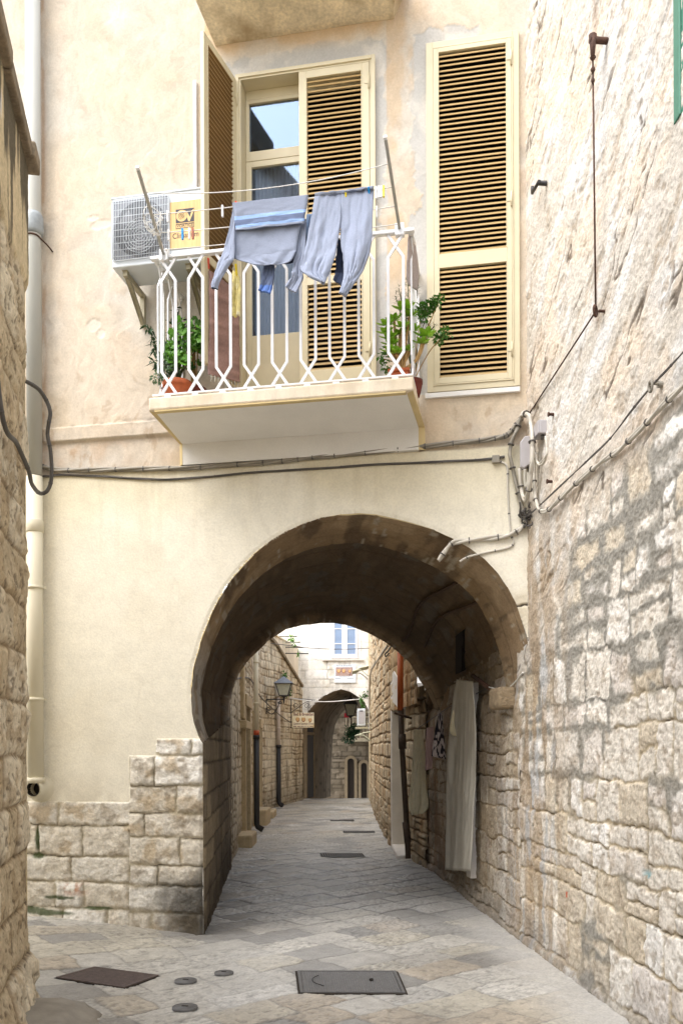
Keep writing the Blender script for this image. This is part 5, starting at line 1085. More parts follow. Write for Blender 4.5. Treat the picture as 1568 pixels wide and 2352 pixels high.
def plants():
    r = random.Random(12)
    C = W(S(410, 880, .40)[0], ZT, .42); g = empty('geranium_pot', C, 'terracotta pot of bright green geranium at the left railing corner', 'potted plant'); pot(g, C, .118, .20, M['terracotta'])
    st = MB(); fo = MB(); top = C + ZU * .19
    for i in range(16):
        u, v = r.choice(((410, 770), (420, 790), (395, 800), (432, 765), (405, 830), (440, 800), (425, 815)))
        q = P(u + r.uniform(-16, 16), v + r.uniform(-14, 14), .42 + r.uniform(-.1, .1)); st.tube(smooth([top + rv(r, .04), top.lerp(q, .5) + rv(r, .03), q], 4), .005, 5)
        for k in range(11):
            c = q + rv(r, .07); nn = ZU * .5 + ND * .5 + rv(r, .8); rleaf(fo, c, nn, r.uniform(.020, .040), r)
    for (u, v) in ((418, 826), (402, 836), (432, 828), (412, 812), (395, 822)):
        for k in range(4): rleaf(fo, P(u + r.uniform(-8, 8), v + r.uniform(-8, 8), .50 + r.uniform(-.03, .03)), ND + ZU * .4 + rv(r, .4), r.uniform(.03, .05), r)
    st.build('stems', M['stem_green'], g); fo.build('foliage', M['leaf_bright'], g)
    iv = MB(); cloud(iv, 385, 838, .50, 26, 26, .07, 170, .032, .022, r, .5); cloud(iv, 362, 868, .58, 14, 12, .05, 60, .03, .02, r, .6); iv.build('trailing_ivy', M['leaf_grey'], g)
    C = W(S(446, 880, .22)[0], ZT, .24); g = empty('geranium_pot', C, 'dark red pot with leggy geranium behind the terracotta pot', 'potted plant'); pot(g, C, .11, .215, M['terracotta_dark'])
    fo = MB(); st = MB(); top = C + ZU * .2
    for (u, v) in ((448, 765), (440, 785), (452, 790), (445, 810), (450, 748), (455, 775), (446, 845)):
        q = P(u, v, .27); st.tube(smooth([top + rv(r, .03), top.lerp(q, .5) + rv(r, .02), q], 4), .006, 5)
        for k in range(13): rleaf(fo, q + rv(r, .055), ZU * .5 + ND * .5 + rv(r, .8), r.uniform(.018, .036), r)
    st.build('stems', M['stem'], g); fo.build('foliage', M['leaf_mid'], g)
    C = W(S(395, 880, .14)[0], ZT, .16); g = empty('laurel_pot', C, 'dark glossy laurel spilling past the left railing corner', 'potted plant'); pot(g, C, .10, .17, M['terracotta_dark'])
    st = MB(); fo = MB(); top = C + ZU * .16
    for (u, v, p) in ((345, 760, .45), (352, 790, .48), (338, 745, .42), (350, 825, .5), (362, 838, .48), (398, 730, .18), (410, 745, .2), (392, 765, .22), (425, 760, .2), (404, 712, .15), (380, 790, .3), (418, 730, .15), (430, 748, .2)):
        q = P(u, v, p); ln = smooth([top + rv(r, .03), top.lerp(q, .5) + ZU * .06, q], 6); st.tube(ln, .005, 5)
        for k in range(17):
            b = ln[r.randrange(len(ln) // 2, len(ln))] + rv(r, .02); d = (q - top).normalized() * .4 + rv(r, .9) - ZU * .3; leaf(fo, b, d, ZU + rv(r, .5), r.uniform(.05, .09), r.uniform(.018, .027), bend=.5)
    st.build('stems', M['stem_green'], g); fo.build('foliage', M['leaf_dark'], g)
    # right corner
    C = W(S(918, 840, .44)[0], ZT, .46); g = empty('succulent_pot', C, 'square terracotta pot of tree houseleek at the right railing corner', 'potted plant'); pot(g, C, .075, .125, M['terracotta'], True)
    st = MB(); fo = MB(); top = C + ZU * .12
    def rosette(c, ax, R_, k=9):
        ax = ax.normalized(); x = ax.orthogonal().normalized(); y = ax.cross(x)
        for i in range(k):
            a = 2.4 * i; e = .25 + .9 * i / k; d = (x * math.cos(a) + y * math.sin(a)) * math.cos(e) + ax * math.sin(e); L = R_ * (1 - .25 * i / k)
            s = d.cross(ax).normalized(); nn = s.cross(d).normalized(); n_ = 8
            ring = [c + d * L * (.12 + .88 * (.5 - .5 * math.cos(math.pi * q / (n_ - 1)))) + s * L * .34 * math.sin(math.pi * (q / (n_ - 1)) ** .75) for q in range(n_)]
            ring2 = [c + d * L * (.12 + .88 * (.5 - .5 * math.cos(math.pi * q / (n_ - 1)))) - s * L * .34 * math.sin(math.pi * (q / (n_ - 1)) ** .75) for q in range(n_)]
            midl = [c + d * L * (.12 + .88 * (.5 - .5 * math.cos(math.pi * q / (n_ - 1)))) - nn * L * .12 * math.sin(math.pi * q / (n_ - 1)) for q in range(n_)]
            b = ring + midl + ring2
            fo.add(b, [(q, q + 1, n_ + q + 1, n_ + q) for q in range(n_ - 1)] + [(n_ + q, n_ + q + 1, 2 * n_ + q + 1, 2 * n_ + q) for q in range(n_ - 1)], True)
    for (u, v, p, R_, via) in ((929, 712, .48, .112, (922, 780)), (888, 748, .46, .092, (900, 800)), (894, 778, .50, .088, (902, 808)), (896, 808, .54, .084, (905, 825)), (977, 774, .42, .112, (958, 825)), (905, 736, .40, .08, (908, 780)), (935, 806, .46, .072, (930, 825)), (918, 770, .42, .08, (916, 800)), (898, 792, .5, .09, (905, 815)), (886, 766, .48, .085, (900, 805)), (940, 728, .44, .09, (932, 780)), (924, 752, .5, .085, (922, 800)), (910, 812, .54, .08, (914, 828)), (968, 790, .44, .085, (955, 825)), (948, 760, .4, .08, (940, 810))):
        q = P(u, v, p); st.tube(smooth([top + rv(r, .03), P(*via, (p + .46) / 2), q], 6), [.011] * 0 or .010, 7); rosette(q, ZU * .75 + ND * .35 + (q - top) * .5, R_)
    st.build('stems', M['stem'], g); fo.build('foliage', M['leaf_succ'], g)
    C = W(S(948, 838, .25)[0], ZT, .27); g = empty('fern_pot', C, 'asparagus fern and ivy growing out of the right railing corner', 'potted plant'); pot(g, C, .075, .13, M['terracotta_dark'])
    st = MB(); top = C + ZU * .12; fo = MB()
    for (u, v, p) in ((908, 680, .3), (915, 662, .3), (925, 650, .26), (935, 640, .2), (958, 655, .2), (925, 690, .3), (985, 742, .25), (997, 748, .28), (975, 738, .2), (955, 630, .18)):
        q = P(u, v, p); ln = smooth([top, top.lerp(q, .5) + ZU * .08, q], 7); st.tube(ln, .0035, 5)
        for k in range(46):
            b = ln[r.randrange(len(ln) // 2, len(ln))] + rv(r, .012); leaf(fo, b, (q - ln[-3]).normalized() * .6 + rv(r, .9), ZU, r.uniform(.025, .05), .005)
    fo.build('fern_fronds', M['leaf_fern'], g); st.build('stems', M['stem_green'], g)
    fo = MB(); 
    for (u, v, p, n) in ((965, 712, .34, 90), (985, 705, .36, 100), (1000, 695, .38, 80), (1008, 690, .4, 40), (972, 728, .34, 60), (1006, 776, .36, 60), (1020, 766, .38, 50), (1028, 762, .4, 14), (880, 822, .5, 40), (888, 842, .48, 34), (884, 806, .48, 20)): cloud(fo, u, v, p, 11, 11, .05, n, .034, .021, r, .15)
    st = MB(); 
    for (u, v, p) in ((1005, 695, .38), (1025, 765, .38), (968, 715, .34), (882, 825, .5)): st.tube(smooth([top, top.lerp(P(u, v, p), .5) + ZU * .05, P(u, v, p)], 6), .004, 5)
    fo.build('ivy_leaves', M['leaf_mid'], g); st.build('ivy_stems', M['stem'], g)
plants()
# ================================================================ IRONWORK IN THE PAVING
def gq(x, y, ox, oy, k): return ((ox + x / k) / 1.7009, (oy + y / k) / 1.7009)
def gp(u, v):
    d = ray(u, v); t = EYE / -d.z
    for _ in range(4): q = d * t; t = (EYE - float(gz(np.array(q.x), np.array(q.y)))) / -d.z
    q = d * t; return Vector((q.x, q.y, float(gz(np.array(q.x), np.array(q.y))) + .014))
def rect_cover(corners, label, nx, ny, mat, slot=False):
    c = [gp(u, v) for u, v in corners]; C = sum(c, Vector()) / 4; r = empty('manhole_cover', C, label, 'manhole cover')
    f = MB(); inner = [C + (p - C) * .94 for p in c]; lo = ZU * -.012
    for i in range(4): f.add([c[i], c[(i + 1) % 4], inner[(i + 1) % 4], inner[i], c[i] + lo, c[(i + 1) % 4] + lo, inner[(i + 1) % 4] + lo, inner[i] + lo], [(0, 1, 2, 3), (4, 7, 6, 5), (0, 4, 5, 1), (2, 6, 7, 3)])
    f.build('frame', mat, r)
    gj = MB(); gj.prism([C + (q - C) * 1.045 - ZU * .022 for q in c], ZU * .014); gj.build('dirt_joint', M['soil'], r)
    p = MB(); pl = [C + (q - C) * .93 - ZU * .003 for q in c]; p.prism([q - ZU * .012 for q in pl], ZU * .012)
    for i in range(nx):
        for j in range(ny):
            a, b = (i + .5) / nx, (j + .5) / ny; q = pl[0].lerp(pl[1], a).lerp(pl[3].lerp(pl[2], a), b); s = (pl[1] - pl[0]) / nx * .30; t = (pl[3] - pl[0]) / ny * .30
            p.add([q - s - t, q + s - t, q + s + t, q - s + t, q + ZU * .003 - s * .6 - t * .6, q + ZU * .003 + s * .6 - t * .6, q + ZU * .003 + s * .6 + t * .6, q + ZU * .003 - s * .6 + t * .6], [(4, 5, 6, 7), (0, 1, 5, 4), (1, 2, 6, 5), (2, 3, 7, 6), (3, 0, 4, 7)])
    p.build('plate', mat, r)
    if slot:
        k = MB(); e = (pl[1] - pl[0]); g = (pl[3] - pl[0]); cc = C + ZU * .004
        k.tube([cc + e * (.40 * math.cos(a)) + g * (.40 * math.sin(a)) for a in np.linspace(2.5, 3.9, 24)], .0028, 4, caps=False)
        k.tube([cc + e * .22 - g * .0, cc + e * .25 + g * .02], .012, 6); k.build('ring_groove', M['dark'], r)
MR = varied('rusty cast iron cover', lin(96, 84, 80), .65, .2, 30, .3, 80)
rect_cover([gq(345, 664, 0, 3400, 1.568), gq(760, 727, 0, 3400, 1.568), gq(972, 652, 0, 3400, 1.568), gq(580, 600, 0, 3400, 1.568)], 'brownish diamond set rectangular cover in the left foreground paving', 26, 26, MR)
rect_cover([gq(428, 1071, 900, 3200, 1.568), gq(1070, 1073, 900, 3200, 1.568), gq(1012, 939, 900, 3200, 1.568), gq(410, 938, 900, 3200, 1.568)], 'large grey rectangular cover in the middle foreground paving', 40, 18, M['manhole'], True)
for (x, y, rx, lb) in ((1138, 685, 68, 'middle sized round iron lid nearest the diamond cover'), (1372, 636, 58, 'smallest round iron lid, farthest from the camera'), (1133, 849, 78, 'nearest round iron lid in the foreground paving')):
    c = gp(*gq(x, y, 0, 3400, 1.568)); e = gp(*gq(x + rx, y, 0, 3400, 1.568)); R_ = (e - c).length
    m = MB(); m.lathe(c, [(R_, -.012), (R_, .001), (R_ * .9, .002), (R_ * .88, -.003), (R_ * .86, .0), (R_ * .3, .0015), (R_ * .28, .004), (0, .004)], 28); o = tag(m.build('round_lid', M['manhole']), lb, 'utility lid')
    k = MB(); k.cbox(c + ZU * .003, UD, ND, ZU, R_ * .25, .008, .003); k.build('keyhole', M['dark'], o)
for (l, lb) in (([(545, 214), (805, 214), (825, 235), (555, 236)], 'slotted drain grate across the lane at the passage end'), ([(690, 76), (880, 76), (885, 86), (690, 87)], 'thin drain grate near the right wall beyond the passage'), ([(610, 8), (755, 6), (757, 13), (610, 14)], 'farthest thin drain grate in the lane')):
    c = [gp(*gq(x, y, 900, 3200, 1.568)) for x, y in l]; C = sum(c, Vector()) / 4; m = MB(); m.prism([q - ZU * .004 for q in c], ZU * .006)
    o = tag(m.build('drain_grate', M['manhole']), lb, 'drain grate'); k = MB()
    for i in range(18):
        f = (i + .5) / 18; a = c[0].lerp(c[1], f); b = c[3].lerp(c[2], f); w = (c[1] - c[0]) / 18 * .3; k.add([a.lerp(b, .1) + ZU * .004 - w, a.lerp(b, .1) + ZU * .004 + w, a.lerp(b, .9) + ZU * .004 + w, a.lerp(b, .9) + ZU * .004 - w], [(0, 1, 2, 3)])
    k.build('slots', M['dark'], o)
# ================================================================ THE LANE BEYOND THE PASSAGE
def pathwall(name, path, z0, ztop, mat, parent, da=.022, dz=.022, seed=500, ch=(.2, .3), sw=(.25, .5), base=(190, 168, 130), light=(208, 192, 160), darkc=(150, 120, 82), depth=.02, plaster=0.0, stain=0.5, side=1, label=None, grime=.5, ochre=0.0, split=.2, arch=None):
    """masonry sheet along a ground path; ztop is one height per path point; side=1: outside is to the right of travel"""
    p = np.array(path, float); L = np.concatenate([[0], np.cumsum(np.hypot(*np.diff(p, axis=0).T))])
    av = np.arange(0, L[-1] + da, da); av[-1] = L[-1]; n = int((max(ztop) - z0) / dz) + 2
    a, w = np.meshgrid(av, np.linspace(0, 1, n), indexing='ij'); top = np.interp(a, L, ztop); z = z0 + w * (top - z0)
    x = np.interp(a, L, p[:, 0]); y = np.interp(a, L, p[:, 1])
    tx = np.gradient(np.interp(av, L, p[:, 0])); ty = np.gradient(np.interp(av, L, p[:, 1])); q = np.hypot(tx, ty) + 1e-9
    nx, ny = (ty / q * side)[:, None], (-tx / q * side)[:, None]
    if arch is not None:
        best = np.full(a.shape, 9.); ba = a.copy(); bz = z.copy()
        for i in range(len(arch) - 1):
            ax, az = arch[i]; bx, b_ = arch[i + 1]; l2 = (bx - ax) ** 2 + (b_ - az) ** 2 + 1e-9; t = np.clip(((a - ax) * (bx - ax) + (z - az) * (b_ - az)) / l2, 0, 1)
            qx = ax + t * (bx - ax); qz = az + t * (b_ - az); dd = np.hypot(a - qx, z - qz); k = dd < best; best = np.where(k, dd, best); ba = np.where(k, qx, ba); bz = np.where(k, qz, bz)
        sn = best < da * .72; x = x + np.where(sn, ba - a, 0) * (p[-1, 0] - p[0, 0]) / L[-1]; y = y + np.where(sn, ba - a, 0) * (p[-1, 1] - p[0, 1]) / L[-1]; a = np.where(sn, ba, a); z = np.where(sn, bz, z)
    sid, d, rn, rq = masonry(a, z, seed, ch, sw, .03, .008, split=split)
    jt = ss(.0, .028, d); rough = fbm(a * 6, z * 6, 5, seed + 1); pl = plaster * ss(.42, .58, fbm(a * .9, z * .9, 4, seed + 2) + (plaster - .5))
    h = depth * jt + depth * (rn - .5) + .025 * (rough - .5); h = h * (1 - pl) + pl * (.02 + .01 * (rough - .5))
    c = np.zeros(a.shape + (3,), np.float32) + np.array(lin(*base), np.float32); c = mixc(c, lin(*light), ss(.4, .75, rn)); c = mixc(c, lin(*darkc), .7 * ss(.55, .72, fbm(a * 5, z * 5, 4, seed + 3))); c *= (.78 + .44 * rough)[..., None]
    c = mixc(c, [v * .42 for v in lin(*darkc)], .8 * (1 - jt)); cp = np.zeros_like(c) + np.array(lin(*light), np.float32); cp *= (.9 + .2 * fbm(a * 4, z * 2, 4, seed + 4))[..., None]
    c = c * (1 - pl)[..., None] + cp * pl[..., None]
    st = ss(.55, .72, fbm(a * 7, z * .7, 4, seed + 5)) * stain; c = mixc(c, lin(92, 76, 54), .65 * st)
    if ochre: c = mixc(c, lin(196, 140, 62), ochre * ss(.5, .66, fbm(a * 5, z * .8, 4, seed + 6)))
    c = mixc(c, lin(110, 96, 74), grime * ss(.8, 0, z + .4 * (rough - .5)))
    pos = np.stack([x + nx * h, y + ny * h, z], -1); fm = None
    if arch is not None: fm = ~in_poly((a[:-1, :-1] + a[1:, 1:]) / 2, (z[:-1, :-1] + z[1:, 1:]) / 2, [tuple(v) for v in arch])
    return gridobj(name, pos, c, mat, parent, label=label, fmask=fm, flip=(side < 0))
# ---- left side
lane_l = empty('lane_house', (-2.2, 18, 0), 'long tan stone house lining the left side of the lane beyond the passage', 'house')
LP = [(-1.56, 11.95), (-1.62, 13.1), (-1.72, 14.5), (-1.80, 16.8), (-2.10, 22.6), (-1.83, 23.9), (-1.26, 27.2), (-1.25, 27.75)]
LZ = [4.7, 4.7, 4.75, 4.9, 4.7, 4.45, 3.52, 3.45]
pathwall('stone_wall', LP, -.05, LZ, M['masonry'], lane_l, seed=510, base=(210, 192, 156), light=(222, 210, 182), darkc=(158, 130, 92), ochre=.08, stain=.8, plaster=.45, ch=(.16, .26), sw=(.2, .45))
def cop(parent, pts, zs, off, th, mat, name, out):
    m = MB()
    for i in range(len(pts) - 1):
        a, b = Vector((*pts[i], zs[i])), Vector((*pts[i + 1], zs[i + 1])); d = (b - a); o = Vector((d.y, -d.x, 0)).normalized() * out
        m.box(a - o * .2, d, o * (off + .2), ZU * th)
    return m.build(name, mat, parent, bevel=.01)
cop(lane_l, LP[3:7], LZ[3:7], .09, .09, M['coping'], 'coping', 1)
ul = MB(); off = .22
pathwall('terrace_wall', [(-2.35, 21.5), (-2.1, 23.9), (-1.45, 27.2), (-1.38, 27.75)], 3.3, [4.95, 4.95, 4.82, 4.8], M['oldplaster'], lane_l, seed=530, plaster=1.0, base=(226, 208, 176), light=(232, 216, 188), stain=.35, grime=0)
back = MB(); back.add([(-2.35, 21.5, 4.9), (-7, 21.5, 4.9), (-7, 28, 4.9), (-1.38, 27.8, 4.78)], [(0, 1, 2, 3)]); back.build('roof_terrace', M['yrender'], lane_l)
def wall_pt(u, off=.0):
    """point (x, y) on the left lane wall under column u"""
    best = None
    for i in range(len(LP) - 1):
        for t in np.linspace(0, 1, 200):
            x = LP[i][0] + (LP[i + 1][0] - LP[i][0]) * t; y = LP[i][1] + (LP[i + 1][1] - LP[i][1]) * t; e = abs(CU + F0 * x / y - u)
            if best is None or e < best[0]: best = (e, x, y, LP[i + 1][0] - LP[i][0], LP[i + 1][1] - LP[i][1])
    _, x, y, dx, dy = best; l = math.hypot(dx, dy); return Vector((x + dy / l * off, y - dx / l * off, 0)), Vector((dx / l, dy / l, 0)), Vector((dy / l, -dx / l, 0))
def doorway(parent, yc, w, h, name, label, mat_f, path=LP, depth=.10):
    for i in range(len(path) - 1):
        if path[i][1] <= yc <= path[i + 1][1]: break
    t = (yc - path[i][1]) / (path[i + 1][1] - path[i][1]); x = path[i][0] + (path[i + 1][0] - path[i][0]) * t; d = Vector((path[i + 1][0] - path[i][0], path[i + 1][1] - path[i][1], 0)).normalized(); o = Vector((d.y, -d.x, 0))
    C = Vector((x, yc, 0)); f = MB(); fw = .16
    f.box(C - d * (w / 2 + fw) - o * .05, d * fw, o * (depth + .05), ZU * h); f.box(C + d * (w / 2) - o * .05, d * fw, o * (depth + .05), ZU * h); f.box(C - d * (w / 2 + fw) - o * .05 + ZU * h, d * (w + 2 * fw), o * (depth + .07), ZU * .2)
    fr = f.build(name, mat_f, parent, label, bevel=.01)
    p = MB(); p.box(C - d * w / 2 + o * .012, d * w, o * .02, ZU * h); p.build('door_panel', M['doorwood'], fr)
doorway(lane_l, 15.6, 1.0, 2.35, 'doorway', 'dark doorway with a stone surround beside the black pipe', M['dressed']); doorway(lane_l, 18.6, .9, 2.2, 'doorway', 'narrow dark doorway above the stone steps', M['dressed']); doorway(lane_l, 20.8, .8, 2.1, 'doorway', 'farther narrow doorway in the left lane wall', M['dressed'])
w_ = MB(); q, d, o = wall_pt(553); 
for z in (1.95,): w_.box(q - d * .5 - o * .02 + ZU * z, d * 1.3, o * .16, ZU * .14)
w_.box(q - d * .35 - o * .02 + ZU * 2.12, d * .22, o * .11, ZU * 3.0); w_.build('stone_corbel', M['dressed'], lane_l, bevel=.015)
def lane_pipe(u, vtop, vj, vbot, r, up_mat, lo_mat, label, off, ring=None):
    q, d, o = wall_pt(u, off); Y = q.y; z = lambda v: EYE + (CV - v) / F0 * Y
    root = empty('drainpipe', Vector((q.x, q.y, 0)), label, 'drainpipe')
    m = MB(); m.tube([Vector((q.x, q.y, z(vj))), Vector((q.x, q.y, z(vtop)))], r, 12); m.build('upper_pipe', up_mat, root)
    m = MB(); m.tube([Vector((q.x, q.y, z(vj) + .02)), Vector((q.x, q.y, z(vj) - .06))], r * 1.45, 12); m.tube([Vector((q.x, q.y, z(vj) - .05)), Vector((q.x, q.y, max(.16, z(vbot) + .1))), Vector((q.x, q.y, .1)) + o * .02, Vector((q.x, q.y, .04)) + o * .12], r * 1.22, 12); m.build('lower_pipe', lo_mat, root)
    if ring: m = MB(); m.tube([Vector((q.x, q.y, z(vj) + .02)), Vector((q.x, q.y, z(vj) + .11))], r * 1.22, 12); m.build('joint_ring', ring, root)
    m = MB()
    for k in (.35, .8): zz = z(vj) + (z(vtop) - z(vj)) * k; m.tube([Vector((q.x, q.y, zz)), Vector((q.x, q.y, zz + .03))], r * 1.15, 12)
    m.build('clamp', up_mat, root)
lane_pipe(632, 1600, 1712, 1853, .052, M['pipe_pale'], M['pipe_black'], 'pale drainpipe with a black lower length under the street lantern', .10)
lane_pipe(570, 1480, 1690, 1908, .046, M['pvc_cream'], M['pipe_black'], 'cream drainpipe with an orange joint and black foot just beyond the passage', .16, M['sign_red'] if False else varied('orange joint', lin(190, 84, 46), .5, .1, 10))
cp = MB(); q, d, o = wall_pt(632, .10); z = EYE + (CV - 1597) / F0 * q.y; cp.tube([Vector((q.x, q.y, z - .02)), Vector((q.x, q.y, z + .25)), Vector((q.x, q.y, z + .34)) - o * .1], .10, 12); tag(cp.build('pipe_head', M['soffit']), 'grey mortar collar on top of the pale drainpipe under the lantern', 'pipe head')
for (u0, w, dp, h, lb) in ((606, 1.1, .42, .16, 'lower stone doorstep projecting from the left lane wall'), (590, 1.0, .34, .34, 'higher stone doorstep nearer the passage on the left lane wall'), (560, .9, .26, .20, 'rough stone at the foot of the left lane wall by the passage end')):
    yy = {606: 20.6, 590: 18.6, 560: 14.6}[u0]
    for i in range(len(LP) - 1):
        if LP[i][1] <= yy <= LP[i + 1][1]: break
    t = (yy - LP[i][1]) / (LP[i + 1][1] - LP[i][1]); x = LP[i][0] + (LP[i + 1][0] - LP[i][0]) * t; m = MB(); m.box((x - .1, yy - w / 2, -.05), (dp + .1, 0, 0), (0, w, 0), (0, 0, h + .05)); tag(m.build('stone_step', M['dressed'], bevel=.035), lb, 'step')
# ---- lanterns
def lantern(parent, C, h, w):
    """four-sided street lantern hanging with its base at C"""
    f = MB(); g = MB(); tp = MB(); b, t = w * .28, w * .5; z0, z1 = h * .12, h * .66
    cb = [Vector((x * b, y * b, z0)) + C for x, y in ((-1, -1), (1, -1), (1, 1), (-1, 1))]; ct = [Vector((x * t, y * t, z1)) + C for x, y in ((-1, -1), (1, -1), (1, 1), (-1, 1))]
    for i in range(4):
        j = (i + 1) % 4; f.tube([cb[i], ct[i]], w * .035, 5); f.tube([cb[i], cb[j]], w * .03, 5); f.tube([ct[i], ct[j]], w * .045, 5); g.add([cb[i], cb[j], ct[j], ct[i]], [(0, 1, 2, 3)])
    f.lathe(C, [(0, -h * .10), (w * .05, -h * .06), (w * .03, 0), (w * .12, h * .05), (b, z0)], 8)
    e = w * .62; ce = [Vector((x * e, y * e, z1)) + C for x, y in ((-1, -1), (1, -1), (1, 1), (-1, 1))]; cm = [Vector((x * w * .14, y * w * .14, h * .93)) + C for x, y in ((-1, -1), (1, -1), (1, 1), (-1, 1))]
    tp.add(ce + cm + [C + ZU * h], [(0, 1, 5, 4), (1, 2, 6, 5), (2, 3, 7, 6), (3, 0, 4, 7), (4, 5, 8), (5, 6, 8), (6, 7, 8), (7, 4, 8), (3, 2, 1, 0)])
    f.build('lantern_frame', M['iron'], parent); g.build('glass_panes', M['lampglass'], parent); tp.build('lantern_roof', M['grey_green'], parent)
    bu = MB(); bu.lathe(C + ZU * z0, [(0, .02), (w * .06, .03), (w * .1, h * .2), (w * .08, h * .3), (0, h * .34)], 10); bu.build('bulb', M['cloth_white'], parent)
q, d, o = wall_pt(611, .0); YL = q.y - .05; lm = empty('street_lantern', at(652, 1605, YL), 'four sided street lantern on a scrolled bracket above the left lane wall', 'street lantern')
lantern(lm, at(652, 1604, YL), at(652, 1553, YL).z - at(652, 1604, YL).z, at(670, 1600, YL).x - at(634, 1600, YL).x)
m = MB(); a, b = at(612, 1607, YL), at(653, 1606, YL); m.tube([a - Vector((.2, 0, 0)), b], .018, 6); m.tube([at(612, 1598, YL), at(612, 1640, YL)], .016, 6)
m.tube(smooth([at(613, 1634, YL), at(625, 1640, YL), at(636, 1628, YL), at(644, 1608, YL)], 5), .012, 5); 
for (u, v, r_) in ((617, 1628, 5), (644, 1613, 4), (640, 1614, 2)): m.tube([at(u + r_ * math.cos(k) * (1 - k / 14), v + r_ * math.sin(k) * (1 - k / 14), YL) for k in np.linspace(0, 9, 24)], .010, 5)
m.tube([at(652, 1604, YL), at(652, 1616, YL)], [.03, .012], 6); m.build('bracket', M['iron'], lm)
# ---- hanging sign
q, d, o = wall_pt(668); YS = q.y - .1; sg = empty('hanging_sign', at(696, 1671, YS), 'painted lodging sign with three carved shapes hanging from a scroll bracket', 'sign')
XV = Vector((1, 0, 0)); YN = Vector((0, -1, 0))
def panel(mb, u0, v0, u1, v1, Y, th=.02, off=0):
    a, b = at(u0, v1, Y), at(u1, v0, Y); mb.box((a.x, Y - off, a.z), (b.x - a.x, 0, 0), (0, th, 0), (0, 0, b.z - a.z))
m = MB(); panel(m, 671, 1637, 721, 1671.5, YS); m.build('sign_panel', M['signboard'], sg, bevel=.015)
m = MB(); K = .5 / 1.7009
def sq(x, y): return ((1130 + x / 7.84) / 1.7009, (2760 + y / 7.84) / 1.7009)
def line_of(mb, s, x0, x1, yb, hgt, Y, f=sq, off=.004):
    a = at(*f(x0, yb), Y); b = at(*f(x1, yb), Y); t = at(*f(x0, yb - hgt), Y); text_into(mb, s, a, XV, ZU, (t.z - a.z) / .70, YN, off, width=b.x - a.x)
line_of(m, 'Bed & Breakfast', 135, 745, 282, 92, YS); line_of(m, 'Bed & Breakfast', 138, 748, 281, 92, YS, off=.0045); line_of(m, 'Centro Storico Trani', 122, 740, 558, 62, YS); line_of(m, 'Centro Storico Trani', 124, 742, 557, 62, YS, off=.0045); m.build('lettering', M['sign_red'], sg)
m = MB(); rr = random.Random(2)
x = 130
while x < 725:
    w = rr.uniform(14, 30); a = at(*sq(x, 622), YS); b = at(*sq(min(x + w, 730), 596), YS); m.box((a.x, YS - .004, a.z), (b.x - a.x, 0, 0), (0, .003, 0), (0, 0, b.z - a.z)); x += w + rr.choice((7, 8, 30))
m.build('small_print', M['sign_red'], sg)
def shells(parent, cs, f, Y, ma, mb_):
    """three carved shield shapes printed on the sign, with a dark lower rim"""
    a = MB(); b = MB()
    for (x, y, rx, ry) in cs:
        for mbx, k, off, dy in ((b, 1.0, .003, ry * .10), (a, .86, .0055, -ry * .06)):
            pts = []
            for t in np.linspace(0, 2 * math.pi, 22)[:-1]:
                px = math.cos(t) * rx * k * (1 - .35 * max(0, -math.sin(t))); py = (math.sin(t) * ry * k if math.sin(t) < 0 else min(math.sin(t) * ry * 1.2, ry * .75) * k)
                q = at(*f(x + px, y - py + dy), Y); pts.append(q + YN * off)
            mbx.add(pts, [tuple(range(len(pts)))])
    b.build('printed_shadow', mb_, parent); a.build('printed_carving', ma, parent)
shells(sg, ((260, 395, 62, 78), (432, 395, 66, 78), (638, 412, 54, 72)), sq, YS, M['mask'], M['mask_line'])
m = MB(); m.tube([at(668, 1602, YS), at(668, 1672, YS)], .014, 6); m.tube([at(664, 1603, YS), at(724, 1608, YS)], .010, 6)
for (u, v) in ((680, 1620), (706, 1620)): m.tube([at(u + (8 - k * .7) * math.cos(k) * 1.0, v + (7 - k * .6) * math.sin(k), YS) for k in np.linspace(0, 9, 30)], .008, 5)
for u in (676, 708): m.tube([at(u, 1607, YS), at(u, 1638, YS)], .007, 5)
m.tube(smooth([at(669, 1636, YS), at(685, 1625, YS), at(700, 1614, YS), at(718, 1609, YS)], 4), .009, 5); m.build('iron_bracket', M['iron'], sg)
# ---- right side
lane_r = empty('lane_house', (1.2, 20, 0), 'ochre stained stone house lining the right side of the lane beyond the passage', 'house')
RP = [(1.15, 11.6), (1.07, 12.2), (.985, 12.95), (1.0, 13.3), (1.13, 13.36), (1.13, 14.12), (.815, 14.2), (.79, 17), (.80, 20.5), (.92, 28.3)]
pathwall('stone_wall', RP, -.05, [2.45, 2.45, 2.45, 2.45, 2.45, 2.45, 4.0, 4.3, 4.9, 5.9], M['masonry'], lane_r, seed=550, side=-1, base=(194, 168, 124), light=(210, 190, 152), darkc=(148, 112, 68), ochre=.35, ch=(.16, .26), sw=(.2, .45), stain=.7, depth=.03)
pathwall('upper_wall', [(1.02, 11.55), (.96, 12.3), (.815, 14.2)], 2.2, [4.0, 4.0, 4.0], M['masonry'], lane_r, seed=560, side=-1, base=(192, 158, 104), light=(206, 180, 134), darkc=(150, 108, 56), ochre=.6, stain=.6)
m = MB(); m.box((.80, 14.02, 0), (.32, 0, 0), (0, .2, 0), ZU * 2.32); m.prism([Vector((.80, 14.22, 2.32)), Vector((.80, 14.22, 2.78)), Vector((.82, 13.7, 2.82)), Vector((.87, 13.1, 2.62)), Vector((.905, 12.75, 2.25)), Vector((.86, 13.2, 2.20)), Vector((.82, 13.75, 2.32))], Vector((.24, 0, 0))); m.build('door_surround', M['whiteplaster'], lane_r, 'white limewashed door surround', bevel=.015)
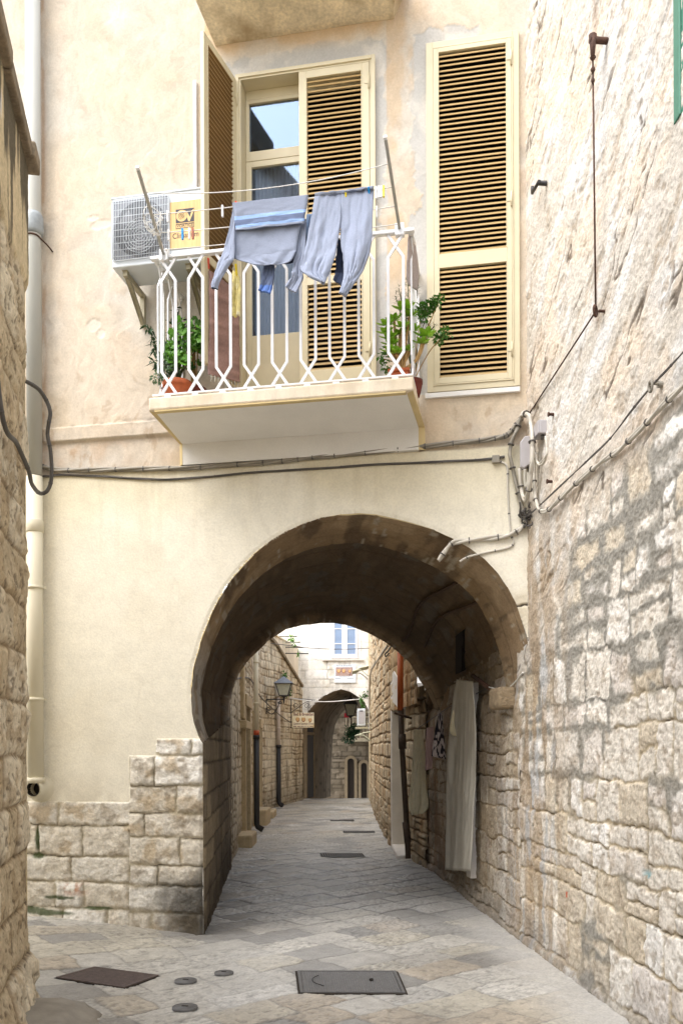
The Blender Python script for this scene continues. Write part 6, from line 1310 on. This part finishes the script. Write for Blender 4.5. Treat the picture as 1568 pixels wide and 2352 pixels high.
m = MB(); m.box((1.06, 13.40, .0), (.03, 0, 0), (0, .62, 0), ZU * 2.2); m.build('door_panel', M['cloth_cream'], lane_r)
m = MB(); m.box((.80, 12.6, -.02), (.35, 0, 0), (0, 1.6, 0), ZU * .08); m.build('threshold', M['whiteplaster'], lane_r, bevel=.02)
m = MB()
for (y, z0, z1, dx) in ((26.5, .0, 6, .06),): m.box((.84, y, z0), (.1, 0, 0), (0, .5, 0), ZU * (z1 - z0))
for (y, z, h) in ((24.5, 4.3, .9), (24.6, 2.9, .7)): m.box((.83, y, z), (.08, 0, 0), (0, .7, 0), ZU * h)
m.build('wall_piers', M['dressed'], lane_r, bevel=.03)
m = MB(); m.add([(1.4, 11.7, 0), (5, 11.7, 0), (5, 11.7, 4), (1.4, 11.7, 4)], [(0, 3, 2, 1)]); m.build('end_wall', M['yrender'], lane_r)
root = empty('drainpipe', at(941, 1980, 12.3), 'orange drainpipe with a dark iron lower length beside the white door surround', 'drainpipe')
m = MB(); m.tube([at(919, 1496, 12.42), at(919, 1632, 12.40)], .044, 14); m.build('upper_pipe', M['pipe_orange'], root)
m = MB(); m.tube([at(920, 1628, 12.40), at(922, 1700, 12.38), at(929, 1820, 12.34), at(935, 1925, 12.31), at(937, 1972, 12.28)], .040, 14); m.tube([at(923, 1686, 12.38), at(924, 1720, 12.37)], .056, 14); m.tube([at(931, 1888, 12.33), at(936, 1935, 12.31)], .050, 14); m.build('lower_pipe', M['pipe_brown'], root)
m = MB(); m.tube([at(905, 1637, 12.1), at(945, 1650, 12.15)], .018, 6); m.tube([at(920, 1640, 12.2), at(922, 1662, 12.3)], .010, 5); o = tag(m.build('wooden_rod', M['wood']), 'dark rod tied across the orange drainpipe', 'rod')
m = MB(); m.tube(smooth([at(884, 1502, 12.2), at(892, 1494, 12.2), at(899, 1484, 12.25), at(914, 1492, 12.3), at(922, 1490, 12.35)], 4), .012, 6); m.tube(smooth([at(893, 1500, 12.2), at(886, 1508, 12.2), at(883, 1502, 12.2)], 4), .010, 5); tag(m.build('iron_hook', M['iron']), 'bent iron hook above the orange drainpipe', 'hook')
cable('lane_cable', [at(890, 1482, 12.8), at(870, 1512, 15), at(851, 1545, 18.5), at(848, 1600, 19.6), at(847, 1680, 19.8)], .016, M['cable_pale'], 'pale cable dropping along the right lane wall')
cable('lane_cable', [at(540, 1560, 13.6), at(575, 1560, 16.8), at(600, 1602, 20.5), at(640, 1640, 23.6), at(668, 1660, 25)], .014, M['cable_dark'], 'dark cable sagging along the left lane wall under the lantern')
cable('lane_cable', [at(622, 1478, 23.2), at(660, 1482, 23.4), at(720, 1489, 23.6), at(790, 1491, 23.8), at(848, 1489, 24)], .010, M['cable_dark'], 'thin wire crossing the lane in front of the white window')
cable('lane_cable', [at(664, 1603, 25.2), at(720, 1611, 25.2), at(770, 1611, 25.2), at(845, 1604, 25.2)], .014, M['wire_white'], 'pale line crossing the lane in front of the far arch')
# ---- house at the end of the lane
end = empty('end_house', (-.1, 27.8, 0), 'pale stone house closing the lane above a pointed archway', 'house')
YE = 27.8
FA = [(686, 1840), (688, 1740), (692, 1690), (697.5, 1659), (708, 1634), (723, 1615.7), (741, 1600), (763.4, 1588.7), (783.7, 1583), (804, 1588.7), (824, 1602), (838, 1616), (848, 1634), (853, 1700), (853, 1840)]
fa3 = [at(u, v, YE) for u, v in FA]; X0 = -2.4
arch_e = [(q.x - X0, q.z) for q in fa3]; arch_e[0] = (arch_e[0][0], -.3); arch_e[-1] = (arch_e[-1][0], -.3)
pathwall('stone_wall', [(X0, YE), (2.2, YE)], -.1, [8.2, 8.2], M['masonry'], end, da=.03, dz=.03, seed=570, ch=(.26, .36), sw=(.4, .8), base=(228, 221, 206), light=(242, 239, 231), darkc=(206, 194, 166), plaster=.62, stain=.25, grime=.2, depth=.012, arch=arch_e)
def sweep(name, prof, offs, mat, parent, col, seed=600):
    p = resample([tuple(q) for q in prof], 90); t = np.linspace(0, 1, 40); pos = p[None] + t[:, None, None] * np.array(offs)[None, None]
    k, q = np.meshgrid(t * 5, np.linspace(0, 6, 90), indexing='ij'); c = np.zeros(k.shape + (3,), np.float32) + np.array(lin(*col), np.float32); c *= (.7 + .6 * fbm(k * 3, q * 3, 4, seed))[..., None]
    sid, d, rn, rq = masonry(q, k, seed, (.3, .4), (.3, .5), .02, .006); c = mixc(c, lin(60, 50, 38), .6 * (1 - ss(0, .02, d)))
    pos[..., 0] += .02 * (rn - .5); gridobj(name, pos, c, mat, parent, flip=True)
prof = [Vector((q.x, q.y + .01, q.z)) for q in fa3]; prof[0].z = -.2; prof[-1].z = -.2
sweep('archway_vault', prof, (.95, 5.0, 0), M['masonry'], end, (156, 136, 108))
bw = MB(); bw.box((-3, YE + .1, 3.7), (6.4, 0, 0), (0, 7.2, 0), ZU * 4.4); bw.build('upper_storey_shade_roof', M['soffit'], end)  # unseen; run deep over the gap as an added roof shading the house behind
m = MB(); panel(m, 700, 1718, 713, 1832, 28.25, .05); 
q0 = Vector((at(691, 1800, YE).x + .12, 28.3, 0)); d = Vector((.95, 5.0, 0)).normalized(); o = Vector((d.y, -d.x, 0))
m = MB(); m.box(q0 + o * .02, d * 1.0, o * .03, ZU * 2.05); m.box(q0 + o * .02 + ZU * 2.16, d * 1.0, o * .03, ZU * .34); m.build('door', M['doorwood'], end)
m = MB(); m.box(q0 - d * .16 - o * .03, d * .15, o * .11, ZU * 2.5); m.box(q0 + d * 1.01 - o * .03, d * .15, o * .11, ZU * 2.5); m.box(q0 - d * .16 - o * .03 + ZU * 2.51, d * 1.32, o * .11, ZU * .14); m.box(q0 + ZU * 2.06 - o * .0, d * 1.0, o * .08, ZU * .09); m.build('door_frame', M['shaded_stone'], end, bevel=.01)
# white casement window
def win(u0, u1, v0, v1, um):
    f = MB(); Y = YE - .07
    panel(f, u0 - 8, v0 - 4, u0 - 1, v1 + 9, YE - .03, .05); panel(f, u1 + 1, v0 - 4, u1 + 8, v1 + 9, YE - .03, .05)
    panel(f, u0 - 1, v0 - 4, u0 + 4, v1, Y, .07); panel(f, u1 - 4, v0 - 4, u1 + 1, v1, Y, .07); panel(f, um - 6, v0 - 4, um + 6, v1, Y, .07)
    panel(f, u0 - 1, v1, u1 + 1, v1 + 10, Y, .07)
    for a, b in ((u0 + 4, um - 6), (um + 6, u1 - 4)):
        for v in (1444, 1478.5, 1514 if False else 1512): 
            if v < v1 - 4: panel(f, a, v - .9, b, v + .9, Y - .0, .05)
    fr = f.build('window_frame', M['white_metal'], end)
    for a, b in ((u0 + 4, um - 6), (um + 6, u1 - 4)): g = MB(); panel(g, a, v0 - 4, b, v1, YE - .055, .02); g.build('window_pane', M['pane_blue'], fr)
    s = MB(); panel(s, u0 - 24, v1 + 11.5, u1 + 14, v1 + 15, YE - .10, .11); s.build('window_sill', M['whiteplaster'], end)
win(764, 820, 1400, 1502, 791)
# printed board on the wall
bd = empty('wall_sign', at(791, 1567, YE - .02), 'white printed lodging board under the casement window closing the lane', 'sign')
m = MB(); panel(m, 768, 1527, 817, 1568, YE - .06, .03); m.build('sign_board', M['signwhite'], bd)
def wq(x, y): return ((1280 + x / 13.067) / 1.7009, (2560 + y / 13.067) / 1.7009)
m = MB(); a, b = at(*wq(410, 1050), YE - .06), at(*wq(1270, 610), YE - .06); m.box((a.x, YE - .066, a.z), (b.x - a.x, 0, 0), (0, .005, 0), (0, 0, b.z - a.z)); m.build('photo_print', M['signphoto'], bd)
m = MB(); line_of(m, 'Bed & Breakfast', 460, 1240, 568, 80, YE - .06, wq, .003); line_of(m, 'Centro Storico Trani', 590, 1110, 1110, 40, YE - .06, wq, .003)
for x0, x1 in ((390, 660), (985, 1330)):
    x = x0
    while x < x1: a, b = at(*wq(x, 1205), YE - .06), at(*wq(min(x1, x + 40), 1180), YE - .06); m.box((a.x, YE - .064, a.z), (b.x - a.x, 0, 0), (0, .003, 0), (0, 0, b.z - a.z)); x += 55
m.build('lettering', M['sign_blue'], bd)
shells(bd, ((560, 800, 95, 110), (810, 800, 95, 110), (1120, 810, 75, 95)), wq, YE - .068, M['mask'], M['mask_line'])
# awnings, second air conditioner, plants
def awn(Y, u0, v0, u1, v1, drop, label):
    m = MB(); a = at(u0, v0, Y); b = at(u1, v1, Y); n = 8; dep = 1.0; vs = []
    for i in range(2 * n + 1):
        y = Y - .5 + dep * i / (2 * n); z = .012 * (i % 2); vs += [Vector((b.x, y, b.z + z)), Vector(((a.x + b.x) / 2, y, (a.z * .35 + b.z * .65) + z)), Vector((a.x, y, a.z + z))]
    m.add(vs, [(3 * i + k, 3 * i + 3 + k, 3 * i + 4 + k, 3 * i + 1 + k) for i in range(2 * n) for k in range(2)])
    for y in (Y - .5, Y + .5): m.tube(smooth([Vector((b.x, y, b.z - drop)), Vector(((a.x + b.x) / 2, y, b.z - drop * .4)), Vector((a.x, y, a.z))], 4), .012, 5)
    o = m.build('awning', M['awning']); s = o.modifiers.new('Solidify', 'SOLIDIFY'); s.thickness = .01; tag(o, label, 'awning')
awn(24.5, 808, 1545, 846, 1533, .3, 'small corrugated awning beside the printed board'); awn(23.5, 815, 1690, 850, 1681, .25, 'small corrugated awning below the lane air conditioner')
YA = 24.0; ac2 = empty('air_conditioner', at(830, 1668, YA), 'white air conditioner on brackets over the far end of the lane', 'air conditioner')
m = MB(); a, b = at(820, 1668, YA), at(838, 1629, YA); m.box((a.x, YA - .4, a.z), (b.x - a.x, 0, 0), (0, .8, 0), (0, 0, b.z - a.z)); m.build('casing', M['ac_white'], ac2, bevel=.02)
m = MB(); m.box((a.x + .03, YA - .408, a.z + .06), (b.x - a.x - .06, 0, 0), (0, .006, 0), (0, 0, (b.z - a.z) * .72)); m.build('side_panel', M['jbox'], ac2); m = MB(); m.box((a.x + .06, YA - .412, b.z - .08), (.09, 0, 0), (0, .006, 0), (0, 0, .025)); m.build('badge', M['print_dark'], ac2)
m = MB(); m.tube([Vector((b.x, YA - .3, a.z + .06)), Vector((.95, YA - .3, a.z + .06))], .02, 6); m.tube([Vector((b.x, YA - .3, b.z - .1)), Vector((.95, YA - .3, b.z - .1))], .02, 6); m.box((a.x - .05, YA - .5, a.z - .08), (.95 - a.x, 0, 0), (0, 1.0, 0), ZU * .05); m.build('shelf_bracket', M['bracket'], ac2)
rr = random.Random(21)
def tuft(name, label, spots, Y, mat, L=.09, cat='plant'):
    m = MB(); s = MB()
    for (u, v, ru, rvv, n) in spots:
        c = at(u, v, Y); k = Y / F0
        s.tube([c + Vector((0, .05, -.1)), c + Vector((0, 0, rvv * k * .5))], .01, 4)
        for i in range(n):
            q = rv(rr); q = q.normalized() * rr.random() ** .5; leaf(m, c + Vector((q.x * ru * k, q.y * .15, q.z * rvv * k)), q + rv(rr, .6) - ZU * .4, ZU + rv(rr, .4), L * rr.uniform(.6, 1.2), L * .5)
    C = at(spots[0][0], spots[0][1], Y); e = empty(name, C, label, cat); m.build('foliage', mat, e); s.build('stems', M['stem_green'], e)
tuft('wall_plant', 'green weed growing on the sloping coping above the lantern', [(653, 1550, 5, 9, 60), (655, 1570, 6, 10, 80), (661, 1588, 7, 10, 80)], 24.6, M['leaf_mid'])
tuft('wall_plant', 'weed at the top of the terrace wall beside the iron rods', [(668, 1466, 9, 6, 60), (676, 1480, 6, 6, 30), (684, 1500, 3, 9, 20)], 26, M['leaf_bright'], .08)
tuft('trailing_plant', 'trailing plant hanging at the right end of the pale line', [(838, 1594, 6, 6, 50), (830, 1606, 5, 8, 40), (834, 1620, 4, 9, 36)], 25, M['leaf_mid'])
tuft('balcony_plants', 'dark mass of plants on the balcony beyond the far arch', [(806, 1680, 14, 16, 260), (818, 1672, 10, 12, 160), (800, 1695, 16, 10, 160)], 34.5, M['leaf_dark'], .14)
m = MB()
for k, v in enumerate((1462, 1475, 1487, 1501)): a = at(655 + k * 6, v + 1, 26.2); m.tube([a - Vector((.3, .2, 0)), at(682 + k * 7 + (5 if k == 3 else 0), v, 26.2)], .016, 5)
tag(m.build('iron_rods', M['iron']), 'row of thin iron rods sticking out of the terrace wall', 'rods')
l2 = empty('hanging_lantern', at(805, 1668, 30), 'dark lantern hanging under the far archway', 'lantern'); lantern(l2, at(805, 1650, 30), .75, .42); m = MB(); m.tube([at(805, 1602, 30), at(805, 1592, 30)], .02, 5); m.tube(smooth([at(797, 1605, 30), at(805, 1612, 30), at(813, 1605, 30)], 4), .012, 5); m.build('hook', M['iron'], l2)
# ---- house glimpsed beyond the far archway
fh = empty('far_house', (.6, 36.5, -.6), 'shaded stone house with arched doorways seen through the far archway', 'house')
pathwall('stone_wall', [(-1.6, 36.5), (3.4, 36.5)], -1, [7, 7], M['masonry'], fh, da=.05, dz=.05, seed=590, base=(126, 112, 90), light=(150, 134, 110), darkc=(92, 78, 58), stain=.7)  # shade beyond the arch put into these dark wall colours
for (u0, u1, vt) in ((798, 813, 1742), (829, 842, 1752)):
    f = MB(); a = at(u0, 1832, 36.4); b = at(u1, vt, 36.4); w = b.x - a.x; zt = b.z - w / 2
    def archline(g, zb): return [Vector((a.x - g, 36.4, zb)), Vector((a.x - g, 36.4, zt))] + [Vector((a.x + w / 2 - math.cos(t) * (w / 2 + g), 36.4, zt + math.sin(t) * (w / 2 + g))) for t in np.linspace(.2, math.pi - .2, 10)] + [Vector((b.x + g, 36.4, zt)), Vector((b.x + g, 36.4, zb))]
    I, O = archline(0, -1), archline(.12, -1); n = len(I)
    f.add([p + Vector((0, -.15, 0)) for p in I + O] + [p + Vector((0, .12, 0)) for p in I + O], [(i, i + 1, n + i + 1, n + i) for i in range(n - 1)] + [(2 * n + i, 2 * n + i + 1, i + 1, i) for i in range(n - 1)] + [(n + i, n + i + 1, 3 * n + i + 1, 3 * n + i) for i in range(n - 1)])
    f.build('door_surround', M['shaded_stone'], fh); g = MB(); g.prism([p + Vector((0, .02, 0)) for p in I], Vector((0, .03, 0))); g.build('door', M['doorwood'], fh)
m = MB(); m.box((.15, 35.6, 1.9), (2.0, 0, 0), (0, .85, 0), ZU * .14)
for i in range(14): m.tube([Vector((.2 + i * .14, 35.65, 2.04)), Vector((.2 + i * .14, 35.65, 2.9))], .012, 4)
m.tube([Vector((.15, 35.65, 2.9)), Vector((2.1, 35.65, 2.9))], .02, 5); m.build('balcony', M['aged'], fh)
m = MB(); panel(m, 790, 1638, 801, 1648, 35.6, .03); tag(m.build('red_cloth', varied('red cloth', lin(140, 24, 36), .9, .15, 20)), 'small red cloth on the balcony beyond the far archway', 'cloth')
# ================================================================ CLOTHES INSIDE THE PASSAGE
def wcloth(name, rows, Y, mat, label, cat, **k):
    pts = [(at(a, b, Y), at(c, d, Y)) for a, b, c, d in rows]; return cloth(name, None, 0, mat, label, cat, pts=pts, drape=Vector((0, -1, 0)), **k)
wcloth('hanging_cloth', [(950, 1676, 968, 1676), (948, 1730, 975, 1730), (943, 1800, 978, 1800), (938, 1845, 984, 1850), (945, 1872, 972, 1868)], 11.5, M['cloth_cream'], 'pale pleated cloth hanging beside the iron pipe at the passage end', 'cloth', fold=.02, freq=13, seed=21)
M['pattern'] = varied('black and white print cloth', (1, 1, 1), .92, .1, 40, vcol=True, spec=.1)
def pat(f, g):
    k = float(vn(np.array(f * 9.0 + g * 2), np.array(g * 16.0), 4)); return np.array(lin(176, 164, 160) if k > .56 else lin(34, 32, 38), np.float32)
wcloth('patterned_cloth', [(1006, 1640, 1014, 1638), (998, 1680, 1018, 1680), (994, 1710, 1021, 1715), (990, 1737, 1024, 1745)], 10.3, M['pattern'], 'black and white patterned garment hanging in the passage', 'garment', fold=.012, freq=7, seed=22, colfn=pat)
wcloth('hanging_cloth', [(979, 1672, 996, 1668), (977, 1720, 994, 1715), (976, 1770, 992, 1765)], 10.9, M['cloth_pink'], 'dim pinkish cloth hanging left of the patterned garment', 'cloth', fold=.01, freq=7, seed=23)
wcloth('hanging_cloth', [(1042, 1617, 1052, 1618), (1036, 1650, 1054, 1650), (1032, 1676, 1058, 1680), (1040, 1690, 1050, 1692)], 9.55, M['cloth_cream'], 'small cream cloth pegged in front of the long door curtain', 'cloth', fold=.012, freq=7, seed=24)
cr = [(R(1047, 1560, .07), R(1086, 1565, .09)), (R(1038, 1640, .07), R(1087, 1650, .09)), (R(1030, 1760, .07), R(1086, 1770, .09)), (R(1025, 1880, .08), R(1085, 1890, .1)), (R(1022, 1998, .08), R(1084, 2001, .1))]
cloth('door_curtain', None, 0, M['cloth_white'], 'long whitish curtain covering the doorway on the right of the passage', 'curtain', pts=cr, drape=rn_, fold=.025, freq=22, seed=25, n=60)
m = MB(); a, b = R(1084, 2012, .02), R(1088, 1570, .02); m.box(R(1090, 2012, -.02), Vector((.02, -.16, 0)), rn_ * .09, ZU * 2.0); m.build('door_jamb', M['whiteplaster'], rhouse)
def vault_at(k, t, inw=0.0):
    """point on the passage vault: k along its profile, t along its depth (0..1), inw metres off its surface"""
    i = k * (len(VF) - 1); i0 = int(i); f = i - i0; a = VF[i0] * (1 - f) + VF[min(i0 + 1, len(VF) - 1)] * f; b = VB[i0] * (1 - f) + VB[min(i0 + 1, len(VB) - 1)] * f
    p = a * (1 - t) + b * t; c = (VF.mean(0) * (1 - t) + VB.mean(0) * t); c[2] = 1.9; d = p - c; d[1] = 0; d /= np.linalg.norm(d); sw_ = .11 * float(ss(.78, .88, t * QB) * ss(3.93, 3.86, t * QB))
    return Vector(p + d * (sw_ - inw))
def vault_find(u, v):
    best = (1e9, 0, 0)
    for k in np.linspace(.55, .99, 90):
        for t in np.linspace(.2, .9, 60):
            q = vault_at(k, t); uu = CU + F0 * q.x / q.y; vv = CV - F0 * (q.z - EYE) / q.y; e_ = (uu - u) ** 2 + (vv - v) ** 2
            if e_ < best[0]: best = (e_, k, t)
    return best[1], best[2]
(k0, t0), (k1, t1) = vault_find(1063, 1450), vault_find(1063, 1545); m = MB(); vs = []
for i in range(9):
    f = i / 8; k = k0 + (k1 - k0) * f; t = t0 + (t1 - t0) * f
    for dt in (-.035, .035): vs += [vault_at(k, t + dt, .05), vault_at(k, t + dt, -.05)]
m.add(vs, [(4 * i, 4 * i + 2, 4 * i + 6, 4 * i + 4) for i in range(8)] + [(4 * i, 4 * i + 4, 4 * i + 5, 4 * i + 1) for i in range(8)] + [(4 * i + 2, 4 * i + 3, 4 * i + 7, 4 * i + 6) for i in range(8)] + [(0, 1, 3, 2), (32, 34, 35, 33)])
m.build('window_slot', M['dark'], house, 'small dark window slit high in the passage wall')  # raised dark patch standing in for the shade inside the slit
for n_, (kk, ta, tb) in enumerate(((.655, .24, .92), (.70, .22, .80))):
    cable('vault_conduit', [vault_at(kk + .012 * math.sin(9 * t), t, .045) for t in np.linspace(ta, tb, 9)], .016, M['wood'], ('upper dark conduit running along the passage vault', 'lower dark conduit running along the passage vault')[n_], 'conduit')
m = MB(); m.tube([R(1085, 1552, .06), at(1122, 1580, 8.2)], .022, 7); m.tube([R(1098, 1560, .05), at(1098, 1556, 8.9)], .012, 5); tag(m.build('wooden_rod', M['rust']), 'rusty rod with a string end above the door curtain', 'rod')
cable('string', [at(1122, 1578, 8.2), at(1145, 1583, 7.9), at(1170, 1578, 7.6), at(1200, 1545, 7.2)], .006, M['wire_white'], 'white string sagging from the rusty rod to the archway edge', 'string')
cable('passage_string', [at(1122, 1578, 8.2), at(1080, 1600, 9.2), at(1046, 1616, 9.6), at(1010, 1638, 10.3), at(958, 1674, 11.4)], .005, M['cable_dark'], 'thin washing string carrying the clothes in the passage', 'string')
# ---- tall house across the lane, behind the camera: it is what the balcony window reflects
def mirror(u, v, zt):
    o = P(u, v, -.12); d = (o - Vector((0, 0, EYE))).normalized(); r = d - ND * (2 * d.dot(ND)); t = (zt - o.z) / r.z; return o + r * t
q1, q2 = mirror(600, 372, 13.0), mirror(690, 470, 13.0)
dd = Vector((q2.x - q1.x, q2.y - q1.y, 0)).normalized(); oo = Vector((dd.y, -dd.x, 0))
if oo.x > 0: oo = -oo
bh = empty('tall_house', Vector(((q1.x + q2.x) / 2, (q1.y + q2.y) / 2, 0)) + oo * 3, 'tall house across the lane mirrored in the balcony window glass', 'house')
m = MB(); a = Vector((q1.x, q1.y, 0)) - dd * 1.0; m.box(a, dd * 6, oo * 3, ZU * 12.9); m.build('wall', M['whiteplaster'], bh)
m = MB(); m.box(a - oo * .25 + ZU * 12.9, dd * 6.2, oo * 3.4, ZU * .2); m.build('roof', M['coping'], bh)
q3 = mirror(566, 232, 16.0); m = MB(); m.box(Vector((q3.x, q3.y, 13.1)), Vector((-5, 0, 0)), Vector((0, -1.4, 0)), ZU * 2.9); m.build('stair_tower', M['shaded_stone'], bh)
# ---- groups of repeats
GROUPS = {'manhole_cover': 'rectangular iron covers in the paving', 'round_lid': 'round iron lids in the paving', 'drain_grate': 'drain grates across the lane', 'stone_step': 'stone doorsteps along the lane', 'drainpipe': 'drainpipes on the walls', 'facade_cable': 'cables along the facade', 'corner_cable': 'cables looped in the wall corners', 'wall_cable': 'cables climbing the stone wall', 'lane_cable': 'wires along the lane', 'junction_box': 'grey junction boxes in the corner', 'awning': 'corrugated awnings in the lane', 'wall_plant': 'weeds on the lane walls', 'iron_stud': 'rusty studs in the stone wall', 'vault_conduit': 'conduits on the passage vault', 'hanging_cloth': 'cloths hung in the passage', 'geranium_pot': 'potted plants on the balcony', 'laurel_pot': 'potted plants on the balcony', 'succulent_pot': 'potted plants on the balcony', 'fern_pot': 'potted plants on the balcony', 'stone_house': 'stone houses of the street', 'lane_house': 'houses lining the lane', 'air_conditioner': 'white air conditioner units', 'wooden_rod': 'rods for clothes lines', 'iron_hook': 'iron hooks on the walls'}
for o in list(bpy.data.objects):
    if o.parent is None and o.name.split('.')[0] in GROUPS and 'group' not in o.keys(): o['group'] = GROUPS[o.name.split('.')[0]]
# ================================================================ SKY, SUN, CAMERA
SUN_EL, SUN_AZ = 55, -128     # azimuth measured clockwise from +Y (the way the camera looks): behind the camera, to the left
w = bpy.data.worlds.new('World'); SC.world = w; w.use_nodes = True; nt = w.node_tree; nt.nodes.clear()
sk = nt.nodes.new('ShaderNodeTexSky'); sk.sky_type = 'NISHITA'; sk.sun_disc = False; sk.sun_elevation = math.radians(SUN_EL); sk.sun_rotation = math.radians(SUN_AZ); sk.air_density = 1.0; sk.dust_density = 3.0; sk.ozone_density = 1.0
hs = nt.nodes.new('ShaderNodeHueSaturation'); hs.inputs['Saturation'].default_value = .30
mxw = nt.nodes.new('ShaderNodeMix'); mxw.data_type = 'RGBA'; mxw.blend_type = 'MULTIPLY'; mxw.inputs['Factor'].default_value = 1; mxw.inputs['B'].default_value = (1.0, 1.0, 1.0, 1)
bg = nt.nodes.new('ShaderNodeBackground'); bg.inputs['Strength'].default_value = .15; out = nt.nodes.new('ShaderNodeOutputWorld')
nt.links.new(sk.outputs[0], hs.inputs['Color']); nt.links.new(hs.outputs[0], mxw.inputs['A']); nt.links.new(mxw.outputs['Result'], bg.inputs['Color']); nt.links.new(bg.outputs[0], out.inputs[0])
sd = bpy.data.lights.new('Sun', 'SUN'); sd.energy = .65; sd.angle = math.radians(60); sd.color = (1, .98, .95)
so = bpy.data.objects.new('Sun', sd); COL.objects.link(so)
az, el = math.radians(SUN_AZ), math.radians(SUN_EL); dv = Vector((math.sin(az) * math.cos(el), math.cos(az) * math.cos(el), math.sin(el)))
so.rotation_euler = dv.to_track_quat('Z', 'Y').to_euler(); so.location = dv * 30
cd = bpy.data.cameras.new('Camera'); cam = bpy.data.objects.new('Camera', cd); COL.objects.link(cam); SC.camera = cam
cam.location = (0, 0, EYE); cam.rotation_euler = (math.pi / 2, 0, 0)
from mathutils import Matrix
cam.matrix_world = Matrix.Translation((0, 0, EYE)) @ Matrix.Rotation(math.pi / 2, 4, 'X') @ Matrix.Rotation(-ROLL, 4, 'Z')
cd.sensor_fit = 'VERTICAL'; cd.sensor_height = 36; cd.lens = 36 * F0 / 2352; cd.shift_y = (CV - 1176) / 2352; cd.clip_end = 500; cd.clip_start = .05
SC.view_settings.view_transform = 'Standard'; SC.view_settings.look = 'None'; SC.view_settings.exposure = 1.72; SC.view_settings.gamma = 1
SC.render.engine = 'CYCLES'; SC.cycles.max_bounces = 8; SC.cycles.diffuse_bounces = 5; SC.cycles.transparent_max_bounces = 12
SC.cycles.use_denoising = True
